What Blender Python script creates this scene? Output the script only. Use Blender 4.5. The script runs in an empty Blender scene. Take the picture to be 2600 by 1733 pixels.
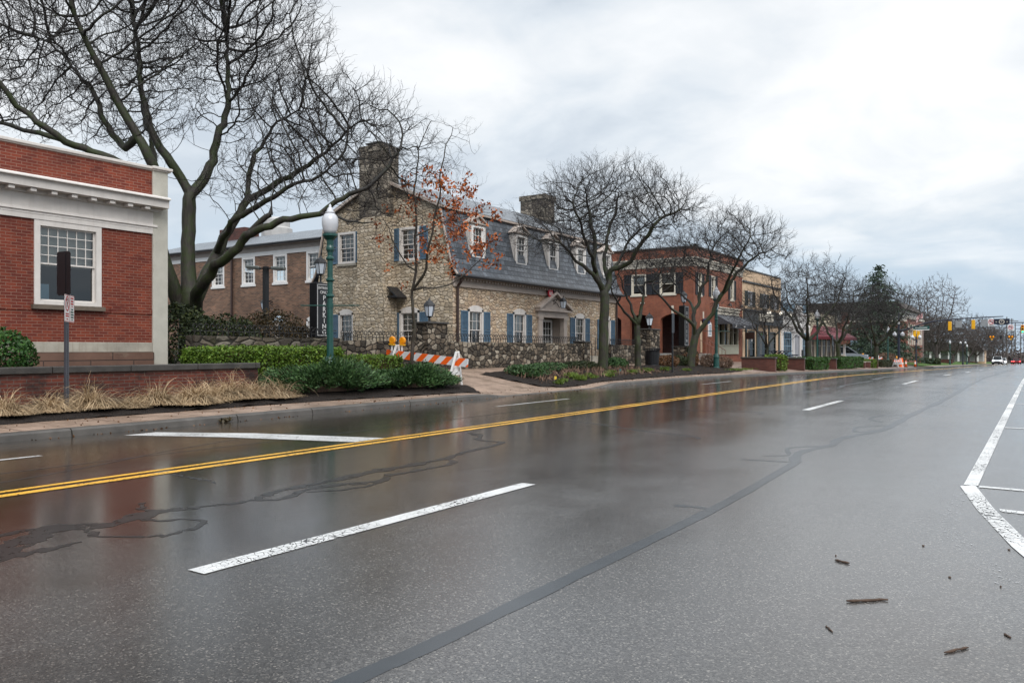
import bpy, math, random
import numpy as np
from mathutils import Vector, Matrix
from mathutils.geometry import delaunay_2d_cdt

R = math.radians
random.seed(7)
rng = np.random.default_rng(11)
sc = bpy.context.scene
COL = sc.collection

# ---------------------------------------------------------------- camera
YAW = math.atan2(1340, 2022)                 # street runs along +Y, camera looks left of it
cam_d = bpy.data.cameras.new('camera')
cam = bpy.data.objects.new('camera', cam_d)
COL.objects.link(cam)
cam.location = (0, 0, 1.10)
cam.rotation_euler = (R(90), 0, YAW)
cam_d.sensor_width = 36
cam_d.lens = 28
cam_d.shift_y = 16.5 / 2600
cam_d.clip_start = 0.05
cam_d.clip_end = 3000
sc.camera = cam

# ---------------------------------------------------------------- nodes helper
def N(nt, typ, out=0, **kw):
    n = nt.nodes.new('ShaderNode' + typ)
    for k, v in kw.items():
        if k.startswith('i') and k[1:].isdigit():
            s = n.inputs[int(k[1:])]
        elif k in n.inputs:
            s = n.inputs[k]
        else:
            key = k.replace('_', ' ')
            if key in n.inputs:
                s = n.inputs[key]
            else:
                setattr(n, k, v)
                continue
        if isinstance(v, bpy.types.NodeSocket):
            nt.links.new(v, s)
        else:
            if s.type == 'RGBA' and len(v) == 3:
                v = (*v, 1)
            s.default_value = v
    return n

def ramp(nt, fac, stops, interp='LINEAR'):
    n = nt.nodes.new('ShaderNodeValToRGB')
    nt.links.new(fac, n.inputs[0])
    cr = n.color_ramp
    cr.interpolation = interp
    while len(cr.elements) < len(stops):
        cr.elements.new(0.5)
    for e, (p, c) in zip(cr.elements, stops):
        e.position = p
        e.color = (c, c, c, 1) if isinstance(c, (int, float)) else (*c, 1)
    return n.outputs[0]

def mix(nt, fac, a, b, blend='MIX'):
    n = nt.nodes.new('ShaderNodeMix')
    n.data_type = 'RGBA'
    n.blend_type = blend
    for s, v in ((n.inputs[0], fac), (n.inputs[6], a), (n.inputs[7], b)):
        if isinstance(v, bpy.types.NodeSocket):
            nt.links.new(v, s)
        elif isinstance(v, (int, float)):
            s.default_value = v if s.type == 'VALUE' else (v, v, v, 1)
        else:
            s.default_value = (*v, 1)
    return n.outputs[2]

def math_(nt, op, a, b=0.0, c=0.0, clamp=False):
    n = nt.nodes.new('ShaderNodeMath')
    n.operation = op
    n.use_clamp = clamp
    for s, v in zip(n.inputs, (a, b, c)):
        if isinstance(v, bpy.types.NodeSocket):
            nt.links.new(v, s)
        else:
            s.default_value = v
    return n.outputs[0]

# ---------------------------------------------------------------- world: overcast sky with broken cloud
SUN_AZ = R(128)      # compass bearing from +Y towards +X
SUN_EL = R(46)
w = bpy.data.worlds.new('World')
sc.world = w
w.use_nodes = True
nt = w.node_tree
nt.nodes.clear()
out = N(nt, 'OutputWorld')
sky = N(nt, 'TexSky', sky_type='NISHITA', sun_disc=False, sun_elevation=SUN_EL, sun_rotation=SUN_AZ, air_density=1.0, dust_density=2.0)
tc = N(nt, 'TexCoord')
sep = N(nt, 'SeparateXYZ', Vector=tc.outputs['Generated'])
dz = math_(nt, 'ADD', math_(nt, 'MAXIMUM', sep.outputs[2], 0.0), 0.22)
px_ = math_(nt, 'DIVIDE', sep.outputs[0], dz)
py_ = math_(nt, 'DIVIDE', sep.outputs[1], dz)
comb = N(nt, 'CombineXYZ', X=px_, Y=py_, Z=0.0)
warp = N(nt, 'TexNoise', Vector=comb.outputs[0], Scale=0.9, Detail=3.0)
wv = N(nt, 'VectorMath', operation='MULTIPLY_ADD', i0=warp.outputs['Color'], i1=(0.7, 0.7, 0), i2=comb.outputs[0])
n1 = N(nt, 'TexNoise', Vector=wv.outputs[0], Scale=0.72, Detail=7.0, Roughness=0.52)
n2 = N(nt, 'TexNoise', Vector=wv.outputs[0], Scale=2.2, Detail=6.0, Roughness=0.55)
dens = math_(nt, 'ADD', math_(nt, 'MULTIPLY', n1.outputs[0], 0.75), math_(nt, 'MULTIPLY', n2.outputs[0], 0.25))
# brighter cloud towards the open east end of the street
east = N(nt, 'VectorMath', operation='DOT_PRODUCT', i0=tc.outputs['Generated'], i1=(0.35, 0.90, 0.26))
dens = math_(nt, 'ADD', dens, math_(nt, 'MULTIPLY', math_(nt, 'SUBTRACT', east.outputs['Value'], 0.62), 0.08))
cloud = ramp(nt, dens, [(0.41, (0.385, 0.425, 0.468)), (0.465, (0.475, 0.508, 0.538)), (0.51, (0.55, 0.567, 0.58)), (0.56, (0.625, 0.63, 0.635))])
hz = N(nt, 'MapRange', interpolation_type='SMOOTHSTEP', Value=math_(nt, 'ADD', sep.outputs[2], math_(nt, 'MULTIPLY', math_(nt, 'SUBTRACT', n2.outputs[0], 0.5), 0.16)), i1=0.035, i2=0.20)
cloud = mix(nt, hz.outputs[0], (0.32, 0.395, 0.475), cloud)
# an overcast sky is far brighter overhead than near the horizon
zen = N(nt, 'MapRange', interpolation_type='SMOOTHSTEP', Value=sep.outputs[2], i1=0.40, i2=0.85, i3=1.0, i4=2.0)
zc3 = N(nt, 'CombineXYZ', X=zen.outputs[0], Y=zen.outputs[0], Z=zen.outputs[0])
cloud = mix(nt, 1.0, cloud, zc3.outputs[0], 'MULTIPLY')
cloud10 = mix(nt, 1.0, cloud, (10.0, 10.0, 10.0), 'MULTIPLY')
full = mix(nt, 0.92, sky.outputs[0], cloud10)
bg = N(nt, 'Background', Color=full, Strength=0.1)
nt.links.new(bg.outputs[0], out.inputs[0])

sun_d = bpy.data.lights.new('sun', 'SUN')
sun_d.energy = 1.5
sun_d.angle = R(40)
sun_d.color = (1.0, 0.97, 0.93)
sun = bpy.data.objects.new('sun', sun_d)
COL.objects.link(sun)
sdir = Vector((math.sin(SUN_AZ) * math.cos(SUN_EL), math.cos(SUN_AZ) * math.cos(SUN_EL), math.sin(SUN_EL)))
sun.rotation_euler = (-sdir).to_track_quat('-Z', 'Y').to_euler()

sc.view_settings.view_transform = 'Standard'
sc.view_settings.look = 'None'
sc.view_settings.exposure = 0.78
sc.view_settings.gamma = 1.0
sc.view_settings.use_curve_mapping = False
sc.cycles.max_bounces = 8
sc.cycles.transparent_max_bounces = 12
sc.cycles.caustics_reflective = False
sc.cycles.caustics_refractive = False

# ---------------------------------------------------------------- terrain
def zc(Y):
    if Y < 28: return 0.0
    if Y < 38: return -.0148 / 20 * (Y - 28) ** 2
    return -.0148 * (Y - 33)

LP = [(-60, .62), (-30, .6), (-19, .5), (-17.3, .35), (-15.5, .15), (-13.5, -.09), (-12.45, -.125), (-12.30, -.125), (-12.24, -.247), (-6.5, 0), (90, 0)]
def smooth(a, b, t):
    t = max(0, min(1, (t - a) / (b - a)))
    return t * t * (3 - 2 * t)
def drop(Y):
    return smooth(17.2, 18.4, Y) * (1 - smooth(23.6, 25.2, Y))
def G(x, Y):
    z = .62
    if x > -60:
        for (a, p), (b, q) in zip(LP, LP[1:]):
            if a <= x <= b:
                z = p + (q - p) * (x - a) / (b - a)
                break
        else:
            z = 0
    if -15.0 < x < -12.26:
        k = 1 if x > -12.6 else (x + 15.0) / 2.4
        z -= .105 * drop(Y) * k
    return z + zc(Y)

# ---------------------------------------------------------------- materials
MATS = {}
def new_mat(name):
    m = bpy.data.materials.new(name)
    m.use_nodes = True
    nt = m.node_tree
    nt.nodes.clear()
    o = N(nt, 'OutputMaterial')
    p = N(nt, 'BsdfPrincipled')
    nt.links.new(p.outputs[0], o.inputs[0])
    MATS[name] = m
    return m, nt, p

def pin(nt, p, **kw):
    for k, v in kw.items():
        s = p.inputs[k.replace('_', ' ')]
        if isinstance(v, bpy.types.NodeSocket):
            nt.links.new(v, s)
        else:
            if s.type == 'RGBA' and len(v) == 3: v = (*v, 1)
            s.default_value = v

def pos_node(nt):
    return N(nt, 'NewGeometry').outputs['Position']

def plain(name, col, rough=.5, metal=0.0, var=.18, scale=3.0, bump=0.0, bscale=60, spec=.5, dirt=None):
    """painted / plain surface with slight tone variation and grime"""
    m, nt, p = new_mat(name)
    tcn = N(nt, 'TexCoord').outputs['Object']
    n = N(nt, 'TexNoise', Vector=tcn, Scale=scale, Detail=5.0, Roughness=.6)
    lo = tuple(c * (1 - var) for c in col); hi = tuple(min(1, c * (1 + var * .6)) for c in col)
    c = ramp(nt, n.outputs[0], [(.3, lo), (.7, hi)])
    if dirt:
        n2 = N(nt, 'TexNoise', Vector=N(nt, 'VectorMath', operation='MULTIPLY', i0=tcn, i1=(5.0, 5.0, .55)).outputs[0], Scale=1.3, Detail=6.0, Roughness=.7)
        c = mix(nt, ramp(nt, n2.outputs[0], [(.5, 0), (.72, .65)]), c, dirt)
    pin(nt, p, Base_Color=c, Roughness=rough, Metallic=metal, Specular_IOR_Level=spec)
    if bump:
        nb = N(nt, 'TexNoise', Vector=tcn, Scale=bscale, Detail=4.0)
        b = N(nt, 'Bump', Strength=bump, Distance=.01, Height=nb.outputs[0])
        pin(nt, p, Normal=b.outputs[0])
    return m

def wall_uv(nt):
    g = N(nt, 'NewGeometry')
    s = N(nt, 'SeparateXYZ', Vector=g.outputs['Position'])
    ns = N(nt, 'SeparateXYZ', Vector=g.outputs['True Normal'])
    isx = math_(nt, 'GREATER_THAN', math_(nt, 'ABSOLUTE', ns.outputs[0]), .6)
    u = math_(nt, 'ADD', math_(nt, 'MULTIPLY', isx, s.outputs[1]), math_(nt, 'MULTIPLY', math_(nt, 'SUBTRACT', 1.0, isx), s.outputs[0]))
    # horizontal faces use y as the second axis
    isz = math_(nt, 'GREATER_THAN', math_(nt, 'ABSOLUTE', ns.outputs[2]), .8)
    v = math_(nt, 'ADD', math_(nt, 'MULTIPLY', isz, s.outputs[1]), math_(nt, 'MULTIPLY', math_(nt, 'SUBTRACT', 1.0, isz), s.outputs[2]))
    return N(nt, 'CombineXYZ', X=u, Y=v, Z=0.0).outputs[0], g.outputs['Position']

def brick(name, c1, c2, mortar, bw=.213, bh=.0677, ms=.007, stain=None, stain_lo=.52, bump=.35, rough=.62, bias=0.0):
    m, nt, p = new_mat(name)
    uv, pos = wall_uv(nt)
    b = N(nt, 'TexBrick', Vector=uv, Color1=c1, Color2=c2, Mortar=mortar, Scale=1.0, Mortar_Size=ms, Mortar_Smooth=.15, Bias=bias, Brick_Width=bw, Row_Height=bh)
    b.offset = .5
    c = b.outputs['Color']
    n = N(nt, 'TexNoise', Vector=pos, Scale=1.1, Detail=6.0, Roughness=.65)
    c = mix(nt, .75, c, ramp(nt, n.outputs[0], [(.3, .55), (.7, 1.25)]), 'MULTIPLY')
    if stain:
        mp = N(nt, 'VectorMath', operation='MULTIPLY', i0=pos, i1=(1.6, 1.6, 3.0))
        n2 = N(nt, 'TexNoise', Vector=mp.outputs[0], Scale=.8, Detail=7.0, Roughness=.7)
        c = mix(nt, ramp(nt, n2.outputs[0], [(stain_lo, 0), (stain_lo + .14, .85)]), c, stain)
    bmp = N(nt, 'Bump', Strength=bump, Distance=.008, Height=b.outputs['Fac'], invert=True)
    pin(nt, p, Base_Color=c, Roughness=rough, Normal=bmp.outputs[0], Specular_IOR_Level=.35)
    return m

def stone(name, cols, mortar, su=3.3, sv=5.2, stain=None, stain_lo=.5, mw=.05, bump=.6):
    m, nt, p = new_mat(name)
    uv, pos = wall_uv(nt)
    nw = N(nt, 'TexNoise', Vector=uv, Scale=2.3, Detail=2.0)
    uv2 = N(nt, 'VectorMath', operation='MULTIPLY_ADD', i0=nw.outputs['Color'], i1=(.16, .10, 0), i2=uv).outputs[0]
    sv_ = N(nt, 'VectorMath', operation='MULTIPLY', i0=uv2, i1=(su, sv, 0)).outputs[0]
    v = N(nt, 'TexVoronoi', voronoi_dimensions='2D', distance='MINKOWSKI', feature='F1', Vector=sv_, Scale=1.0, Randomness=.82, Exponent=4.0)
    v2 = N(nt, 'TexVoronoi', voronoi_dimensions='2D', distance='MINKOWSKI', feature='F2', Vector=sv_, Scale=1.0, Randomness=.82, Exponent=4.0)
    edge = math_(nt, 'SUBTRACT', v2.outputs['Distance'], v.outputs['Distance'])
    sepc = N(nt, 'SeparateColor', Color=v.outputs['Color'])
    k = len(cols)
    c = ramp(nt, sepc.outputs[0], [(i / k, cc) for i, cc in enumerate(cols)], 'CONSTANT')
    c = mix(nt, .35, c, ramp(nt, sepc.outputs[1], [(0, .55), (1, 1.3)]), 'MULTIPLY')
    nn = N(nt, 'TexNoise', Vector=pos, Scale=14.0, Detail=6.0, Roughness=.7)
    c = mix(nt, .5, c, ramp(nt, nn.outputs[0], [(.3, .6), (.7, 1.25)]), 'MULTIPLY')
    e = ramp(nt, edge, [(mw * .5, 0), (mw * 1.6, 1)])
    c = mix(nt, e, mortar, c)
    if stain:
        n2 = N(nt, 'TexNoise', Vector=pos, Scale=.9, Detail=8.0, Roughness=.7)
        c = mix(nt, ramp(nt, n2.outputs[0], [(stain_lo, 0), (stain_lo + .15, .8)]), c, stain)
    h = math_(nt, 'ADD', ramp(nt, edge, [(0, 0), (.28, 1)]), math_(nt, 'MULTIPLY', nn.outputs[0], .5))
    bmp = N(nt, 'Bump', Strength=bump, Distance=.07, Height=h)
    pin(nt, p, Base_Color=c, Roughness=.75, Normal=bmp.outputs[0], Specular_IOR_Level=.3)
    return m

def slate(name, c1, c2, mode='steep', bw=.30, bh=.20):
    m, nt, p = new_mat(name)
    g = N(nt, 'NewGeometry')
    s = N(nt, 'SeparateXYZ', Vector=g.outputs['Position'])
    ns = N(nt, 'SeparateXYZ', Vector=g.outputs['True Normal'])
    isx = math_(nt, 'GREATER_THAN', math_(nt, 'ABSOLUTE', ns.outputs[0]), math_(nt, 'ABSOLUTE', ns.outputs[1]))
    u = mix(nt, isx, s.outputs[0], s.outputs[1])
    run = mix(nt, isx, s.outputs[1], s.outputs[0])
    v = s.outputs[2] if mode == 'steep' else math_(nt, 'MULTIPLY', run, 1.12)
    uv = N(nt, 'CombineXYZ', X=u, Y=v, Z=0.0).outputs[0]
    b = N(nt, 'TexBrick', Vector=uv, Color1=c1, Color2=c2, Mortar=(.008, .009, .012), Scale=1.0, Mortar_Size=.012, Mortar_Smooth=.2, Brick_Width=bw, Row_Height=bh)
    n = N(nt, 'TexNoise', Vector=g.outputs['Position'], Scale=1.6, Detail=6.0, Roughness=.7)
    c = mix(nt, .6, b.outputs['Color'], ramp(nt, n.outputs[0], [(.3, .55), (.7, 1.3)]), 'MULTIPLY')
    sc_ = N(nt, 'SeparateColor', Color=b.outputs['Color'])
    # each course tilts outwards towards its lower edge
    saw = math_(nt, 'FRACT', math_(nt, 'DIVIDE', v, bh))
    h = math_(nt, 'ADD', math_(nt, 'MULTIPLY', saw, -1.0), math_(nt, 'MULTIPLY', sc_.outputs[0], 3.0))
    bmp = N(nt, 'Bump', Strength=.8, Distance=.03, Height=h)
    pin(nt, p, Base_Color=c, Roughness=.38, Normal=bmp.outputs[0], Specular_IOR_Level=.5)
    return m

def leaf_mat(name, cols, rough=.55, trans=.15):
    m, nt, p = new_mat(name)
    g = N(nt, 'NewGeometry')
    k = len(cols)
    c = ramp(nt, g.outputs['Random Per Island'], [(i / max(1, k - 1), cc) for i, cc in enumerate(cols)])
    n = N(nt, 'TexNoise', Vector=g.outputs['Position'], Scale=2.2, Detail=3.0)
    c = mix(nt, .7, c, ramp(nt, n.outputs[0], [(.32, .5), (.68, 1.35)]), 'MULTIPLY')
    pin(nt, p, Base_Color=c, Roughness=rough, Specular_IOR_Level=.3)
    return m

def bark_mat(name, col, moss, moss_amt):
    m, nt, p = new_mat(name)
    g = N(nt, 'NewGeometry')
    pos = g.outputs['Position']
    st = N(nt, 'VectorMath', operation='MULTIPLY', i0=pos, i1=(16, 16, 3.5)).outputs[0]
    n = N(nt, 'TexNoise', Vector=st, Scale=1.0, Detail=6.0, Roughness=.7)
    c = ramp(nt, n.outputs[0], [(.3, tuple(x * .45 for x in col)), (.7, tuple(x * 1.4 for x in col))])
    if moss_amt:
        n2 = N(nt, 'TexNoise', Vector=pos, Scale=3.2, Detail=6.0, Roughness=.65)
        f = ramp(nt, n2.outputs[0], [(.50 - .12 * moss_amt, 0), (.66 - .12 * moss_amt, min(1, moss_amt + .2))])
        c = mix(nt, f, c, moss)
    bmp = N(nt, 'Bump', Strength=.8, Distance=.03, Height=n.outputs[0])
    pin(nt, p, Base_Color=c, Roughness=.6, Normal=bmp.outputs[0], Specular_IOR_Level=.35)
    return m

def glass_mat(name, tint=(.88, .91, .90), refl=.08, k=1.2):
    m = bpy.data.materials.new(name)
    m.use_nodes = True
    nt = m.node_tree
    nt.nodes.clear()
    o = N(nt, 'OutputMaterial')
    t = N(nt, 'BsdfTransparent', Color=tint)
    gl = N(nt, 'BsdfGlossy', Color=(1, 1, 1), Roughness=.015)
    f = N(nt, 'Fresnel', IOR=1.5)
    fac = math_(nt, 'ADD', math_(nt, 'MULTIPLY', f.outputs[0], k), refl * .35, clamp=True)
    mx = N(nt, 'MixShader', i0=fac, i1=t.outputs[0], i2=gl.outputs[0])
    nt.links.new(mx.outputs[0], o.inputs[0])
    MATS[name] = m
    return m

def asphalt():
    m, nt, p = new_mat('wet_asphalt')
    pos = pos_node(nt)
    agg = N(nt, 'TexVoronoi', Vector=pos, Scale=150.0, feature='F1')
    ac = N(nt, 'SeparateColor', Color=agg.outputs['Color'])
    fine = N(nt, 'TexNoise', Vector=pos, Scale=55.0, Detail=4.0, Roughness=.7)
    st = N(nt, 'VectorMath', operation='MULTIPLY', i0=pos, i1=(.95, .13, 1)).outputs[0]
    wet1 = N(nt, 'TexNoise', Vector=st, Scale=1.0, Detail=5.0, Roughness=.6)
    wet2 = N(nt, 'TexNoise', Vector=pos, Scale=.55, Detail=7.0, Roughness=.62)
    wet = math_(nt, 'ADD', math_(nt, 'MULTIPLY', wet1.outputs[0], .55), math_(nt, 'MULTIPLY', wet2.outputs[0], .45))
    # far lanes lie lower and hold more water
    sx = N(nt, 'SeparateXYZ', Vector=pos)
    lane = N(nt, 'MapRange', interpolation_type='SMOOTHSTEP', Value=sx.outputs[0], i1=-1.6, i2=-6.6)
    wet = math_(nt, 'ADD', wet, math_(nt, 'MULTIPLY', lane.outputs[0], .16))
    wf = ramp(nt, wet, [(.42, 0), (.62, 1)])
    dry = ramp(nt, ac.outputs[0], [(0, (.034, .033, .0325)), (.45, (.064, .062, .060)), (.85, (.092, .089, .084)), (.965, (.145, .136, .123)), (1, (.22, .205, .18))])
    wetc = ramp(nt, ac.outputs[0], [(0, (.018, .0165, .0155)), (.55, (.040, .037, .034)), (.9, (.066, .061, .055)), (1, (.15, .136, .118))])
    c = mix(nt, wf, dry, wetc)
    c = mix(nt, .6, c, ramp(nt, fine.outputs[0], [(.3, .6), (.7, 1.3)]), 'MULTIPLY')
    # base colour paints sky sheen at right, wet brown and dark reflections at left
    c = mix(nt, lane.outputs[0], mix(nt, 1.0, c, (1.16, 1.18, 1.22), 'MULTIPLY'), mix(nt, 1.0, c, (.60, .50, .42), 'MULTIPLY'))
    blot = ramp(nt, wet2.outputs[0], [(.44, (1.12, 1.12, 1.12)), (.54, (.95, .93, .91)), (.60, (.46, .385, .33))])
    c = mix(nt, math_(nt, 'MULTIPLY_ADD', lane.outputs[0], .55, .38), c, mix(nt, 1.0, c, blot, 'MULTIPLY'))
    # tyre polished tracks along the lanes
    trk = math_(nt, 'MULTIPLY_ADD', math_(nt, 'COSINE', math_(nt, 'MULTIPLY', math_(nt, 'ADD', sx.outputs[0], .35), 4.12)), .5, .5)
    rough = math_(nt, 'MULTIPLY', mix(nt, wf, .25, .17), math_(nt, 'MULTIPLY_ADD', trk, -.25, 1.0))
    pin(nt, p, Coat_Weight=math_(nt, 'MULTIPLY_ADD', lane.outputs[0], .30, math_(nt, 'MULTIPLY_ADD', wf, .20, .12)), Coat_Roughness=math_(nt, 'MULTIPLY_ADD', lane.outputs[0], -.09, .21), Coat_IOR=1.33)
    bh = math_(nt, 'MULTIPLY', agg.outputs['Distance'], 1.0)
    bst = mix(nt, wf, .11, .05)
    bmp = N(nt, 'Bump', Strength=bst, Distance=.006, Height=bh, invert=True)
    bmp2 = N(nt, 'Bump', Strength=.025, Distance=.02, Height=fine.outputs[0], Normal=bmp.outputs[0])
    pin(nt, p, Base_Color=c, Roughness=rough, Normal=bmp2.outputs[0], Specular_IOR_Level=.5)
    return m

def paint(name, col, wear=.42, rough=.38, cracks=True, nscale=24.0):
    """road paint, cracked and worn through to the asphalt"""
    m, nt, p = new_mat(name)
    pos = pos_node(nt)
    nw = N(nt, 'TexNoise', Vector=pos, Scale=9.0, Detail=4.0)
    pv = N(nt, 'VectorMath', operation='MULTIPLY_ADD', i0=nw.outputs['Color'], i1=(.06, .06, 0), i2=pos).outputs[0]
    cr = N(nt, 'TexVoronoi', feature='DISTANCE_TO_EDGE', Vector=pv, Scale=26.0)
    n2 = N(nt, 'TexNoise', Vector=pos, Scale=1.1, Detail=3.0)
    thr = ramp(nt, n2.outputs[0], [(.35, 0.0), (.65, .075)])
    crack = math_(nt, 'LESS_THAN', cr.outputs['Distance'], thr)
    n3 = N(nt, 'TexNoise', Vector=pos, Scale=nscale, Detail=8.0, Roughness=.8)
    worn = math_(nt, 'GREATER_THAN', n3.outputs[0], 1.06 - wear)
    f = math_(nt, 'MAXIMUM', crack, worn) if cracks else worn
    n4 = N(nt, 'TexNoise', Vector=pos, Scale=5.0, Detail=5.0)
    pc = mix(nt, .5, col, ramp(nt, n4.outputs[0], [(.3, .7), (.7, 1.15)]), 'MULTIPLY')
    pin(nt, p, Base_Color=pc, Roughness=rough, Specular_IOR_Level=.35)
    tr = N(nt, 'BsdfTransparent')
    mx = N(nt, 'MixShader', i0=f, i1=p.outputs[0], i2=tr.outputs[0])
    o = [n for n in nt.nodes if n.type == 'OUTPUT_MATERIAL'][0]
    nt.links.new(mx.outputs[0], o.inputs[0])
    return m

def pavers(name, c1, c2, mortar, bw=.2, bh=.1, wet=.35):
    m, nt, p = new_mat(name)
    pos = pos_node(nt)
    b = N(nt, 'TexBrick', Vector=pos, Color1=c1, Color2=c2, Mortar=mortar, Scale=1.0, Mortar_Size=.004, Brick_Width=bh, Row_Height=bw)
    big = N(nt, 'TexBrick', Vector=N(nt, 'VectorMath', operation='ADD', i0=pos, i1=(.4, .31, 0)).outputs[0], Color1=(1, 1, 1), Color2=(.9, .9, .9), Mortar=(.22, .2, .2), Scale=1.0, Mortar_Size=.012, Brick_Width=1.15, Row_Height=1.52)
    big.offset = 0
    n = N(nt, 'TexNoise', Vector=pos, Scale=1.4, Detail=7.0, Roughness=.65)
    c = mix(nt, 1.0, b.outputs[0], big.outputs[0], 'MULTIPLY')
    c = mix(nt, .7, c, ramp(nt, n.outputs[0], [(.3, .55), (.7, 1.2)]), 'MULTIPLY')
    rg = ramp(nt, n.outputs[0], [(.4, .3), (.65, .6)])
    bmp = N(nt, 'Bump', Strength=.3, Distance=.006, Height=b.outputs['Fac'], invert=True)
    pin(nt, p, Base_Color=c, Roughness=rg, Normal=bmp.outputs[0], Specular_IOR_Level=.4)
    return m

def ground_mat(name, cols, scale=6.0, rough=.9, bump=.6, bs=40, dist=.03):
    m, nt, p = new_mat(name)
    pos = pos_node(nt)
    n = N(nt, 'TexNoise', Vector=pos, Scale=scale, Detail=8.0, Roughness=.75)
    k = len(cols)
    c = ramp(nt, n.outputs[0], [(.28 + .44 * i / (k - 1), cc) for i, cc in enumerate(cols)])
    v = N(nt, 'TexVoronoi', Vector=pos, Scale=bs)
    bmp = N(nt, 'Bump', Strength=bump, Distance=dist, Height=v.outputs['Distance'])
    pin(nt, p, Base_Color=c, Roughness=rough, Normal=bmp.outputs[0], Specular_IOR_Level=.25)
    return m

def stripes_mat(name, c1, c2, period=.44, slant=1.0):
    """diagonal reflective barricade sheeting in the board's own coordinates"""
    m, nt, p = new_mat(name)
    o = N(nt, 'TexCoord').outputs['Object']
    s = N(nt, 'SeparateXYZ', Vector=o)
    t = math_(nt, 'ADD', s.outputs[0], math_(nt, 'MULTIPLY', s.outputs[2], slant))
    f = math_(nt, 'LESS_THAN', math_(nt, 'FRACT', math_(nt, 'DIVIDE', t, period)), .5)
    n = N(nt, 'TexNoise', Vector=o, Scale=4.0, Detail=4.0)
    c = mix(nt, .3, mix(nt, f, c2, c1), ramp(nt, n.outputs[0], [(.3, .7), (.7, 1.1)]), 'MULTIPLY')
    pin(nt, p, Base_Color=c, Roughness=.35)
    return m

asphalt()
paint('white_paint', (.62, .62, .61), wear=.42)
paint('worn_white_paint', (.42, .42, .43), wear=.66, cracks=False, nscale=40.0)
paint('yellow_paint', (.80, .43, .045), wear=.36)
paint('tar', (.017, .0155, .015), wear=.50, rough=.28, cracks=False, nscale=7.0)
paint('old_tar', (.042, .048, .054), wear=.30, rough=.22, cracks=False, nscale=9.0)
pavers('paver_walk', (.36, .255, .19), (.30, .21, .155), (.12, .085, .07))
pavers('pale_walk', (.37, .275, .225), (.33, .24, .195), (.16, .125, .10), bw=.4, bh=.2)
plain('kerb_concrete', (.078, .070, .062), rough=.5, var=.45, scale=2.2, bump=.3, dirt=(.05, .045, .04))
plain('concrete', (.30, .285, .26), rough=.7, var=.25, bump=.3)
ground_mat('mulch', [(.006, .0045, .004), (.020, .014, .011), (.045, .032, .026)], scale=22, bs=30, bump=1.0, dist=.05)
ground_mat('ground_soil', [(.05, .045, .035), (.08, .072, .055), (.06, .075, .035)], scale=1.2)
ground_mat('lawn_grass', [(.035, .075, .015), (.06, .115, .022), (.09, .14, .035)], scale=5, bs=60)
ground_mat('lot_asphalt', [(.05, .05, .052), (.075, .075, .078)], scale=3, rough=.4, bump=.2)

brick('red_brick', (.215, .040, .017), (.130, .021, .011), (.24, .125, .09), ms=.0062, bias=.1, stain=(.085, .014, .009), stain_lo=.56)
brick('planter_brick', (.150, .034, .019), (.085, .020, .013), (.12, .085, .07), stain=(.014, .010, .009), stain_lo=.47)
brick('brown_brick', (.30, .155, .095), (.115, .062, .044), (.22, .165, .12), ms=.011, stain=(.20, .06, .035), stain_lo=.66)
brick('orange_brick', (.27, .080, .040), (.20, .056, .030), (.21, .135, .10), ms=.007)
brick('terrace_brick', (.11, .034, .024), (.078, .024, .018), (.085, .06, .05), stain=(.03, .018, .014), stain_lo=.54)
brick('pale_red_brick', (.25, .085, .055), (.20, .066, .044), (.24, .15, .12))
stone('house_stone', [(.56, .435, .315), (.51, .385, .27), (.60, .495, .38), (.46, .335, .235), (.55, .41, .28), (.59, .485, .375), (.42, .315, .23)], (.46, .365, .275), su=4.1, sv=6.6, mw=.05, bump=.8)
stone('gable_stone', [(.50, .41, .305), (.44, .355, .255), (.56, .475, .365), (.37, .30, .215), (.48, .385, .27), (.54, .455, .35)], (.35, .285, .21), su=4.5, sv=7.2, bump=.8, stain=(.10, .085, .068), stain_lo=.63, mw=.06)
stone('chimney_stone', [(.17, .145, .115), (.12, .10, .08), (.27, .235, .19), (.09, .078, .062), (.15, .128, .10)], (.07, .06, .048), su=4.5, sv=7.0, stain=(.04, .036, .03), stain_lo=.56, mw=.07)
stone('yard_stone', [(.24, .195, .145), (.12, .095, .07), (.36, .31, .245), (.055, .045, .035), (.19, .15, .11), (.085, .07, .052)], (.022, .018, .015), su=4.0, sv=5.6, stain=(.014, .012, .010), stain_lo=.50, mw=.09, bump=.9)
stone('mossy_stone', [(.11, .09, .066), (.07, .057, .043), (.16, .14, .11), (.05, .042, .032)], (.022, .019, .015), su=2.6, sv=5.2, stain=(.05, .055, .014), stain_lo=.56, mw=.08)
brick('rock_face', (.17, .095, .068), (.12, .068, .05), (.05, .032, .026), bw=1.05, bh=.27, ms=.012, bump=.8, stain=(.22, .16, .12), stain_lo=.58)
slate('mansard_slate', (.030, .038, .050), (.105, .122, .145), 'steep', .26, .21)
slate('roof_slate', (.11, .125, .145), (.175, .195, .215), 'flat', .30, .24)
plain('white_trim', (.64, .60, .565), rough=.45, var=.10, dirt=(.52, .47, .43))
plain('bright_white', (.80, .78, .76), rough=.4, var=.06)
plain('taupe_trim', (.42, .355, .31), rough=.5, var=.12)
plain('cream_trim', (.60, .555, .47), rough=.5, var=.12)
plain('stucco', (.48, .46, .40), rough=.85, var=.10, bump=.9, bscale=90)
plain('limestone', (.36, .33, .275), rough=.7, var=.3, scale=2.0, bump=.3, dirt=(.22, .18, .14))
plain('dark_stone', (.050, .045, .040), rough=.4, var=.4, scale=4, bump=.4)
plain('sill_stone', (.13, .10, .075), rough=.6, var=.3, bump=.3)
plain('blue_shutter', (.075, .135, .20), rough=.45, var=.12)
plain('dark_shutter', (.014, .017, .024), rough=.45, var=.2)
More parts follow.
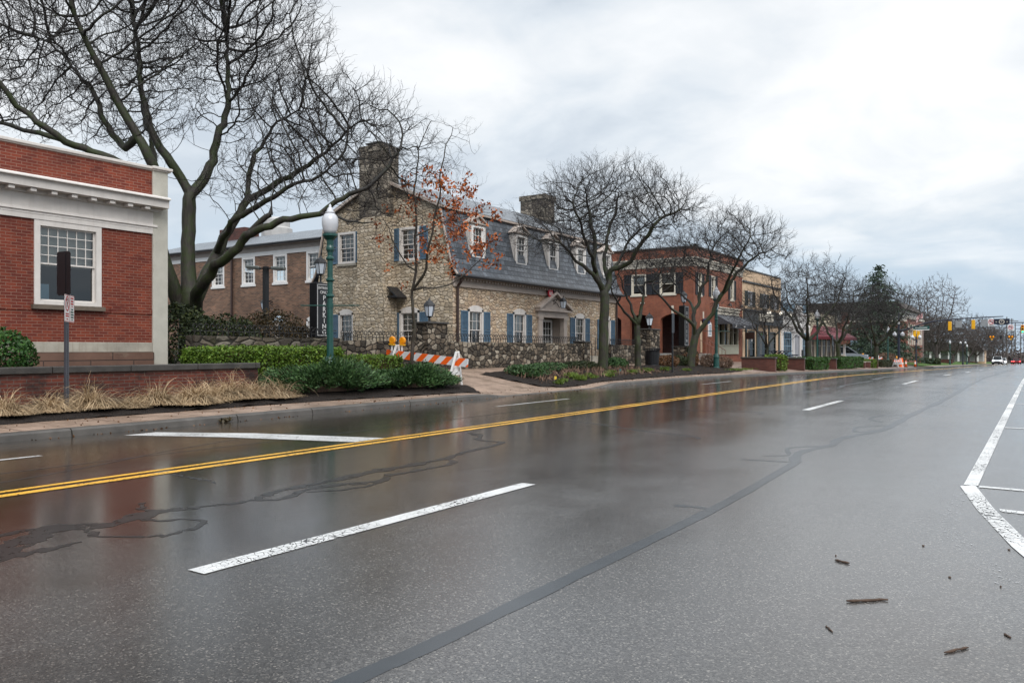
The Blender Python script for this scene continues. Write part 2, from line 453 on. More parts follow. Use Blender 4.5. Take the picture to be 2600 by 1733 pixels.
plain('green_shutter', (.020, .035, .034), rough=.45, var=.2)
plain('black_metal', (.012, .012, .014), rough=.42, var=.3, spec=.5)
plain('iron', (.012, .011, .011), rough=.5, var=.4)
plain('brown_pipe', (.040, .022, .018), rough=.4, var=.2)
plain('lamp_green', (.010, .060, .050), rough=.32, var=.2, scale=8)
plain('lamp_steel', (.25, .27, .26), rough=.35, metal=.6)
plain('post_grey', (.055, .058, .070), rough=.45, var=.25)
plain('steel', (.32, .33, .34), rough=.4, metal=.4)
plain('sign_white', (.78, .77, .76), rough=.4, var=.05)
plain('sign_red', (.50, .020, .035), rough=.4, var=.05)
plain('sign_green', (.010, .075, .065), rough=.4, var=.05)
plain('sign_black', (.008, .008, .010), rough=.35, var=.2)
plain('sign_blue', (.015, .040, .13), rough=.4)
plain('sign_purple', (.07, .03, .15), rough=.4)
plain('sign_yellow', (.72, .50, .03), rough=.4)
plain('navy', (.010, .014, .030), rough=.4)
plain('plastic_white', (.74, .74, .73), rough=.4, var=.10, dirt=(.5, .48, .45))
plain('amber', (.95, .33, .008), rough=.22, var=.25, scale=18, bump=.5, bscale=45)
plain('signal_yellow', (.78, .40, .012), rough=.4, var=.12)
plain('cone_orange', (.80, .13, .02), rough=.4, var=.1)
plain('tan_stucco', (.58, .42, .28), rough=.8, var=.08, bump=.3)
plain('slate_board', (.055, .062, .068), rough=.5, var=.2)
plain('storefront_green', (.012, .024, .022), rough=.35)
plain('blue_paint', (.11, .24, .38), rough=.5, var=.1)
plain('sky_paint', (.22, .36, .48), rough=.5, var=.1)
plain('grey_paint', (.36, .37, .40), rough=.5)
plain('cream_stucco', (.52, .47, .35), rough=.8, var=.08)
plain('sage_panel', (.40, .40, .31), rough=.5, var=.06)
plain('sage_trim', (.34, .33, .25), rough=.5, var=.06)
plain('maroon_canvas', (.115, .014, .022), rough=.6, var=.15, scale=1.5)
plain('grey_canvas', (.060, .066, .080), rough=.5, var=.2, scale=1.5)
plain('brown_roof', (.050, .038, .032), rough=.8, var=.3)
plain('siding', (.44, .43, .42), rough=.6, var=.1)
plain('curtain', (.60, .60, .58), rough=.9, var=.12, scale=10)
plain('blind', (.80, .82, .80), rough=.7, var=.05)
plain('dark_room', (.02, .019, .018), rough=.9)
plain('dark_door', (.018, .017, .017), rough=.4)
plain('beige_panel', (.32, .265, .225), rough=.5, var=.08)
plain('wood_pole', (.085, .070, .060), rough=.8)
plain('tyre', (.012, .012, .012), rough=.7)
plain('car_white', (.70, .71, .72), rough=.22, var=.03)
plain('car_silver', (.30, .34, .38), rough=.22, var=.03)
plain('car_red', (.22, .012, .016), rough=.22, var=.03)
plain('car_black', (.012, .012, .014), rough=.2, var=.03)
plain('chrome', (.5, .5, .5), rough=.2, metal=.8)
plain('twig_bark', (.075, .045, .030), rough=.8, var=.4, scale=14, bump=.6)
plain('copper', (.14, .045, .028), rough=.4)
glass_mat('glass')
glass_mat('dark_glass', (.30, .33, .34), .04, .45)
bark_mat('mossy_bark', (.036, .031, .025), (.030, .046, .010), .55)
bark_mat('limb_bark', (.024, .021, .019), (.028, .036, .010), .22)
bark_mat('twig', (.022, .018, .017), (.03, .03, .012), 0)
bark_mat('young_bark', (.045, .034, .026), (.04, .045, .02), .2)
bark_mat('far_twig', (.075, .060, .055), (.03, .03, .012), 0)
leaf_mat('hedge_leaf', [(.036, .080, .007), (.078, .142, .014), (.15, .23, .028)])
leaf_mat('juniper_leaf', [(.012, .036, .010), (.035, .080, .024), (.085, .155, .052)])
leaf_mat('boxwood_leaf', [(.012, .042, .008), (.028, .080, .014), (.055, .125, .022)])
leaf_mat('dark_shrub_leaf', [(.008, .016, .006), (.020, .032, .010), (.045, .055, .014)])
leaf_mat('rust_shrub_leaf', [(.05, .022, .010), (.12, .055, .022), (.19, .10, .045)])
leaf_mat('brown_shrub_leaf', [(.022, .018, .008), (.050, .036, .014), (.085, .055, .022)])
leaf_mat('oak_leaf', [(.19, .040, .011), (.34, .085, .018), (.46, .14, .034)])
leaf_mat('straw', [(.20, .13, .072), (.37, .265, .15), (.52, .395, .25), (.27, .175, .095)], rough=.7)
leaf_mat('dry_stem', [(.11, .065, .045), (.20, .13, .09)], rough=.8)
leaf_mat('lime_leaf', [(.06, .10, .012), (.12, .17, .025)])
leaf_mat('conifer_leaf', [(.018, .036, .022), (.036, .062, .036), (.062, .090, .052)])

def emit(name, col, s):
    m, nt, p = new_mat(name)
    pin(nt, p, Base_Color=col, Emission_Color=col, Emission_Strength=s, Roughness=.3)
emit('lit_green', (.05, .75, .45), 1.2)
emit('lit_headlight', (.95, .97, 1.0), 2.5)
emit('lit_tail', (1.0, .10, .10), 2.0)
emit('lit_lamp', (1.0, .93, .80), 1.0)

def globe_mat():
    m, nt, p = new_mat('globe')
    pin(nt, p, Base_Color=(.52, .53, .56), Roughness=.16, Subsurface_Weight=0.0, Specular_IOR_Level=.6, Coat_Weight=.4)
globe_mat()
def frosted():
    m, nt, p = new_mat('frosted')
    pin(nt, p, Base_Color=(.62, .68, .76), Roughness=.25)
frosted()
# ================================================================ geometry helpers
def setp(o, label=None, cat=None, group=None, kind=None):
    if label: o['label'] = label
    if cat: o['category'] = cat
    if group: o['group'] = group
    if kind: o['kind'] = kind
    return o

def root(name, label, cat, loc=(0, 0, 0), rz=0.0, group=None):
    o = bpy.data.objects.new(name, None)
    o.empty_display_size = .2
    COL.objects.link(o)
    o.location = loc
    o.rotation_euler = (0, 0, rz)
    return setp(o, label, cat, group)

class MB:
    """collects geometry; off is subtracted so that world coordinates may be given"""
    def __init__(s, off=(0, 0, 0)):
        s.v, s.f, s.o = [], [], off
    def p(s, x, y, z):
        s.v.append((x - s.o[0], y - s.o[1], z - s.o[2]))
        return len(s.v) - 1
    def face(s, pts):
        s.f.append(tuple(s.p(*q) for q in pts))
    def box(s, x0, x1, y0, y1, z0, z1):
        i = [s.p(x, y, z) for z in (z0, z1) for (x, y) in ((x0, y0), (x1, y0), (x1, y1), (x0, y1))]
        a = i
        s.f += [(a[3], a[2], a[1], a[0]), (a[4], a[5], a[6], a[7]), (a[0], a[1], a[5], a[4]), (a[1], a[2], a[6], a[5]), (a[2], a[3], a[7], a[6]), (a[3], a[0], a[4], a[7])]
    def cbox(s, cx, cy, z0, sx, sy, h):
        s.box(cx - sx / 2, cx + sx / 2, cy - sy / 2, cy + sy / 2, z0, z0 + h)
    def beam(s, p0, p1, w, h, up=(0, 0, 1)):
        """rectangular bar between two points"""
        a, b = Vector(p0), Vector(p1)
        d = (b - a).normalized()
        u = Vector(up)
        if abs(d.dot(u)) > .98: u = Vector((1, 0, 0))
        r = d.cross(u).normalized() * w / 2
        q = r.cross(d).normalized() * h / 2
        i = [s.p(*(c + sx * r + sy * q)) for c in (a, b) for sx, sy in ((-1, -1), (1, -1), (1, 1), (-1, 1))]
        s.f += [(i[3], i[2], i[1], i[0]), (i[4], i[5], i[6], i[7]), (i[0], i[1], i[5], i[4]), (i[1], i[2], i[6], i[5]), (i[2], i[3], i[7], i[6]), (i[3], i[0], i[4], i[7])]
    def tube(s, pts, rad, n=8, cap=True):
        pts = [Vector(p) for p in pts]
        if isinstance(rad, (int, float)): rad = [rad] * len(pts)
        rings = []
        ref = None
        for k, p in enumerate(pts):
            d = (pts[min(k + 1, len(pts) - 1)] - pts[max(k - 1, 0)])
            if d.length < 1e-7: d = Vector((0, 0, 1))
            d.normalize()
            if ref is None:
                ref = d.orthogonal().normalized()
            ref = (ref - d * ref.dot(d))
            if ref.length < 1e-5: ref = d.orthogonal()
            ref.normalize()
            b = d.cross(ref)
            rings.append([s.p(*(p + (ref * math.cos(2 * math.pi * j / n) + b * math.sin(2 * math.pi * j / n)) * rad[k])) for j in range(n)])
        for a, b in zip(rings, rings[1:]):
            for j in range(n):
                s.f.append((a[j], a[(j + 1) % n], b[(j + 1) % n], b[j]))
        if cap:
            s.f.append(tuple(reversed(rings[0])))
            s.f.append(tuple(rings[-1]))
    def lathe(s, prof, cx=0, cy=0, n=16):
        """prof: (radius, z) from bottom to top"""
        rings = [[s.p(cx + r * math.cos(2 * math.pi * j / n), cy + r * math.sin(2 * math.pi * j / n), z) for j in range(n)] for r, z in prof]
        for a, b in zip(rings, rings[1:]):
            for j in range(n):
                s.f.append((a[j], a[(j + 1) % n], b[(j + 1) % n], b[j]))
        s.f.append(tuple(reversed(rings[0])))
        s.f.append(tuple(rings[-1]))
    def prism(s, poly, fn, d0, d1):
        """poly (a,b) swept in depth; fn(a,b,d)->xyz"""
        A = [s.p(*fn(a, b, d0)) for a, b in poly]
        B = [s.p(*fn(a, b, d1)) for a, b in poly]
        n = len(poly)
        s.f.append(tuple(A)); s.f.append(tuple(reversed(B)))
        for j in range(n):
            s.f.append((A[j], B[j], B[(j + 1) % n], A[(j + 1) % n]))
    def build(s, name, mat, parent=None, smooth=False, bevel=0.0):
        me = bpy.data.meshes.new(name)
        me.from_pydata(s.v, [], s.f)
        me.materials.append(MATS[mat])
        if smooth:
            me.polygons.foreach_set('use_smooth', [True] * len(me.polygons))
        me.update()
        o = bpy.data.objects.new(name, me)
        COL.objects.link(o)
        if parent: o.parent = parent
        if bevel:
            b = o.modifiers.new('bevel', 'BEVEL'); b.width = bevel; b.segments = 2; b.limit_method = 'ANGLE'
        return o

def mesh_obj(name, verts, faces, mat, parent=None, smooth=False):
    me = bpy.data.meshes.new(name)
    me.from_pydata(verts, [], faces)
    me.materials.append(MATS[mat])
    if smooth: me.polygons.foreach_set('use_smooth', [True] * len(me.polygons))
    me.update()
    o = bpy.data.objects.new(name, me)
    COL.objects.link(o)
    if parent: o.parent = parent
    return o

def copy_tree(o, loc=None, rz=None, label=None, scale=None, parent=None):
    c = o.copy()
    COL.objects.link(c)
    if parent: c.parent = parent
    for ch in o.children:
        copy_tree(ch, parent=c)
    if loc is not None: c.location = loc
    if rz is not None: c.rotation_euler = (0, 0, rz)
    if scale is not None: c.scale = (scale,) * 3 if isinstance(scale, (int, float)) else scale
    if label: c['label'] = label
    return c

def text(s, size, mat, parent, loc, rot, ext=.004, name='lettering', align='CENTER', sx=1.0):
    cu = bpy.data.curves.new('t', 'FONT')
    cu.body = s; cu.size = size; cu.extrude = ext; cu.align_x = align; cu.align_y = 'CENTER'
    t = bpy.data.objects.new('t', cu)
    COL.objects.link(t)
    bpy.context.view_layer.update()
    me = bpy.data.meshes.new_from_object(t.evaluated_get(bpy.context.evaluated_depsgraph_get()))
    bpy.data.objects.remove(t)
    bpy.data.curves.remove(cu)
    me.name = name
    me.materials.clear(); me.materials.append(MATS[mat])
    o = bpy.data.objects.new(name, me)
    COL.objects.link(o)
    if parent: o.parent = parent
    o.location = loc; o.rotation_euler = rot; o.scale = (sx, 1, 1)
    return o
FACE_X = (R(90), 0, R(90))      # text standing upright and facing +X
FACE_Y = (R(90), 0, 0)          # facing -Y

def axis_fn(axis, plane):
    """(a, z, depth inwards) -> world; axis 'x' is a wall facing +X, 'y' a wall facing -Y"""
    if axis == 'x': return lambda a, z, d=0.0: (plane - d, a, z)
    return lambda a, z, d=0.0: (a, plane + d, z)

def wall(mb, axis, plane, a0, a1, z0, z1, holes=(), reveal=.12):
    """wall sheet with real openings and reveals; holes (a0,a1,z0,z1)"""
    f = axis_fn(axis, plane)
    As = sorted({a0, a1, *[h[0] for h in holes], *[h[1] for h in holes]})
    Zs = sorted({z0, z1, *[h[2] for h in holes], *[h[3] for h in holes]})
    for i in range(len(As) - 1):
        for j in range(len(Zs) - 1):
            ca, cz = (As[i] + As[i + 1]) / 2, (Zs[j] + Zs[j + 1]) / 2
            if any(h[0] < ca < h[1] and h[2] < cz < h[3] for h in holes): continue
            mb.face([f(As[i], Zs[j]), f(As[i + 1], Zs[j]), f(As[i + 1], Zs[j + 1]), f(As[i], Zs[j + 1])])
    for h in holes:
        for (p, q) in (((h[0], h[2]), (h[1], h[2])), ((h[1], h[2]), (h[1], h[3])), ((h[1], h[3]), (h[0], h[3])), ((h[0], h[3]), (h[0], h[2]))):
            mb.face([f(*p), f(*q), f(*q, reveal), f(*p, reveal)])

def arch_pts(a0, a1, zs, rise, n=10):
    """points of a segmental arch from (a0,zs) over the crown to (a1,zs)"""
    w = (a1 - a0) / 2
    r = (w * w + rise * rise) / (2 * rise)
    c = (a0 + a1) / 2
    t0 = math.asin(min(1, w / r))
    return [(c + r * math.sin(-t0 + 2 * t0 * k / n), zs + rise - r + r * math.cos(-t0 + 2 * t0 * k / n)) for k in range(n + 1)]

def spandrel(mb, axis, plane, a0, a1, ztop, rise, d0=0.0, d1=.12):
    """fills the two corners over a segmental arch inside a rectangular hole"""
    f = axis_fn(axis, plane)
    pts = arch_pts(a0, a1, ztop - rise, rise)
    for (p, q) in zip(pts, pts[1:]):
        mb.face([f(*p, d0), f(*q, d0), f(q[0], ztop, d0), f(p[0], ztop, d0)])
        mb.face([f(*p, d0), f(*q, d0), f(*q, d1), f(*p, d1)])

def abox(mb, f, a0, a1, z0, z1, d0, d1):
    x0, y0, _ = f(a0, z0, d0); x1, y1, _ = f(a1, z1, d1)
    mb.box(min(x0, x1), max(x0, x1), min(y0, y1), max(y0, y1), z0, z1)

def window(par, off, axis, plane, a0, a1, z0, z1, nx=3, ny=2, fw=.09, trim='white_trim', arch=0.0, sill='sill_stone', cover='curtain', lower_muntin=True, out=.03, zsplit=None, sillw=.06, glass='glass'):
    """double-hung window set into a hole a0..a1, z0..z1: frame, two sashes, panes, sill, curtain"""
    f = axis_fn(axis, plane)
    m = MB(off)
    zt = z1 - arch
    abox(m, f, a0, a0 + fw, z0, zt, -out, .10)
    abox(m, f, a1 - fw, a1, z0, zt, -out, .10)
    abox(m, f, a0 + fw, a1 - fw, z0, z0 + fw * .7, -out, .10)
    if arch:
        pts = arch_pts(a0, a1, zt, arch)
        m.prism([(a0, zt - fw)] + pts + [(a1, zt - fw)], f, -out, .10)
        ztop = zt - fw
    else:
        abox(m, f, a0 + fw, a1 - fw, z1 - fw, z1, -out, .10)
        ztop = z1 - fw
    win = m.build('window', trim, par)
    b0, b1, c0 = a0 + fw, a1 - fw, z0 + fw * .7
    zm = zsplit if zsplit is not None else (c0 + ztop) / 2
    s = MB(off)
    for (y0, y1, d) in ((zm - .02, ztop, .045), (c0, zm + .02, .075)):
        t = .038
        abox(s, f, b0, b0 + t, y0, y1, d, d + .03); abox(s, f, b1 - t, b1, y0, y1, d, d + .03)
        abox(s, f, b0 + t, b1 - t, y0, y0 + t, d, d + .03); abox(s, f, b0 + t, b1 - t, y1 - t, y1, d, d + .03)
        if d < .06 or lower_muntin:
            for k in range(1, nx):
                a = b0 + (b1 - b0) * k / nx
                abox(s, f, a - .009, a + .009, y0 + t, y1 - t, d + .004, d + .024)
            for k in range(1, ny):
                z = y0 + (y1 - y0) * k / ny
                abox(s, f, b0 + t, b1 - t, z - .009, z + .009, d + .006, d + .022)
    s.build('sash', trim, win)
    g = MB(off)
    for (y0, y1, d) in ((zm, ztop - .02, .062), (c0 + .02, zm, .092)):
        g.face([f(b0 + .01, y0, d), f(b1 - .01, y0, d), f(b1 - .01, y1, d), f(b0 + .01, y1, d)])
    g.build('pane', glass, win)
    if sill:
        q = MB(off)
        abox(q, f, a0 - .06, a1 + .06, z0 - .10, z0, -sillw, .11)
        q.build('sill', sill, win)
    r = MB(off)
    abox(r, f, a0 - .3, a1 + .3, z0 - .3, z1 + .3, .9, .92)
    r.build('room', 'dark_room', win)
    if cover == 'curtain':
        cmb = MB(off)
        n = 26
        for k in range(n):
            u0, u1 = b0 + (b1 - b0) * k / n, b0 + (b1 - b0) * (k + 1) / n
            d0, d1 = .17 + .018 * math.sin(k * 1.9), .17 + .018 * math.sin((k + 1) * 1.9)
            cmb.face([f(u0, zm + .05, d0), f(u1, zm + .05, d1), f(u1, ztop, d1), f(u0, ztop, d0)])
        cmb.build('curtain', 'curtain', win)
    elif cover == 'blind':
        cmb = MB(off)
        k = 0
        z = ztop
        while z > zm - .03:
            cmb.face([f(b0 + .02, z, .15), f(b1 - .02, z, .15), f(b1 - .02, z - .022, .168), f(b0 + .02, z - .022, .168)])
            z -= .025
        cmb.build('blind', 'blind', win)
    return win

def shutter(par, off, axis, plane, a0, a1, z0, z1, mat, proud=.045):
    f = axis_fn(axis, plane)
    m = MB(off)
    t = .055
    abox(m, f, a0, a0 + t, z0, z1, -proud, -.004)
    abox(m, f, a1 - t, a1, z0, z1, -proud, -.004)
    zm = (z0 + z1) / 2
    for z in (z0, zm - t / 2, z1 - t):
        abox(m, f, a0 + t, a1 - t, z, z + t, -proud, -.004)
    z = z0 + t
    while z < z1 - t:
        if abs(z - zm) > t * .7:
            m.face([f(a0 + t, z, -proud + .006), f(a1 - t, z, -proud + .006), f(a1 - t, z + .045, -.008), f(a0 + t, z + .045, -.008)])
        z += .048
    return m.build('shutter', mat, par)

def strip(name, xs, ys, mat, dz=0.0, zf=None, kind='structure', smooth_=True):
    """sheet laid over the terrain"""
    zf = zf or G
    v = [(x, y, zf(x, y) + dz) for y in ys for x in xs]
    n = len(xs)
    f = [(j * n + i, j * n + i + 1, (j + 1) * n + i + 1, (j + 1) * n + i) for j in range(len(ys) - 1) for i in range(n - 1)]
    o = mesh_obj(name, v, f, mat, smooth=smooth_)
    o['kind'] = kind
    return o

def frange(a, b, s):
    n = max(1, int(math.ceil((b - a) / s)))
    return [a + (b - a) * k / n for k in range(n + 1)]

def inside(pt, poly):
    x, y = pt; c = False
    for (x1, y1), (x2, y2) in zip(poly, poly[1:] + poly[:1]):
        if (y1 > y) != (y2 > y) and x < (x2 - x1) * (y - y1) / (y2 - y1) + x1: c = not c
    return c

def bed(name, poly, mat, dz=.03, step=.3, rough=.02, mound=0.0):
    """ground bed with an irregular edge, laid on the terrain and slightly mounded"""
    edge = []
    for (a, b) in zip(poly, poly[1:] + poly[:1]):
        L = math.dist(a, b); n = max(1, int(L / step))
        for k in range(n):
            t = k / n
            edge.append((a[0] + (b[0] - a[0]) * t + random.uniform(-.018, .018), a[1] + (b[1] - a[1]) * t + random.uniform(-.03, .03)))
    xs = [p[0] for p in poly]; ys = [p[1] for p in poly]
    pts = list(edge)
    for x in frange(min(xs), max(xs), step):
        for y in frange(min(ys), max(ys), step):
            q = (x + random.uniform(-.08, .08), y + random.uniform(-.08, .08))
            if inside(q, poly): pts.append(q)
    n = len(edge)
    r = delaunay_2d_cdt([Vector(p) for p in pts], [(k, (k + 1) % n) for k in range(n)], [], 1, 1e-4)
    vs = []
    for p in r[0]:
        d = min(math.dist(p, e) for e in edge[::2])
        vs.append((p[0], p[1], G(p[0], p[1]) + dz * min(1, d / .15 + .2) + mound * min(1, d / .8) + random.uniform(0, rough) * min(1, d / .2)))
    o = mesh_obj(name, vs, [tuple(t) for t in r[2]], mat, smooth=False)
    o['kind'] = 'structure'
    return o

def ribbon(mb, pts, ws, dz):
    """flat ribbon of varying width on the road, pts (x,y)"""
    L = []
    for k, p in enumerate(pts):
        a, b = Vector(pts[max(0, k - 1)]), Vector(pts[min(len(pts) - 1, k + 1)])
        d = (b - a).normalized()
        nrm = Vector((-d.y, d.x)) * ws[k] / 2
        L.append((Vector(p) + nrm, Vector(p) - nrm))
    for i, ((a, b), (c, d)) in enumerate(zip(L, L[1:])):
        mb.face([(q.x, q.y, G(q.x, q.y) + dz + (i + j) * 1.2e-5) for q, j in ((a, 0), (b, 0), (d, 1), (c, 1))])

def catmull(pts, n=6):
    P = [Vector(p) for p in pts]
    out = []
    for i in range(len(P) - 1):
        p0, p1, p2, p3 = P[max(0, i - 1)], P[i], P[i + 1], P[min(len(P) - 1, i + 2)]
        for k in range(n):
            t = k / n
            out.append(.5 * ((2 * p1) + (p2 - p0) * t + (2 * p0 - 5 * p1 + 4 * p2 - p3) * t * t + (3 * p1 - p0 - 3 * p2 + p3) * t ** 3))
    out.append(P[-1])
    return out

def leaves(name, mat, parent, centers, size, aspect=1.6, spread=.9, up=0.0, droop=None):
    """one small bent leaf blade per centre (numpy n x 3)"""
    n = len(centers)
    d = rng.normal(size=(n, 3)); d[:, 2] += up
    if droop is not None: d = d * spread + droop
    d /= np.linalg.norm(d, axis=1)[:, None]
    r = np.cross(d, rng.normal(size=(n, 3))); r /= np.linalg.norm(r, axis=1)[:, None]
    s = size * rng.uniform(.6, 1.35, size=(n, 1))
    a = centers - d * s * .5 * aspect
    b = centers + d * s * .5 * aspect
    m1 = centers + r * s * .5
    m2 = centers - r * s * .5
    V = np.stack([a, m1, b, m2], axis=1).reshape(-1, 3)
    F = np.arange(4 * n).reshape(n, 4)
    return mesh_obj(name, V.tolist(), F.tolist(), mat, parent)
# ================================================================ trees
def resample(pts, step):
    P = catmull(pts, 8)
    out = [P[0]]
    acc = 0
    for a, b in zip(P, P[1:]):
        out_d = (b - out[-1]).length
        if out_d >= step: out.append(b)
    if (P[-1] - out[-1]).length > step * .3: out.append(P[-1])
    return out

def sample_blobs(blobs, n):
    """attraction points, denser towards the rim of each ellipsoid (cx,cy,cz,rx,ry,rz,weight)"""
    vol = np.array([b[3] * b[4] * b[5] * (b[6] if len(b) > 6 else 1) for b in blobs]); vol /= vol.sum()
    out = []
    for b, f in zip(blobs, vol):
        k = int(n * f)
        d = rng.normal(size=(k, 3)); d /= np.linalg.norm(d, axis=1)[:, None]
        r = rng.uniform(.10, 1, size=(k, 1)) ** (1 / 2.4)
        r *= 1 + .10 * rng.normal(size=(k, 1))
        out.append(d * r * np.array(b[3:6]) + np.array(b[0:3]))
    return np.concatenate(out)

def colonize(seeds, attr, D, di, dk, iters=140, up=.05, jitter=.30):
    pos, par, seed_r = [], [], []
    for pts, r0, r1, parent_hint in seeds:
        q = resample(pts, D)
        if pos:
            A = np.array([p[:] for p in pos])
            start = int(np.argmin(((A - np.array(q[0][:])) ** 2).sum(1)))
            prev = start; q = q[1:]
        else:
            prev = -1
        n = len(q)
        for k, p in enumerate(q):
            if k == 0:
                ph = [random.uniform(0, 6.28) for _ in range(6)]; wl = D * random.uniform(.85, 1.15)
            wob = min(1, k / 4) * D * (.30 if r0 < .2 else .10)
            sw = Vector([math.sin(k * wl * 5.2 + ph[j]) * .6 + math.sin(k * wl * 11.5 + ph[j + 3]) * .45 for j in range(3)]) * wob
            pos.append(p + sw); par.append(prev); seed_r.append(r0 + (r1 - r0) * (k / max(1, n - 1)) ** .8)
            prev = len(pos) - 1
    nseed = len(pos)
    P = np.array([p[:] for p in pos])
    par = list(par)
    A = attr.copy()
    best = np.full(len(A), 1e9); bi = np.zeros(len(A), int)
    def upd(newP, base):
        for s in range(0, len(A), 2000):
            d = ((A[s:s + 2000, None, :] - newP[None]) ** 2).sum(2)
            j = d.argmin(1); dm = d[np.arange(len(d)), j]
            better = dm < best[s:s + 2000]
            best[s:s + 2000][better] = dm[better]
            bi[s:s + 2000][better] = j[better] + base
    upd(P, 0)
    keep = best > dk * dk
    A, best, bi = A[keep], best[keep], bi[keep]
    cnt = {}
    for it in range(iters):
        if not len(A): break
        act = best < di * di
        if not act.any():
            di *= 1.3
            continue
        idx = bi[act]
        dirs = A[act] - P[idx]
        dirs /= np.linalg.norm(dirs, axis=1)[:, None]
        uniq, inv = np.unique(idx, return_inverse=True)
        S = np.zeros((len(uniq), 3)); np.add.at(S, inv, dirs)
        S /= np.linalg.norm(S, axis=1)[:, None] + 1e-9
        S += rng.normal(size=S.shape) * jitter
        S[:, 2] += up
        S /= np.linalg.norm(S, axis=1)[:, None]
        ok = np.array([cnt.get(int(u), 0) < 4 for u in uniq])
        if not ok.any(): break
        for u in uniq: cnt[int(u)] = cnt.get(int(u), 0) + 1
        newP = P[uniq[ok]] + S[ok] * D * rng.uniform(.75, 1.2, size=(ok.sum(), 1))
        base = len(P)
        par += [int(u) for u in uniq[ok]]
        P = np.concatenate([P, newP])
        upd(newP, base)
        keep = best > dk * dk
        A, best, bi = A[keep], best[keep], bi[keep]
    return P, np.array(par), seed_r, nseed

def radii(P, par, seed_r, r0=.006, e=2.35):
    n = len(P)
    acc = np.zeros(n)
    for i in range(n - 1, -1, -1):
        if acc[i] == 0: acc[i] = r0 ** e
        if par[i] >= 0: acc[par[i]] += acc[i]
    r = acc ** (1 / e)
    for i, s in enumerate(seed_r): r[i] = max(s, min(r[i], s * 1.3))
    return r

def tree_meshes(rt, P, par, rad, nseed, trunk_mat, limb_mat, twig_mat, twigs=2, twig_len=.32, twig_r=.0055, name2='crown', thick=.035):
    n = len(P)
    kids = [[] for _ in range(n)]
    for i in range(n):
        if par[i] >= 0: kids[par[i]].append(i)
    V = [Vector(p) for p in P]
    T, B, W = MB(), MB(), MB()
    sides = lambda r: 10 if r > .12 else 7 if r > .05 else 5 if r > .018 else 3
    stack = [(0, None)]
    tips = []
    while stack:
        i, frm = stack.pop()
        chain = [i] if frm is None else [frm, i]
        while kids[chain[-1]]:
            ks = sorted(kids[chain[-1]], key=lambda k: (-(k < nseed), -rad[k]))
            for k in ks[1:]: stack.append((k, chain[-1]))
            chain.append(ks[0])
        tips.append(chain[-1])
        pts = [V[k] for k in chain]
        rr = [rad[k] for k in chain]
        if frm is not None: rr[0] = min(rr[0], rr[1] * 1.25)
        # split chain into thick and thin runs so that bark and side count follow the size
        run, start = [], 0
        cls = lambda r: 0 if r > .06 else 1 if r > thick * .3 else 2
        k = 0
        while k < len(chain) - 1:
            c = cls(rr[k + 1]); j = k
            while j < len(chain) - 1 and cls(rr[j + 1]) == c: j += 1
            seg, sr = pts[k:j + 1], rr[k:j + 1]
            (T if c == 0 else B if c == 1 else W).tube(seg, sr, sides(max(sr)), cap=False)
            k = j
    # shoots on the outer wood: fairly straight, fanning outwards, with short side twigs
    if twigs:
        ctr = Vector(P[nseed:].mean(0)) if n > nseed else V[0]
        ctr.z = min(p.z for p in V[nseed:]) if n > nseed else 0
        def shoot(base, d, L, r, lev):
            k = 4 if lev == 0 else 3 if lev == 1 else 2
            q = [base]
            for s_ in range(k):
                q.append(q[-1] + d * L / k)
                d = (d + Vector((random.gauss(0, .17), random.gauss(0, .17), random.gauss(.05, .15)))).normalized()
            W.tube(q, [r * (1 - .55 * s_ / k) for s_ in range(k + 1)], 3, cap=False)
            if lev < 2:
                for s_ in range(1, k + 1):
                    if random.random() < (.85 if lev == 0 else .5):
                        ax = (q[s_] - q[s_ - 1]).normalized()
                        o = ax.cross(Vector((random.gauss(0, 1), random.gauss(0, 1), random.gauss(0, 1)))).normalized()
                        shoot(q[s_], (ax * .75 + o * .75 + Vector((0, 0, .10))).normalized(), L * random.uniform(.32, .55), r * .72, lev + 1)
        for i in range(nseed, n):
            if rad[i] > .030: continue
            tip = not kids[i]
            k = twigs if tip else (1 if random.random() < .22 * twigs else 0)
            d0 = (V[i] - V[par[i]]).normalized()
            outw = (V[i] - ctr).normalized()
            for _ in range(k):
                g_ = Vector((random.gauss(0, 1), random.gauss(0, 1), random.gauss(0, 1))) * (.34 if tip else .62)
                shoot(V[i], (d0 * .65 + outw * .55 + Vector((0, 0, .16)) + g_).normalized(), twig_len * random.uniform(.55, 1.3) * (1 if tip else .8), twig_r, 0 if tip else 1)
    T.build('trunk', trunk_mat, rt, smooth=True)
    if B.v: B.build('limbs', limb_mat, rt, smooth=True)
    if W.v: W.build(name2, twig_mat, rt)
    return tips

LAT = Vector((math.cos(YAW), math.sin(YAW), 0))     # local frame used to lay out the limbs: across / depth / up
DEP = Vector((-math.sin(YAW), math.cos(YAW), 0))
def L3(x, dep, z): return LAT * x + DEP * dep + Vector((0, 0, z))

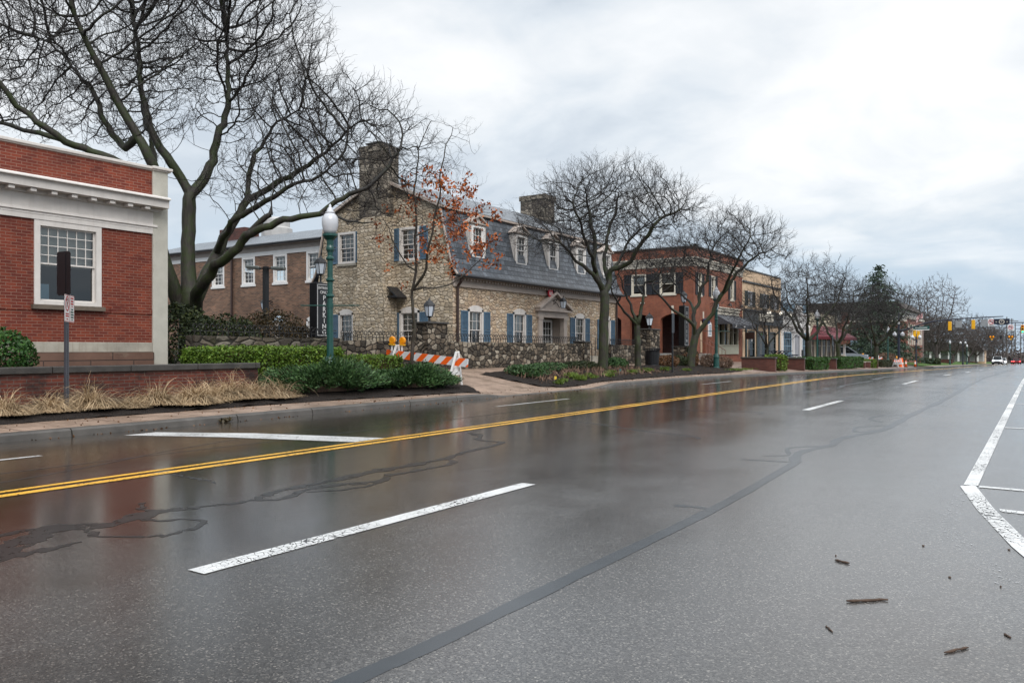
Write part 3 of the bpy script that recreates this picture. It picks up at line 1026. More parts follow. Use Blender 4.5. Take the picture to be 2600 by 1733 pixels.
def make_tree(name, label, loc, limbs, blobs, nattr, D=.2, di=1.4, dk=.34, scale=1.0, base=(0, 0), group=None, twigs=2, twig_len=.32, twig_r=.0055, r0=.006, e=2.35, mats=('mossy_bark', 'limb_bark', 'twig'), up=.05, cat='tree', jitter=.3):
    """limbs: ([(px,py,depth_m)...], r0, r1) measured off the tree's own elevation; scale = metres per unit"""
    rt = root(name, label, cat, loc, group=group)
    cv = lambda p: L3((p[0] - base[0]) * scale, p[2], (base[1] - p[1]) * scale)
    seeds = [([cv(p) for p in pts], a, b, None) for pts, a, b in limbs]
    bl = []
    for b in blobs:
        bl.append(((b[0] - base[0]) * scale, b[1], (base[1] - b[2]) * scale, b[3] * scale, b[4], b[5] * scale, *(b[6:])))
    at = sample_blobs(bl, nattr)
    at = np.array([(LAT * a[0] + DEP * a[1] + Vector((0, 0, a[2])))[:] for a in at])
    P, par, sr, ns = colonize(seeds, at, D, di, dk, up=up, jitter=jitter)
    rad = radii(P, par, sr, r0, e)
    tips = tree_meshes(rt, P, par, rad, ns, *mats, twigs=twigs, twig_len=twig_len, twig_r=twig_r)
    return rt, P, rad
# ================================================================ the setting: ground, road, kerbs, beds, markings
YF = frange(-14, 60, 1.0) + frange(62, 140, 3.0) + frange(150, 700, 25)
strip('ground', [-320, -120, -60, -45, -30, -24, -19, -17.3, -15.5, -14, -13.5, -12.6, -12.4, 15.2, 15.4, 60, 320], [-60] + YF + [1100], 'ground_soil', 0, zf=lambda x, y: G(x, y) - (.06 if x < -12.5 or x > 15.3 else .6))
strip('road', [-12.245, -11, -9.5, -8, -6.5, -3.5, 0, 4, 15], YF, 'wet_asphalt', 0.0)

def kerb():
    """concrete kerb with open joints; it drops flush at the driveway"""
    prof = [(-12.235, -.262), (-12.262, -.150), (-12.30, -.124), (-12.47, -.121), (-12.47, -.30)]
    m = MB()
    y = -14.0
    segs = []
    while y < 106:
        L = random.choice([1.8, 2.4, 3.0])
        segs.append((y, min(y + L, 106) - .02)); y += L
    for a, b in segs:
        sub = frange(a, b, .6)
        rows = [[m.p(x, yy, zc(yy) + z - (.105 * drop(yy) if i in (1, 2, 3) else 0)) for i, (x, z) in enumerate(prof)] for yy in sub]
        for r, q in zip(rows, rows[1:]):
            for i in range(len(prof) - 1): m.f.append((r[i], r[i + 1], q[i + 1], q[i]))
        m.f.append(tuple(rows[0])); m.f.append(tuple(reversed(rows[-1])))
    setp(m.build('kerb', 'kerb_concrete'), kind='structure')
    # far kerb past the side street
    m = MB()
    ys = frange(124, 420, 8)
    rows = [[m.p(x, yy, zc(yy) + z) for x, z in prof] for yy in ys]
    for r, q in zip(rows, rows[1:]):
        for i in range(len(prof) - 1): m.f.append((r[i], r[i + 1], q[i + 1], q[i]))
    setp(m.build('kerb', 'kerb_concrete'), kind='structure')
kerb()
SY = frange(-14, 60, .6) + frange(62, 107, 2.5)
strip('sidewalk', [-12.465, -12.7, -13.1, -13.5, -14.3, -15, -15.5, -16.4, -17.3, -18.6], SY, 'paver_walk', .004)
strip('terrace_paving', [-13.0, -13.5, -14.5, -15.5, -17.3, -18.6], frange(44.5, 107, 2), 'pale_walk', .010)
strip('parking_lot', [-60, -45, -30, -24, -19, -18.6], [-14, 0, 14, 24, 40, 60, 80, 107], 'lot_asphalt', -.02)
strip('side_street', [-75, -45, -25, -13, -12.24], frange(107.2, 123.5, 4), 'lot_asphalt', .0, zf=lambda x, y: zc(y) - .2 + (.03 if x < -20 else 0))
strip('sidewalk', [-12.465, -13.6], frange(124, 420, 10), 'pale_walk', .01)
strip('lawn', [-13.6, -15, -18, -25, -50, -110], frange(124, 420, 10), 'lawn_grass', .03)
strip('mulch_bed', [-13.4, -18.0], frange(92, 106.5, 2), 'mulch', .05)

bed1 = bed('mulch_bed', [(-13.45, -9), (-13.42, 0), (-13.38, 12), (-12.93, 16.6), (-12.85, 17.6), (-13.1, 18.2), (-14.0, 19.0), (-15.4, 18.6), (-16.7, 17.2), (-16.75, 11.9), (-15.05, 11.9), (-15.05, -9)], 'mulch', dz=.016, rough=.035)
bed2 = bed('mulch_bed', [(-15.9, 22.0), (-14.6, 21.8), (-13.35, 22.0), (-12.98, 22.6), (-12.95, 26), (-13.05, 31), (-13.45, 40), (-13.9, 44.4), (-15.3, 46.2), (-16.6, 45.2), (-16.7, 40), (-16.45, 33), (-16.35, 26), (-16.2, 23)], 'mulch', dz=.02, rough=.045)

# markings -------------------------------------------------------
def marking(name, mat, polys, dz=.004):
    m = MB()
    for poly in polys:
        m.face([(x, y, G(x, y) + dz) for x, y in poly])
    o = m.build(name, mat)
    o['kind'] = 'structure'
    return o
def line(x, w_, y0, y1, mat, name):
    return strip(name, [x - w_ / 2, x + w_ / 2], frange(y0, y1, 2.0 if y1 < 60 else 3), mat, .004, smooth_=False)
line(-6.42, .105, -12, 106, 'yellow_paint', 'yellow_line')
line(-6.64, .105, -12, 106, 'yellow_paint', 'yellow_line')
line(-6.42, .105, 124, 400, 'yellow_paint', 'yellow_line')
line(-6.64, .105, 124, 400, 'yellow_paint', 'yellow_line')
for k in range(9):
    y = 2.40 + 12.2 * k
    line(-3.45, .13, y, y + 3.05, 'white_paint', 'lane_dash')
for k in range(-1, 8):
    y = 13.75 + 12.2 * k
    line(-9.50, .12, y, y + 3.05, 'white_paint', 'lane_dash')
marking('stop_line', 'white_paint', [[(-12.12, 6.72), (-12.05, 7.22), (-9.4, 7.48), (-9.4, 6.90)], [(-9.4, 6.90), (-9.4, 7.48), (-6.72, 7.30), (-6.72, 6.80)]])
# parking bay on the near right
line(-.46, .10, 7.34, 106, 'white_paint', 'edge_line')
marking('parking_line', 'white_paint', [
    [(-.53, 7.26), (-.43, 7.36), (-.26, 6.35), (-.03, 5.25), (.75, 2.4), (.63, 2.36), (-.13, 5.20), (-.36, 6.28)],
    [(-.40, 7.27), (-.40, 7.35), (2.4, 7.30), (2.4, 7.20)],
    [(-.22, 6.28), (-.23, 6.37), (.4, 6.30), (.4, 6.16)]])
marking('parking_line', 'white_paint', [[(-.40, y), (-.40, y + .1), (2.2, y + .1), (2.2, y)] for y in (12.85, 18.5, 24.2, 29.9)], .005)
marking('ghost_line', 'worn_white_paint', [[(-.55, 7.2), (-.44, 7.2), (-.42, 5.6), (-.53, 5.6)], [(-.53, 5.6), (-.42, 5.6), (-.27, 5.0), (-.02, 4.3), (-.14, 4.25), (-.38, 4.95)]], .003)

# crack sealing ---------------------------------------------------
m = MB()
def snake(m, pts, w0, w1, n=7, dz=.0010, jit=.34):
    q = catmull([(x, y, 0) for x, y in pts], n)
    k = len(q)
    ph = random.uniform(0, 6)
    ribbon(m, [(p.x, p.y) for p in q], [(w0 + (w1 - w0) * i / k) * (1.0 - jit * .5 + jit * .8 * math.sin(i * .9 + ph) * .7 + jit * random.random()) for i in range(k)], dz)
def seal(m, pts, n=6, dz=.0010):
    """smeared sealant band; pts (x, y, width)"""
    q = catmull(pts, n)
    ph = random.uniform(0, 6)
    ribbon(m, [(p.x + random.gauss(0, .008), p.y + random.gauss(0, .012)) for p in q], [max(.012, p.z * (.58 + .22 * math.sin(i * 1.1 + ph) + .5 * random.random())) for i, p in enumerate(q)], dz)
seal(m, [(-4.72, 1.5, 0.289), (-4.7, 2.07, 0.255), (-4.9, 2.33, 0.204), (-5.0, 2.54, 0.238), (-4.83, 2.74, 0.170), (-4.95, 3.12, 0.170), (-4.84, 3.42, 0.102), (-4.75, 3.76, 0.060), (-4.88, 4.08, 0.102), (-4.9, 4.62, 0.136), (-4.95, 5.19, 0.187), (-4.93, 5.61, 0.170), (-4.93, 6.19, 0.119), (-5.06, 6.71, 0.102), (-5.2, 7.64, 0.076), (-5.55, 7.7, 0.068), (-5.9, 8.15, 0.119), (-6.2, 8.3, 0.085)])
seal(m, [(-4.78, 2.6, 0.085), (-4.60, 2.55, 0.043), (-4.37, 2.68, 0.038), (-4.27, 2.82, 0.051), (-4.33, 3.02, 0.060), (-4.45, 3.14, 0.043), (-4.59, 3.11, 0.043), (-4.72, 2.96, 0.051), (-4.88, 3.0, 0.068)], dz=.0013)
seal(m, [(-4.62, 1.5, 0.187), (-4.53, 1.99, 0.136), (-4.53, 2.12, 0.119), (-4.52, 2.26, 0.085), (-4.54, 2.40, 0.025)], dz=.0013)
seal(m, [(-4.95, 1.6, 0.102), (-5.05, 2.1, 0.085), (-5.1, 2.4, 0.068), (-5.0, 2.6, 0.085)], dz=.0014)
seal(m, [(-4.80, 3.75, 0.043), (-4.62, 3.89, 0.060), (-4.76, 4.33, 0.102), (-4.70, 4.56, 0.153), (-4.55, 4.9, 0.102), (-4.69, 5.13, 0.102), (-4.67, 5.45, 0.085), (-4.67, 6.03, 0.085), (-4.99, 6.26, 0.068)], dz=.0013)
seal(m, [(-4.68, 4.2, 0.043), (-4.50, 4.45, 0.043), (-4.48, 4.75, 0.051), (-4.6, 5.0, 0.068)], dz=.0016)
seal(m, [(-4.9, 3.1, 0.051), (-5.0, 3.16, 0.043), (-5.11, 3.13, 0.043), (-5.29, 3.26, 0.034), (-5.27, 3.2, 0.017)], dz=.0016)
seal(m, [(-6.3, 4.16, 0.060), (-6.11, 4.14, 0.051), (-5.8, 4.13, 0.043), (-5.6, 4.07, 0.025)])
setp(m.build('crack_seal', 'tar'), kind='structure')
m = MB()
snake(m, [(-1.9, .6), (-1.9, 1.89), (-1.88, 2.31), (-1.87, 3.5), (-1.86, 5.37), (-1.92, 7.03), (-1.96, 8.0)], .092, .085, 12, jit=.10)
snake(m, [(-1.98, 7.9), (-2.1, 8.7), (-1.97, 9.57), (-2.02, 10.27), (-1.78, 11.54), (-1.75, 12.63), (-1.76, 14.92), (-1.69, 19.83), (-1.74, 28), (-1.74, 46), (-1.74, 95)], .10, .12, 10)
snake(m, [(-2.0, 9.4), (-2.3, 9.0), (-2.16, 8.4), (-2.35, 8.2)], .06, .03)
snake(m, [(-1.8, 11.6), (-2.0, 11.2), (-2.1, 11.9), (-1.75, 12.4)], .06, .05)
snake(m, [(-1.72, 14.4), (-2.1, 14.2), (-2.2, 13.4), (-1.95, 12.9)], .08, .05)
snake(m, [(-2.13, 5.27), (-2.0, 5.3), (-1.86, 5.28)], .07, .05)
snake(m, [(-2.47, 7.82), (-2.2, 7.86), (-1.95, 7.9)], .06, .05)
snake(m, [(-6.3, 10.6), (-6.1, 10.57), (-5.15, 10.19), (-4.4, 9.78), (-3.6, 9.5), (-3.45, 9.3)], .05, .05)
snake(m, [(-6.3, 13.7), (-5.15, 13.5), (-4.02, 13.67), (-3.9, 13.3)], .05, .06)
snake(m, [(-4.9, 20.2), (-4.7, 20.7), (-5.0, 21.0), (-4.7, 22.16), (-4.9, 23), (-4.65, 23.6), (-4.8, 25), (-4.7, 29)], .16, .1)
snake(m, [(-4.8, 30), (-5.0, 34), (-4.8, 39), (-4.9, 47)], .2, .2)
snake(m, [(-8.0, 1), (-8.05, 5), (-7.95, 8), (-8.05, 14), (-8, 24), (-8, 40)], .035, .05, 10)
snake(m, [(-7.1, 2.6), (-7.6, 4), (-8.4, 5.6), (-8.9, 7.4), (-8.6, 9.5)], .035, .03, 8)
snake(m, [(-3.45, 16), (-3.55, 22), (-3.4, 30), (-3.5, 60)], .05, .08, 10)
setp(m.build('crack_seal', 'old_tar'), kind='structure')
# ================================================================ buildings
def gutter_pipe(par, off, pts, r=.055, mat='brown_pipe'):
    m = MB(off); m.tube(pts, r, 8); return m.build('downspout', mat, par)

# ---- red brick building at the left edge of the picture (front x = -18.4)
X0 = -18.4
o0 = (X0, 8, G(X0, 8))
b1 = root('brick_building', 'red brick building with white cornice and one tall window at the left edge', 'building', o0)
y0, y1 = -5.0, 11.56
zb = o0[2]
m = MB(o0)
wall(m, 'x', X0, y0, y1, 1.23, 5.50, [(8.77, 10.27, 2.06, 3.93)], .14)
m.face([(X0 + .004, 11.50, 1.23), (X0 - 14, 11.50, 1.23), (X0 - 14, 11.50, 5.5), (X0, 11.50, 5.5)])
m.build('wall', 'red_brick', b1)
f = axis_fn('x', X0)
m = MB(o0); abox(m, f, 11.56, 11.96, zb - .2, 5.52, -.06, .30); abox(m, f, 11.56, 11.95, zb - .2, 5.3, .30, 14)
m.build('corner_pier', 'stucco', b1, bevel=.012)
m = MB(o0)          # parapet coping
abox(m, f, y0, 11.60, 5.50, 5.53, -.03, .34); abox(m, f, y0, 11.62, 5.53, 5.60, -.07, .36)
abox(m, f, 11.54, 12.02, 5.505, 5.54, -.10, .36); abox(m, f, 11.52, 12.05, 5.54, 5.61, -.14, .40)
m.build('coping', 'white_trim', b1, bevel=.012)
m = MB(o0)          # cornice: crown, corona, frieze, architrave
prof = [(-.002, 4.87), (-.22, 4.86), (-.40, 4.82), (-.44, 4.78), (-.44, 4.755), (-.37, 4.75), (-.36, 4.70), (-.355, 4.565), (-.35, 4.56), (-.10, 4.555), (-.10, 4.47), (-.055, 4.46), (-.05, 4.16), (-.075, 4.15), (-.085, 4.10), (-.05, 4.085), (-.055, 4.04), (-.045, 4.035), (-.045, 3.93), (-.002, 3.93)]
A = [m.p(*f(y0, z, d)) for d, z in prof]; B = [m.p(*f(11.66 + (.14 if z > 4.5 else 0), z, d)) for d, z in prof]
for i in range(len(prof) - 1): m.f.append((A[i], B[i], B[i + 1], A[i + 1]))
m.f.append(tuple(B))
m.build('cornice', 'white_trim', b1)
y = 11.2
mods = None
while y > 6.5:
    q = MB(o0); abox(q, f, y, y + .13, 4.475, 4.554, -.31, -.10); q.build('bracket', 'white_trim', b1, bevel=.012); y -= .44
m = MB(o0)
abox(m, f, y0, 11.555, 1.00, 1.235, -.05, .1); m.build('water_table', 'limestone', b1, bevel=.01)
m = MB(o0); abox(m, f, y0, 11.555, zb - .3, .995, -.10, .1); m.build('foundation', 'rock_face', b1)
m = MB(o0); abox(m, f, y0, 11.555, 1.93, 1.935, -.02, 0); abox(m, f, y0, 8.55, 1.935, 2.06, -.018, .0); abox(m, f, 10.5, 11.555, 1.935, 2.06, -.018, .0)
m.build('brick_band', 'red_brick', b1)
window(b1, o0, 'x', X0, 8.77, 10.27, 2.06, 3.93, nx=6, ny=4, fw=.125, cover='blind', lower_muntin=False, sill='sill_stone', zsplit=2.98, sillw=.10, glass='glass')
m = MB(o0); m.box(X0 - 14, X0 - .30, y0, 11.5, 5.05, 5.15); m.build('roof', 'brown_roof', b1)
m = MB(o0); m.box(X0 - .5, X0 - .42, 8.95, 9.3, 2.2, 2.55); m.build('notice', 'sky_paint', b1)

# ---- stone house with mansard roof (front x = -19, gable y = 24.5)
XH, YG, YE = -19.0, 24.5, 38.95
oh = (XH, YG, G(XH, YG))
hs = root('stone_house', 'tan rubble stone house with slate mansard roof, white dormers and blue shutters', 'building', oh)
zb = oh[2] - .15
wy = [26.0, 29.25, 34.75, 37.6]
holes = [(c - .52, c + .52, 1.02, 2.82) for c in wy] + [(31.05, 33.15, .75, 2.78)]
m = MB(oh)
wall(m, 'x', XH, YG, YE, zb, 3.52, holes, .16)
for c in wy: spandrel(m, 'x', XH, c - .52, c + .52, 2.82, .16)
m.build('front_wall', 'house_stone', hs)
# gable end, following the gambrel outline
m = MB(oh)
gw = [(-25.22, -24.18, 4.70, 6.05), (-21.72, -20.66, 4.62, 5.98), (-25.20, -24.30, 1.02, 2.76), (-21.72, -20.66, 1.02, 2.76)]
wall(m, 'y', YG, -26.5, XH, zb, 3.75, [g for g in gw if g[3] < 3.5], .16)
for g in gw:
    if g[3] < 3.5: spandrel(m, 'y', YG, g[0], g[1], g[3], .15)
def gxl(z): return -26.5 + (0 if z < 3.8 else .54 * min(1, (z - 3.8) / 2.85))
def gxr(z): return -19.0 - (0 if z < 3.8 else .54 * min(1, (z - 3.8) / 2.85))
zl = [3.75, 4.62, 4.70, 5.98, 6.05, 6.65]
for za, zd in zip(zl, zl[1:]):
    cuts = [g for g in gw if g[2] <= za + .001 and g[3] >= zd - .001]
    edges = [(gxl(za), gxl(zd))]
    for g in sorted(cuts): edges += [(g[0], g[0]), (g[1], g[1])]
    edges.append((gxr(za), gxr(zd)))
    for k in range(0, len(edges), 2):
        (p, q), (r_, s_) = edges[k], edges[k + 1]
        m.face([(p, YG, za), (r_, YG, za), (s_, YG, zd), (q, YG, zd)])
for g in gw[:2]:
    for (p, q) in (((g[0], g[2]), (g[1], g[2])), ((g[1], g[2]), (g[1], g[3])), ((g[1], g[3]), (g[0], g[3])), ((g[0], g[3]), (g[0], g[2]))):
        m.face([(p[0], YG, p[1]), (q[0], YG, q[1]), (q[0], YG + .16, q[1]), (p[0], YG + .16, p[1])])
m.face([(gxl(6.65), YG, 6.65), (gxr(6.65), YG, 6.65), (-22.75, YG, 8.12)])
m.face([(-26.5, YE, zb), (XH, YE, zb), (XH, YE, 3.75), (gxr(6.65), YE, 6.65), (-22.75, YE, 8.12), (gxl(6.65), YE, 6.65), (-26.5, YE, 3.75)])
m.face([(-26.5, YG, zb), (-26.5, YE, zb), (-26.5, YE, 3.8), (-26.5, YG, 3.8)])
m.build('gable_wall', 'gable_stone', hs)
# roofs
m = MB(oh)
bell = [(-18.66, 3.90), (-18.88, 4.20), (-19.05, 4.60), (-19.27, 5.45), (-19.56, 6.66)]
ya, yb = YG - .10, YE + .12
for (x1, z1), (x2, z2) in zip(bell, bell[1:]):
    m.face([(x1, ya, z1), (x1, yb, z1), (x2, yb, z2), (x2, ya, z2)])
    m.face([(-45.5 - x1, ya, z1), (-45.5 - x1, yb, z1), (-45.5 - x2, yb, z2), (-45.5 - x2, ya, z2)])
m.build('mansard_roof', 'mansard_slate', hs)
m = MB(oh)
for s in (1, -1):
    xx = lambda x: x if s == 1 else -45.5 - x
    m.face([(xx(-19.46), ya - .05, 6.70), (xx(-19.46), yb + .05, 6.70), (xx(-22.75), yb + .05, 8.17), (xx(-22.75), ya - .05, 8.17)])
m.build('upper_roof', 'roof_slate', hs)
m = MB(oh)
m.box(-19.58, -19.44, ya - .06, yb + .06, 6.60, 6.68)
m.beam((-19.48, ya - .05, 6.66), (-22.75, ya - .05, 8.12), .10, .12)
m.beam((-26.02, ya - .05, 6.66), (-22.75, ya - .05, 8.12), .10, .12)
for (x1, z1), (x2, z2) in zip(bell, bell[1:]):
    for s in (1, -1):
        xx = lambda x: x if s == 1 else -45.5 - x
        m.beam((xx(x1), ya + .01, z1), (xx(x2), ya + .01, z2), .07, .05)
m.build('verge_board', 'taupe_trim', hs)
m = MB(oh)
m.box(-19.00, -18.93, YG + .02, YE, 3.50, 3.66)
m.box(-19.02, -18.96, YG + .02, YE, 3.66, 3.90)
m.box(-18.98, -18.72, YG + .02, YE, 3.84, 3.90)
m.build('eaves_board', 'taupe_trim', hs, bevel=.008)
m = MB(oh)
y = YG + .1
while y < YE - .1:
    m.box(-18.95, -18.82, y, y + .10, 3.745, 3.835); y += .21
m.build('dentil_band', 'taupe_trim', hs)
m = MB(oh)
m.tube([(-18.66, ya - .04, 3.895), (-18.66, yb + .04, 3.895)], .06, 8)
m.build('gutter', 'black_metal', hs)
for yy in (24.72, 38.72):
    gutter_pipe(hs, oh, [(-18.70, yy, 3.86), (-18.74, yy, 3.70), (-18.90, yy, 3.52), (-18.92, yy, 3.35), (-18.92, yy, .5)])
for k, c in enumerate(wy):
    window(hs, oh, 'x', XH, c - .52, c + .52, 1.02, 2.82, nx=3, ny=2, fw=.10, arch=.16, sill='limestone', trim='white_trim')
    for a in (c - .99, c + .54): shutter(hs, oh, 'x', XH, a, a + .45, 1.04, 2.58, 'blue_shutter')
for g in gw:
    up_ = g[2] > 3
    window(hs, oh, 'y', YG, *g, nx=3, ny=3, fw=.10, arch=0 if up_ else .15, sill='limestone')
    lo, hi = g[2] + .02, g[3] - (.02 if up_ else .22)
    shutter(hs, oh, 'y', YG, g[0] - .44, g[0] - .02, lo, hi, 'blue_shutter')
    shutter(hs, oh, 'y', YG, g[1] + .02, g[1] + .44, lo, hi, 'blue_shutter')
# dormers
for c in (26.35, 29.6, 32.38, 35.1, 37.95):
    m = MB(oh); xf = -19.13
    fD = axis_fn('x', xf)
    hw = .55
    wall(m, 'x', xf, c - hw, c + hw, 4.66, 6.20, [(c - .42, c + .42, 4.78, 6.06)], .1)
    for s in (-1, 1): m.face([(xf, c + s * hw, 4.60), (xf, c + s * hw, 6.20), (-19.50, c + s * hw, 6.20), (-19.10, c + s * hw, 4.60)])
    m.face([(xf, c - hw, 6.20), (xf, c + hw, 6.20), (xf, c, 6.46)])
    abox(m, fD, c - hw - .05, c + hw + .05, 4.60, 4.68, -.06, .06)
    d = m.build('dormer', 'white_trim', hs)
    m = MB(oh)
    for s in (-1, 1):
        m.face([(xf + .10, c + s * (hw + .10), 6.14), (-19.58, c + s * (hw + .10), 6.14), (-19.58, c, 6.52), (xf + .10, c, 6.52)])
        m.beam((xf + .07, c + s * (hw + .09), 6.155), (xf + .07, c, 6.485), .07, .06)
    m.box(xf - .02, xf + .08, c - hw - .09, c + hw + .09, 6.14, 6.19)
    m.build('dormer_roof', 'taupe_trim', d)
    window(d, oh, 'x', xf, c - .42, c + .42, 4.78, 6.06, nx=3, ny=2, fw=.07, trim='bright_white', sill=None, cover='curtain')
# chimneys
m = MB(oh)
m.box(-23.54, -21.84, YG - .82, YG - .004, zb, 3.30)
A = [(-23.54, YG - .82, 3.30), (-21.84, YG - .82, 3.30), (-21.84, YG - .004, 3.30), (-23.54, YG - .004, 3.30)]
B = [(-23.36, YG - .76, 3.75), (-22.0, YG - .76, 3.75), (-22.0, YG - .004, 3.75), (-23.36, YG - .004, 3.75)]
for i in range(4): m.face([A[i], A[(i + 1) % 4], B[(i + 1) % 4], B[i]])
m.box(-23.36, -22.0, YG - .76, YG + .3, 3.75, 6.4)
m.build('chimney_breast', 'gable_stone', hs)
m = MB(oh)
m.box(-23.28, -22.06, YG - .72, YG + .32, 6.4, 9.05)
m.box(-23.30, -22.04, YG - .74, YG + .34, 9.05, 9.32)
ch = m.build('chimney', 'chimney_stone', hs)
m = MB(oh); m.box(-23.0, -22.4, YG - .5, YG + .1, 9.32, 9.44); m.cbox(-22.7, YG - .2, 9.44, .8, .7, .05); m.build('chimney_cap', 'dark_stone', ch)
m = MB(oh); m.box(-21.835, -21.35, YG - .6, YG - .01, 3.12, 3.2); m.beam((-21.82, YG - .35, 3.55), (-21.30, YG - .35, 3.12), .6, .05); m.build('chimney_flashing', 'black_metal', hs)
m = MB(oh)
m.box(-23.5, -22.0, 36.3, 37.4, 7.3, 9.05); m.box(-23.56, -21.94, 36.24, 37.46, 9.05, 9.3)
m.build('chimney', 'chimney_stone', hs)
# portico
fH = axis_fn('x', XH)
m = MB(oh)
for a in (30.76, 33.02):
    abox(m, fH, a, a + .30, .62, 2.40, -.10, .14); abox(m, fH, a - .03, a + .33, 2.40, 2.50, -.13, .14); abox(m, fH, a - .03, a + .33, .62, .78, -.13, .14)
abox(m, fH, 30.66, 33.42, 2.50, 2.62, -.13, 0); abox(m, fH, 30.70, 33.38, 2.62, 2.78, -.10, 0); abox(m, fH, 30.55, 33.53, 2.78, 2.87, -.26, 0)
m.prism([(30.66, 2.87), (33.42, 2.87), (32.04, 3.56)], fH, -.12, 0)
for s in (-1, 1):
    m.beam((XH + .16, 32.04 + s * 1.52, 2.90), (XH + .16, 32.04, 3.66), .30, .10)
pt = m.build('portico', 'taupe_trim', hs, bevel=.006)
m = MB(oh)
m.face([(XH - .66, 31.0, .6), (XH - .66, 33.2, .6), (XH - .66, 33.2, 2.8), (XH - .66, 31.0, 2.8)])
m.face([(XH, 31.06, .6), (XH - .66, 31.06, .6), (XH - .66, 31.06, 2.8), (XH, 31.06, 2.8)])
m.face([(XH, 33.14, .6), (XH - .66, 33.14, .6), (XH - .66, 33.14, 2.8), (XH, 33.14, 2.8)])
m.face([(XH, 31.06, 2.77), (XH - .66, 31.06, 2.77), (XH - .66, 33.14, 2.77), (XH, 33.14, 2.77)])
m.face([(XH, 31.06, .66), (XH - .66, 31.06, .66), (XH - .66, 33.14, .66), (XH, 33.14, .66)])
for (za, zd) in ((.85, 1.5), (1.6, 2.55)):
    m.box(XH - .55, XH - .12, 33.10, 33.13, za, zd)
m.build('entrance_recess', 'beige_panel', pt)
fd = axis_fn('x', XH - .62)
for da, db in ((31.12, 32.08), (32.12, 33.08)):
    m = MB(oh)
    for q in ((da, da + .12, .68, 2.45), (db - .12, db, .68, 2.45), (da + .12, db - .12, .68, 1.10), (da + .12, db - .12, 2.33, 2.45)): abox(m, fd, *q, -.03, .02)
    for k in range(1, 3): abox(m, fd, da + .12 + k * .24 - .012, da + .12 + k * .24 + .012, 1.10, 2.33, -.024, .015)
    for k in range(1, 4): abox(m, fd, da + .12, db - .12, 1.10 + k * .307 - .012, 1.10 + k * .307 + .012, -.022, .015)
    dr = m.build('door', 'bright_white', hs)
    m = MB(oh); m.face([fd(da + .1, 1.0, .0), fd(db - .1, 1.0, 0), fd(db - .1, 2.36, 0), fd(da + .1, 2.36, 0)]); m.build('pane', 'dark_glass', dr)
    m = MB(oh); m.cbox(XH - .56, db - .06 if da < 32 else da + .06, 1.5, .05, .03, .14); m.build('handle', 'chrome', dr)
m = MB(oh)
for k in range(3): m.box(XH + .02 + .32 * k, XH + .34 + .32 * k, 30.6, 33.5, .1, .62 - .16 * k)
m.build('entrance_step', 'limestone', hs)
# bank sign over the entrance: red shield with us, then bank in blue
sg = root('bank_sign', 'small red and blue bank sign on the eaves above the stone house door', 'sign', (-18.84, 31.6, 3.60))
m = MB()
sh = [(-.19, .17), (.19, .17), (.19, -.08), (.10, -.16), (0, -.22), (-.10, -.16), (-.19, -.08)]
m.prism([(a, b) for a, b in sh], lambda a, b, d: (d, a, b), 0, .05); m.build('shield', 'sign_red', sg)
text('us', .31, 'sign_white', sg, (.054, 0, .03), FACE_X, .006)
text('bank', .32, 'navy', sg, (.02, .60, .02), FACE_X, .03, sx=1.05)

# ---- brown brick wing behind the big tree (faces -Y)
YW = 25.0
ow = (-32, YW, G(-32, YW))
wg = root('brick_wing', 'brown brick two storey building with white lintels and slate roof, behind the big bare tree', 'building', ow)
m = MB(ow)
ww = [(-36.95, -36.05, 4.15, 5.47), (-34.6, -33.65, 4.15, 5.47), (-32.28, -31.33, 4.15, 5.47), (-30.0, -29.06, 4.15, 5.47), (-27.75, -26.85, 4.15, 5.47)]
low = [(-27.75, -26.82, 1.0, 2.55)]
dh = (-30.3, -29.05, .5, 2.62)
wall(m, 'y', YW, -42, -26.52, .3, 5.55, ww + low + [dh], .14)
spandrel(m, 'y', YW, *dh[:2], 2.62, .28); spandrel(m, 'y', YW, *low[0][:2], 2.55, .14)
m.face([(-42, YW, .3), (-42, YW + 9, .3), (-42, YW + 9, 5.9), (-42, YW, 5.9)])
m.build('wall', 'brown_brick', wg)
fW = axis_fn('y', YW)
m = MB(ow); abox(m, fW, -42, -26.55, 5.475, 5.66, -.035, .1); m.build('lintel_band', 'bright_white', wg)
m = MB(ow); abox(m, fW, -42, -26.55, 5.66, 5.95, -.02, .1); abox(m, fW, -42, -26.55, 5.90, 5.96, -.30, .1); m.build('eaves_board', 'taupe_trim', wg)
m = MB(ow); m.tube([(-42, YW - .33, 5.95), (-26.5, YW - .33, 5.95)], .065, 8); m.build('gutter', 'black_metal', wg)
m = MB(ow); m.face([(-42, YW - .30, 5.98), (-25.8, YW - .30, 5.98), (-25.8, YW + 4.4, 7.35), (-42, YW + 4.4, 7.35)]); m.face([(-42, YW + 9, 5.98), (-25.8, YW + 9, 5.98), (-25.8, YW + 4.4, 7.35), (-42, YW + 4.4, 7.35)]); m.build('roof', 'roof_slate', wg)
for q in ww: window(wg, ow, 'y', YW, *q, nx=3, ny=3, fw=.10, sill='bright_white', trim='bright_white', sillw=.05)
window(wg, ow, 'y', YW, *low[0], nx=3, ny=3, fw=.10, arch=.14, trim='bright_white', sill='limestone')
gutter_pipe(wg, ow, [(-32.98, YW - .30, 5.9), (-32.98, YW - .10, 5.6), (-32.98, YW - .08, 5.4), (-32.98, YW - .08, .5)])
m = MB(ow)
abox(m, fW, dh[0], dh[1], .5, 2.34, .08, .12); dd = m.build('door', 'beige_panel', wg)
m = MB(ow); abox(m, fW, -29.75, -29.2, 1.5, 2.2, .07, .079); m.build('pane', 'dark_glass', dd)
m = MB(ow)
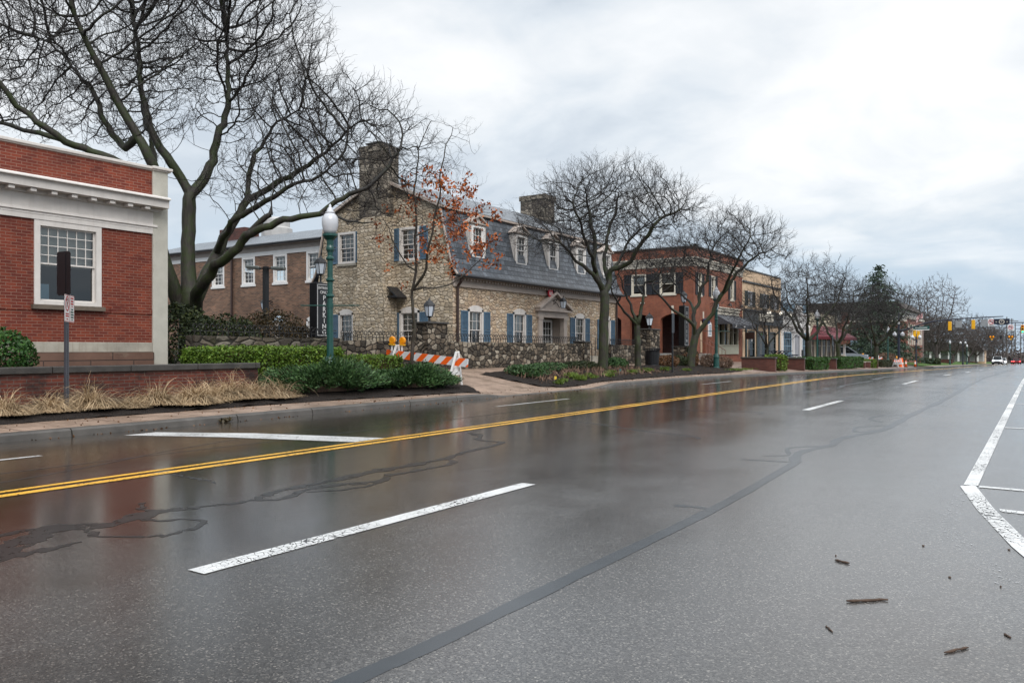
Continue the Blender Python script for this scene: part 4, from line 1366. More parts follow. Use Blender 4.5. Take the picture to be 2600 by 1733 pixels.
m.lathe([(.9, 7.4), (.9, 8.1), (.75, 8.2), (.75, 8.6), (.55, 8.75), (.1, 8.8)], -37.5, YW + 6.5, 12); m.build('roof_vent', 'siding', wg, smooth=False)
m = MB(ow); m.box(-39.2, -37.0, YW + 3.8, YW + 4.8, 6.9, 7.85); m.build('chimney', 'terrace_brick', wg)

# ---- orange brick corner building with arched porch
XB, YB = -18.5, 49.0
ob = (XB, YB, G(XB, YB))
bb = root('brick_building', 'two storey orange brick corner building with arched porch, cream cornice and dark shutters', 'building', ob)
zb = ob[2] - .2
sw = [(-22.85, -21.78, 4.62, 6.0), (-20.82, -19.72, 4.62, 6.0)]
arches = [(-25.2, -23.6, .76, 3.32), (-22.98, -21.40, .76, 3.32), (-20.78, -19.06, .76, 3.32)]
m = MB(ob)
wall(m, 'y', YB, -27, XB, zb, 6.38, sw + arches, .35)
for a in arches: spandrel(m, 'y', YB, a[0], a[1], a[3], .34, 0, .35)
fw_ = [(49.72, 50.42, 4.55, 5.98), (52.2, 53.0, 4.55, 5.98), (56.2, 57.0, 4.55, 5.98)]
pdoor = (50.15, 51.25, .76, 3.0)
bay = (53.5, 57.8, 1.28, 3.25)
wall(m, 'x', XB, YB, 59.0, zb - .4, 6.38, fw_ + [pdoor, bay], .25)
spandrel(m, 'x', XB, *pdoor[:2], 3.0, .28, 0, .25)
wall(m, 'y', YB - .06, -27, XB + .06, 6.95, 7.55, [], .1)
wall(m, 'x', XB + .06, YB - .06, 59.0, 6.95, 7.55, [], .1)
m.build('wall', 'orange_brick', bb)
m = MB(ob)
for (z0, z1, d) in ((6.38, 6.55, .04), (6.55, 6.72, .07), (6.72, 6.86, .16), (6.86, 6.95, .22)):
    m.box(-27, XB + d, YB - d, 59.02, z0, z1)
m.build('cornice', 'cream_trim', bb)
m = MB(ob); m.box(-27, XB + .14, YB - .14, 59.04, 7.55, 7.66); m.build('coping', 'brown_roof', bb)
m = MB(ob); m.box(-27, XB - .4, YB + .4, 58.9, 3.4, 3.55); m.box(-27, XB - .36, YB + .36, 58.9, .5, .75); m.box(-27, -19.2, YB + 2.6, YB + 2.7, .7, 3.4); m.build('porch_shell', 'terrace_brick', bb)
m = MB(ob); m.box(-20.5, -19.6, YB + 2.5, YB + 2.6, .75, 3.0); m.build('door', 'dark_door', bb)
for q in sw + fw_:
    ax, pl = ('y', YB) if q in sw else ('x', XB)
    window(bb, ob, ax, pl, *q, nx=1, ny=1, fw=.09, trim='cream_trim', sill='cream_trim', cover='curtain', sillw=.06)
    wd = .50 if ax == 'y' else .42
    shutter(bb, ob, ax, pl, q[0] - wd - .02, q[0] - .02, q[2], q[3], 'dark_shutter'); shutter(bb, ob, ax, pl, q[1] + .02, q[1] + wd + .02, q[2], q[3], 'dark_shutter')
fY, fX = axis_fn('y', YB), axis_fn('x', XB)
m = MB(ob); abox(m, fY, -19.99, -19.85, 3.36, 3.86, -.05, 0); abox(m, fX, 50.63, 50.77, 3.05, 3.5, -.05, 0); abox(m, fY, -22.2, -21.9, 4.05, 4.13, -.02, 0); m.build('keystone', 'cream_trim', bb)
m = MB(ob); abox(m, fY, -20.78, -19.06, .62, .76, -.12, .4); abox(m, fY, -22.98, -21.4, .62, .76, -.12, .4); m.build('porch_sill', 'concrete', bb)
# shop bay window and canvas awning
m = MB(ob)
for a in (53.5, 54.55, 56.55, 57.62): abox(m, fX, a, a + .18, 1.28, 3.25, -.10, .12)
abox(m, fX, 53.5, 57.8, 1.22, 1.34, -.14, .12); abox(m, fX, 53.68, 57.62, 3.1, 3.25, -.08, .12)
for (p, q, n) in ((53.68, 54.55, 1), (54.73, 56.55, 2), (56.73, 57.62, 1)):
    abox(m, fX, p, q, 2.2, 2.26, 0, .08)
    for k in range(1, n + 1):
        if n > 1 and k < n: abox(m, fX, p + (q - p) * k / n - .04, p + (q - p) * k / n + .04, 1.34, 3.1, 0, .08)
bw_ = m.build('shop_window', 'sage_trim', bb, bevel=.006)
m = MB(ob); m.face([fX(53.6, 1.3, .06), fX(57.7, 1.3, .06), fX(57.7, 3.2, .06), fX(53.6, 3.2, .06)]); m.build('pane', 'dark_glass', bw_)
m = MB(ob); m.face([fX(53.2, 1.0, .9), fX(58.2, 1.0, .9), fX(58.2, 3.4, .9), fX(53.2, 3.4, .9)]); m.build('room', 'dark_room', bw_)
m = MB(ob); abox(m, fX, 53.42, 57.88, .66, 1.22, -.10, 0)
for z in (.80, .94, 1.08): abox(m, fX, 53.42, 57.88, z, z + .012, -.108, -.10)
m.build('window_panel', 'sage_panel', bb)
m = MB(ob)
for (z0, z1, d) in ((3.42, 3.50, .10), (3.50, 3.66, .06), (3.66, 3.74, .16), (3.74, 3.86, .10), (3.86, 3.93, .2)): abox(m, fX, 53.3, 58.0, z0, z1, -d, 0)
m.build('shop_cornice', 'cream_trim', bb)
m = MB(ob)
xa = XB + 1.25
m.face([(XB + .02, 52.9, 3.42), (XB + .02, 58.2, 3.42), (xa, 58.2, 2.72), (xa, 52.9, 2.72)])
for y in (52.9, 58.2): m.face([(XB + .02, y, 3.42), (XB + .02, y, 2.72), (xa, y, 2.72)])
m.face([(xa, 52.9, 2.72), (xa, 58.2, 2.72), (xa, 58.2, 2.44), (xa, 52.9, 2.44)])
aw = m.build('awning', 'grey_canvas', bb)
m = MB(ob)
for c in (53.6, 55.5, 57.5):
    for s in (-1, 1): m.beam((xa + .01, c + s * .16, 2.64), (xa + .01, c, 2.50), .02, .06)
m.build('awning_mark', 'sign_white', aw)
for c in (54.3, 56.9):
    m = MB(ob)
    m.tube([(XB, c, 4.15), (XB + .25, c, 4.4), (XB + .5, c, 4.4), (XB + .62, c, 4.2)], .018, 6); m.lathe([(.16, 4.0), (.14, 4.1), (.03, 4.22)], XB + .62, c, 10)
    m.build('gooseneck_lamp', 'brown_pipe', bb)
m = MB(ob)
for k in range(4): m.box(XB + .28 * k, XB + .28 * (k + 1), 49.9, 51.5, zb - .3, .74 - .17 * k)
m.build('entrance_step', 'concrete', bb)
m = MB(ob)
for y in (49.95, 51.45):
    m.tube([(XB + .1, y, 1.62), (XB + 1.25, y, .95)], .022, 6)
    for k in range(6): m.tube([(XB + .1 + .23 * k, y, 1.62 - .134 * k), (XB + .1 + .23 * k, y, .72 - .14 * k)], .014, 5)
m.build('handrail', 'copper', bb)
m = MB(ob); m.prism([(51.62, 1.86), (52.25, 1.86), (52.25, 2.66), (52.1, 2.82), (51.78, 2.82), (51.62, 2.66)], fX, -.05, 0); pb = m.build('wall_plaque', 'sign_white', bb)
m = MB(ob)
for k in range(5): abox(m, fX, 51.74, 52.13, 2.0 + .14 * k, 2.06 + .14 * k, -.055, -.05)
m.build('plaque_line', 'blue_paint', pb)
m = MB(ob); m.lathe([(.02, 2.60), (.24, 2.70), (.24, 2.95), (.02, 3.05)], XB + .35, 50.35, 12); setp(m.build('hanging_sign', 'sign_blue', bb), 'round blue hanging sign')

# ---- tan two storey shop
YT0, YT1 = 59.0, 69.55
ot = (XB, 64, G(XB, 64))
tb = root('tan_building', 'tan stuccoed two storey shop with dark green shutters and slate grey sign band', 'building', ot)
zb = ot[2] - .3
m = MB(ot)
tw = [(60.2, 61.35, 4.32, 5.42), (64.1, 65.2, 4.32, 5.42), (67.0, 68.1, 4.32, 5.42)]
gd = [(60.35, 62.1, zb + .1, 2.42), (62.85, 65.35, zb + .3, 2.42), (66.2, 68.0, zb + .1, 2.42)]
wall(m, 'x', XB + .02, YT0 + .01, YT1, zb, 6.98, tw + gd, .2)
m.face([(XB + .02, YT1, zb), (XB - 14, YT1, zb), (XB - 14, YT1, 6.98), (XB + .02, YT1, 6.98)])
m.face([(XB + .02, YT0 + .01, 6.2), (XB - 14, YT0 + .01, 6.2), (XB - 14, YT0 + .01, 6.98), (XB + .02, YT0 + .01, 6.98)])
m.build('wall', 'tan_stucco', tb)
fT = axis_fn('x', XB + .02)
m = MB(ot); abox(m, fT, YT0, YT1 + .05, 6.04, 6.16, -.10, 0); abox(m, fT, YT0, YT1 + .05, 6.98, 7.08, -.06, .3); m.build('cornice', 'slate_board', tb)
m = MB(ot); abox(m, fT, YT0 + .1, YT1 + .05, 3.02, 3.92, -.16, 0); abox(m, fT, YT0 + .05, YT1 + .10, 3.92, 4.04, -.26, 0); abox(m, fT, YT0 + .05, YT1 + .1, 2.92, 3.02, -.20, 0); m.build('sign_band', 'slate_board', tb)
for q in tw:
    window(tb, ot, 'x', XB + .02, *q, nx=1, ny=1, fw=.08, trim='grey_paint', sill='cream_trim', cover='curtain')
    shutter(tb, ot, 'x', XB + .02, q[0] - .72, q[0] - .03, q[2], q[3], 'green_shutter'); shutter(tb, ot, 'x', XB + .02, q[1] + .03, q[1] + .72, q[2], q[3], 'green_shutter')
for k, q in enumerate(gd):
    m = MB(ot)
    abox(m, fT, q[0], q[0] + .1, q[2], q[3], 0, .1); abox(m, fT, q[1] - .1, q[1], q[2], q[3], 0, .1); abox(m, fT, q[0] + .1, q[1] - .1, q[3] - .1, q[3], 0, .1); abox(m, fT, q[0] + .1, q[1] - .1, q[2], q[2] + .3, 0, .1)
    for z in (1.0, 1.5): abox(m, fT, q[0] + .1, q[1] - .1, z, z + .05, .02, .08)
    dd = m.build('shop_door' if k != 1 else 'shop_window', 'storefront_green', tb)
    m = MB(ot); m.face([fT(q[0] + .05, q[2], .07), fT(q[1] - .05, q[2], .07), fT(q[1] - .05, q[3], .07), fT(q[0] + .05, q[3], .07)]); m.build('pane', 'dark_glass', dd)
    m = MB(ot); m.face([fT(q[0] - .1, q[2], .6), fT(q[1] + .1, q[2], .6), fT(q[1] + .1, q[3] + .1, .6), fT(q[0] - .1, q[3] + .1, .6)]); m.build('room', 'dark_room', dd)
for a in (59.6, 62.45, 65.7, 68.7):
    m = MB(ot); abox(m, fT, a, a + .35, zb, 2.9, -.07, 0); m.build('pilaster', 'storefront_green', tb)
m = MB(ot); abox(m, fT, 62.6, 66.4, 3.2, 3.78, -.24, -.16); sb_ = m.build('shop_sign', 'cream_trim', tb)
text('UT', .42, 'sign_white', tb, (fT(61.3, 1.75, 0)[0] - ot[0] + .02, 61.3 - ot[1], 1.75 - ot[2]), FACE_X, .004)
for c in (63.2, 66.6, 69.3):
    m = MB(ot); m.tube([(XB + .2, c, 4.0), (XB + .6, c, 4.15), (XB + .8, c, 3.98)], .02, 6); g_ = m.build('flood_lamp', 'black_metal', tb)
    m = MB(ot); m.lathe([(.16, 3.80), (.15, 3.92), (.06, 4.03)], XB + .8, c, 10); m.build('lamp_shade', 'lit_lamp', g_)
hs2 = root('hanging_sign', 'small square wooden sign hanging between the orange brick and tan shop fronts', 'sign', (XB + .6, 58.9, 2.0))
m = MB(); m.box(-.35, .35, -.03, .03, -.25, .25); m.build('board', 'brown_pipe', hs2)
m = MB(); m.tube([(-.6, 0, .34), (.36, 0, .34)], .018, 6); m.tube([(-.25, 0, .25), (-.25, 0, .34)], .01, 5); m.tube([(.25, 0, .25), (.25, 0, .34)], .01, 5); m.build('bracket', 'iron', hs2)

# ---- blue and white shop
Y0, Y1 = 69.6, 79.35
o_ = (XB, 74, G(XB, 74))
bl = root('blue_shop', 'single storey white and sky blue shop front beside the tan building', 'building', o_)
zb = o_[2] - .3
m = MB(o_)
h_ = [(70.3, 73.2, zb + .5, 2.5), (74.3, 76.1, zb + .1, 2.3), (76.9, 79.0, zb + .5, 2.5)]
wall(m, 'x', XB, Y0, Y1, zb, 4.15, h_, .3)
for a in (69.65, 73.3, 76.2, 78.95): abox(m, axis_fn('x', XB), a, a + .32, zb, 3.0, -.14, 0)
abox(m, axis_fn('x', XB), Y0, Y1, 3.0, 3.25, -.18, 0); abox(m, axis_fn('x', XB), Y0, Y1, 4.15, 4.3, -.2, 0); abox(m, axis_fn('x', XB), 74.4, 76.8, 4.3, 5.0, -.1, .1)
m.face([(XB, Y1, zb), (XB - 14, Y1, zb), (XB - 14, Y1, 4.2), (XB, Y1, 4.2)])
m.build('front_wall', 'bright_white', bl)
m = MB(o_); m.box(XB - 14, XB - .02, Y0 + .02, 74.4, 4.3, 5.02); m.box(XB - 14, XB - .02, 76.8, Y1, 4.3, 5.12); m.build('parapet', 'sky_paint', bl)
for k, q in enumerate(h_):
    m = MB(o_); fS = axis_fn('x', XB)
    abox(m, fS, q[0], q[0] + .1, q[2], q[3], 0, .1); abox(m, fS, q[1] - .1, q[1], q[2], q[3], 0, .1); abox(m, fS, q[0] + .1, q[1] - .1, q[3] - .1, q[3], 0, .1); abox(m, fS, q[0] + .1, q[1] - .1, q[2], q[2] + .12, 0, .1)
    if k != 1:
        for j in range(1, 4): a = q[0] + (q[1] - q[0]) * j / 4; abox(m, fS, a - .02, a + .02, q[2], q[3], .02, .08)
        for j in range(1, 4): z = q[2] + (q[3] - q[2]) * j / 4; abox(m, fS, q[0], q[1], z - .02, z + .02, .025, .075)
    else: abox(m, fS, q[0] + .1, q[1] - .1, q[2] + .1, q[3] - .1, .08, .12)
    w_ = m.build('shop_door' if k == 1 else 'shop_window', 'grey_paint' if k == 1 else 'sky_paint', bl)
    if k != 1:
        m = MB(o_); m.face([fS(q[0], q[2], .06), fS(q[1], q[2], .06), fS(q[1], q[3], .06), fS(q[0], q[3], .06)]); m.build('pane', 'dark_glass', w_)
        m = MB(o_); m.face([fS(q[0] - .3, q[2], .8), fS(q[1] + .3, q[2], .8), fS(q[1] + .3, q[3] + .2, .8), fS(q[0] - .3, q[3] + .2, .8)]); m.build('room', 'blue_paint', w_)
m = MB(o_); abox(m, axis_fn('x', XB), 73.65, 73.95, zb, 2.9, -.02, 0); abox(m, axis_fn('x', XB), 70.2, 73.3, zb, .55, -.04, 0); m.build('painted_panel', 'sky_paint', bl)

# ---- cream cafe with dark red awning
Y0, Y1 = 79.4, 92.4
o_ = (XB, 86, G(XB, 86))
cf = root('cream_cafe', 'low cream stuccoed cafe under a dark red hipped awning', 'building', o_)
zb = o_[2] - .3
m = MB(o_); fS = axis_fn('x', XB)
h_ = [(80.6, 81.8, zb + .1, 2.2)] + [(83.2 + 2.15 * k, 84.9 + 2.15 * k, zb + .6, 2.2) for k in range(4)]
wall(m, 'x', XB, Y0, Y1, zb, 4.6, h_, .2)
m.face([(XB, Y1, zb), (XB - 14, Y1, zb), (XB - 14, Y1, 4.6), (XB, Y1, 4.6)]); m.face([(XB, Y0, 4.0), (XB - 14, Y0, 4.0), (XB - 14, Y0, 4.6), (XB, Y0, 4.6)])
m.build('wall', 'cream_stucco', cf)
m = MB(o_); m.box(XB - 14, XB + .1, Y0, Y1 + .1, 4.6, 4.75); m.build('roof', 'brown_roof', cf)
for k, q in enumerate(h_):
    m = MB(o_)
    abox(m, fS, q[0], q[0] + .1, q[2], q[3], 0, .1); abox(m, fS, q[1] - .1, q[1], q[2], q[3], 0, .1); abox(m, fS, q[0] + .1, q[1] - .1, q[3] - .1, q[3], 0, .1); abox(m, fS, q[0] + .1, q[1] - .1, q[2], q[2] + .1, 0, .1)
    a = (q[0] + q[1]) / 2; abox(m, fS, a - .03, a + .03, q[2], q[3], .02, .08); abox(m, fS, q[0], q[1], 1.3, 1.36, .025, .08)
    w_ = m.build('door' if k == 0 else 'window', 'cream_trim', cf)
    m = MB(o_); m.face([fS(q[0], q[2], .06), fS(q[1], q[2], .06), fS(q[1], q[3], .06), fS(q[0], q[3], .06)]); m.build('pane', 'dark_glass', w_)
    m = MB(o_); m.face([fS(q[0] - .2, q[2], .7), fS(q[1] + .2, q[2], .7), fS(q[1] + .2, q[3] + .2, .7), fS(q[0] - .2, q[3] + .2, .7)]); m.build('room', 'dark_room', w_)
m = MB(o_)
xa = XB + 2.0
m.face([(XB + .01, 81.4, 3.35), (XB + .01, 91.6, 3.35), (xa, 92.6, 2.18), (xa, 79.9, 2.18)])
for (p, q) in ((81.4, 79.9), (91.6, 92.6)): m.face([(XB + .01, p, 3.35), (XB + .01, q, 2.18), (xa, q, 2.18)])
for a in ([(xa, 79.9), (xa, 92.6)], [(XB, 79.9), (xa, 79.9)], [(XB, 92.6), (xa, 92.6)]):
    m.face([(*a[0], 2.18), (*a[1], 2.18), (*a[1], 1.93), (*a[0], 1.93)])
m.build('awning', 'maroon_canvas', cf)

# ---- large brick building across the side street
YL, XL = 140.0, -17.6
o_ = (XL, YL, zc(YL) + .2)
lb = root('brick_hall', 'large pale red brick building with white stone bands across the side street, behind the conifer', 'building', o_)
zb = o_[2] - .5
m = MB(o_)
wall(m, 'y', YL, -60, XL, zb, 5.3, [(-26, -23, .3, 2.4), (-22.4, -19.6, .3, 2.4)], .2)
lw = [(141.5 + 2.4 * k, 142.7 + 2.4 * k, 1.6, 5.0) for k in range(8)]
wall(m, 'x', XL, YL, 162, zb, 5.8, lw, .3)
for a in (-34.6, -27.3, -18.9): m.box(a, a + 1.2, YL - .3, YL, zb, 7.0 if a < -26 else 5.3)
m.build('wall', 'pale_red_brick', lb)
m = MB(o_); fL = axis_fn('y', YL)
for (a0, a1, z0, z1, d) in ((-60, XL, 5.3, 5.6, .2), (-60, XL, 3.95, 4.1, .12), (-26.4, -22.9, 2.4, 2.62, .12), (-22.6, -19.4, 2.4, 2.62, .12), (-26.9, -26.0, 4.3, 5.0, .38)): abox(m, fL, a0, a1, z0, z1, -d, 0)
for q in lw: m.box(XL - .3, XL + .04, q[0] + .1, q[0] + .4, q[2], q[3]); m.box(XL - .3, XL + .04, q[1] - .4, q[1] - .1, q[2], q[3])
m.box(XL - .2, XL + .15, YL, 162, 5.8, 6.1)
m.build('stone_trim', 'cream_trim', lb)
m = MB(o_); m.box(-60, XL - .8, YL + 1.0, 160, 5.5, 7.3); m.build('upper_storey', 'siding', lb)
m = MB(o_); m.prism([(-62, 7.3), (XL - .2, 7.3), (XL - 1.6, 8.6), (-60, 8.6)], lambda a, z, d: (a, d, z), YL + .4, 161); m.build('roof', 'brown_roof', lb)
m = MB(o_); m.face([(-60, YL + .19, .2), (XL - .4, YL + .19, .2), (XL - .4, YL + .19, 2.5), (-60, YL + .19, 2.5)]); m.face([(XL - .29, 141, 1.5), (XL - .29, 161, 1.5), (XL - .29, 161, 5.1), (XL - .29, 141, 5.1)]); m.build('window_glass', 'dark_glass', lb)
pg = root('pergola', 'white timber pergola with braced posts along the large brick building', 'pergola', (-24, YL - 3, zc(YL - 3) + .15))
for a in (-4.4, -.6, 2.9, 6.0):
    m = MB(); m.box(a - .12, a + .12, -.12, .12, 0, 2.5)
    for s in (-1, 1): m.beam((a, 0, 1.75), (a + s * .8, 0, 2.45), .14, .14)
    m.build('post', 'siding', pg)
m = MB(); m.box(-5.2, 6.8, -.15, .15, 2.5, 2.8)
m.build('beam', 'dark_stone', pg)
m = MB()
for k in range(24): m.box(-5.2 + .5 * k, -5.1 + .5 * k, -.5, 2.6, 2.8, 2.95)
m.build('rafters', 'dark_stone', pg)
# far park pavilion and small house
o_ = (-22.5, 262, zc(262) + .62)
pv = root('white_pavilion', 'low white columned building beyond the far lawn', 'building', o_)
for k in range(8):
    m = MB(); m.box(-9 + 2.4 * k - .25, -9 + 2.4 * k + .25, -.25, .25, 0, 3); m.build('column', 'bright_white', pv)
m = MB(); m.box(-10, 9, 2, 8, 0, 3); m.build('wall', 'siding', pv)
m = MB(); m.prism([(-10.5, 3), (9.5, 3), (7, 5.5), (-8, 5.5)], lambda a, z, d: (a, d, z), -.8, 9); m.build('roof', 'brown_roof', pv)
o_ = (-15.5, 272, zc(272) + .3)
hb = root('small_house', 'small tan building at the far end of the lawn behind the rounded trees', 'building', o_)
m = MB(); m.box(-5, 2, 0, 8, -.3, 3.8); m.build('wall', 'tan_stucco', hb)
m = MB(); m.prism([(-5.4, 3.8), (2.4, 3.8), (-1.5, 5.6)], lambda a, z, d: (a, d, z), -.4, 8.4); m.build('roof', 'brown_roof', hb)
m = MB(); m.box(-4.2, -2.6, -.05, .05, .8, 2.4); m.box(-.6, .9, -.05, .05, .8, 2.4); m.build('window', 'dark_shutter', hb)
# ================================================================ walls, fences, street furniture
def low_wall(name, label, cat, x0, x1, y0, y1, ztop, mat, coping=None, cap=.10, zslope=0.0, group=None):
    cy = (y0 + y1) / 2
    o = (( x0 + x1) / 2, cy, G((x0 + x1) / 2, cy))
    r = root(name, label, cat, o, group=group)
    m = MB(o)
    zb = min(G(x1, y1), G(x1, y0), G(x0, y0)) - .3
    n = frange(y0, y1, .35) if y1 - y0 > 1.2 else [y0, y1]
    zt = [ztop + zslope * (y - y0) + (random.uniform(-.02, .02) if not coping else 0) for y in n]
    for k in range(len(n) - 1):
        for x in (x0, x1): m.face([(x, n[k], zb), (x, n[k + 1], zb), (x, n[k + 1], zt[k + 1]), (x, n[k], zt[k])])
        m.face([(x0, n[k], zt[k]), (x1, n[k], zt[k]), (x1, n[k + 1], zt[k + 1]), (x0, n[k + 1], zt[k + 1])])
    for k in (0, -1): m.face([(x0, n[k], zb), (x1, n[k], zb), (x1, n[k], zt[k]), (x0, n[k], zt[k])])
    m.build('masonry', mat, r)
    if coping:
        m = MB(o); y = y0 - .04
        L = 1.5
        while y < y1 + .03:
            e = min(y + L, y1 + .04); m.box(x0 - .05, x1 + .05, y, e - .008, ztop, ztop + cap); y = e
        m.build('coping', coping, r, bevel=.015)
    return r

# brick planter in front of the left building
pl = low_wall('planter_wall', 'long low brick wall with dark stone coping behind the dry grass clumps', 'wall', -15.32, -15.0, -6, 12.05, .635, 'planter_brick', 'dark_stone', .125)
m = MB(tuple(pl.location)); m.box(-17.6, -15.32, 11.75, 12.05, -.2, .635); m.build('return_wall', 'planter_brick', pl)
m = MB(tuple(pl.location)); m.box(-17.6, -15.40, 11.70, 12.10, .637, .757); m.build('return_coping', 'dark_stone', pl, bevel=.015)
m = MB(tuple(pl.location)); m.box(-18.2, -15.325, -6, 11.74, .1, .56); m.build('soil', 'mulch', pl)

# rubble yard walls with iron hoop fence
def pier(par, off, x0, x1, y0, y1, zb, zt, mat='yard_stone'):
    m = MB(off); m.box(x0, x1, y0, y1, zb, zt); m.build('pier', mat, par)
    m = MB(off); m.box(x0 - .05, x1 + .05, y0 - .05, y1 + .05, zt, zt + .07); m.build('pier_cap', 'dark_stone', par, bevel=.015)

w1 = low_wall('stone_wall', 'mossy dark rubble garden wall beside the pale stucco corner pier, behind the bright hedge', 'wall', -17.62, -17.25, 11.97, 16.9, 1.40, 'mossy_stone', zslope=-.004)
w2 = low_wall('stone_wall', 'long rubble garden wall with a stone pier in front of the stone house', 'wall', -17.62, -17.25, 16.92, 32.3, 1.32, 'yard_stone', zslope=-.002)
o2 = tuple(w2.location)
pier(w2, o2, -17.80, -17.10, 20.7, 21.75, .1, 1.92)
pier(w2, o2, -17.70, -17.18, 31.85, 32.4, .1, 1.34)
w3 = low_wall('stone_wall', 'short rubble wall with a tall end pier beside the orange brick porch', 'wall', -17.62, -17.25, 34.7, 40.2, 1.25, 'yard_stone', zslope=-.008)
o3 = tuple(w3.location)
pier(w3, o3, -17.75, -17.10, 39.0, 40.25, .1, 2.05)
w4 = root('stone_pier', 'low square stone pier carrying the tall black vertical sign at the brick porch', 'pier', (-17.4, 44.5, G(-17.4, 44.5)))
m = MB(); m.box(-.5, .5, -.55, .55, -.2, .95); m.build('masonry', 'yard_stone', w4)
m = MB(); m.box(-.55, .55, -.6, .6, .95, 1.03); m.build('cap', 'dark_stone', w4)
stp = root('stone_steps', 'stone steps between the two rubble walls before the house', 'steps', (-17.9, 33.5, G(-17.9, 33.5)))
for k in range(2):
    m = MB(); m.box(-.9, .55 - .35 * k, -1.05, 1.05, -.2 + .17 * k, .17 + .17 * k - .002); m.build('step', 'limestone', stp)
for sgn, lab in ((-1, 'black iron handrail on the left side of the stone steps'), (1, 'black iron handrail on the right side of the stone steps')):
    hr = root('handrail', lab, 'handrail', (-17.5, 33.5 + sgn * .98, G(-17.5, 33.5)))
    m = MB(); m.tube([(.35, 0, .0), (.35, 0, .92), (-.5, 0, 1.24), (-.5, 0, .3)], .022, 6); m.build('rail', 'iron', hr)
    for k in range(4):
        m = MB(); m.tube([(.2 - .2 * k, 0, .1), (.2 - .2 * k, 0, .97 + .075 * k)], .012, 5); m.build('baluster', 'iron', hr)

def hoop_fence(label, x, y0, y1, z0, z1):
    n = int((y1 - y0) / .165)
    r = root('iron_fence', label, 'fence', (x, y0, z0))
    hm = MB()
    hm.tube([(0, 0, 0), (0, 0, .13), (0, -.02, .20), (0, -.05, .245), (0, -.03, .295), (0, .02, .31), (0, .065, .285), (0, .075, .24), (0, .05, .205)], .011, 5)
    h0 = None
    for k in range(n):
        y = .165 * k; z = (z1 - z0) * k / max(1, n - 1)
        if h0 is None:
            h0 = hm.build('hoop', 'iron', r); h = h0
        else:
            h = h0.copy(); COL.objects.link(h); h.parent = r
        h.location = (0, y + .08, z)
    m = MB(); m.tube([(0, 0, .13), (0, y1 - y0, .13 + z1 - z0)], .010, 5); m.build('rail', 'iron', r)
    return r
hoop_fence('low black hoop topped iron fence on the mossy garden wall behind the bright hedge', -17.43, 12.0, 16.7, 1.40, 1.38)
hoop_fence('low black hoop topped iron fence on the rubble wall left of the stone pier', -17.43, 17.0, 20.6, 1.31, 1.31)
hoop_fence('low black hoop topped iron fence on the rubble wall before the stone house front', -17.43, 21.8, 31.8, 1.31, 1.29)
hoop_fence('low black hoop topped iron fence on the short wall by the brick porch', -17.43, 34.8, 38.9, 1.24, 1.21)

# lanterns
def lantern_parts(r, z, s=1.0, post=.18):
    m = MB(); m.lathe([(.07 * s, z), (.05 * s, z + .03), (.028 * s, z + .05), (.028 * s, z + post), (.06 * s, z + post + .03), (.105 * s, z + post + .06)], 0, 0, 10); m.build('stem', 'black_metal', r, smooth=False)
    zb_ = z + post + .06
    g = MB(); g.lathe([(.10 * s, zb_), (.165 * s, zb_ + .30 * s)], 0, 0, 6); g.build('glass', 'frosted', r)
    m = MB()
    for k in range(6):
        a = k * math.pi / 3
        m.tube([(.102 * s * math.cos(a), .102 * s * math.sin(a), zb_), (.168 * s * math.cos(a), .168 * s * math.sin(a), zb_ + .30 * s)], .010 * s, 4)
    m.lathe([(.19 * s, zb_ + .30 * s), (.19 * s, zb_ + .32 * s), (.12 * s, zb_ + .42 * s), (.05 * s, zb_ + .47 * s), (.02 * s, zb_ + .53 * s), (.005, zb_ + .56 * s)], 0, 0, 6)
    m.build('cap', 'black_metal', r)
l1 = root('pier_lantern', 'black lantern with frosted panes on the stone pier left of the house front', 'lantern', (-17.45, 21.2, 1.99)); lantern_parts(l1, 0, 1.15, .14)
l2 = root('pier_lantern', 'black lantern with frosted panes on the end pier beside the orange brick porch', 'lantern', (-17.42, 39.6, 2.12)); lantern_parts(l2, 0, 1.25, .14)

def wall_lantern(label, x, y, z, axis, arm=.45, scroll=True):
    r = root('wall_lantern', label, 'lantern', (x, y, z))
    d = Vector((1, 0, 0)) if axis == 'x' else Vector((0, -1, 0))
    t = Vector((0, -1, 0)) if axis == 'x' else Vector((1, 0, 0))
    m = MB()
    m.tube([d * 0, d * .15 + Vector((0, 0, .05)), d * arm + Vector((0, 0, .04))], .020, 6)
    m.tube([d * 0 + Vector((0, 0, -.18)), d * .12 + Vector((0, 0, -.12)), d * .2 + Vector((0, 0, .03))], .014, 6)
    if scroll: m.tube([d * .03, d * .05 - t * .25 + Vector((0, 0, -.10)), d * .05 - t * .5 + Vector((0, 0, -.30)), d * .05 - t * .62 + Vector((0, 0, -.27)), d * .05 - t * .62 + Vector((0, 0, -.2))], .016, 6)
    c = d * arm
    m.build('bracket', 'black_metal', r)
    g = MB(); g.lathe([(.10, -.36), (.17, -.06)], c.x, c.y, 6); g.build('glass', 'frosted', r)
    m = MB()
    for k in range(6):
        a = k * math.pi / 3
        m.tube([(c.x + .102 * math.cos(a), c.y + .102 * math.sin(a), -.36), (c.x + .172 * math.cos(a), c.y + .172 * math.sin(a), -.06)], .011, 4)
    m.lathe([(.10, -.38), (.10, -.355)], c.x, c.y, 6)
    m.lathe([(.20, -.06), (.19, -.04), (.10, .08), (.03, .12), (.01, .22)], c.x, c.y, 6)
    m.build('frame', 'black_metal', r)
    return r
wall_lantern('black wall lantern with a scrolled bracket in the pediment of the stone house door', -18.88, 31.95, 3.30, 'x', .55)
wall_lantern('black wall lantern above the arched door of the brown brick wing', -30.0, 24.96, 3.25, 'y', .5)
wall_lantern('black wall lantern on the orange brick corner above the entrance arch', -18.44, 51.9, 4.05, 'x', .45, False)

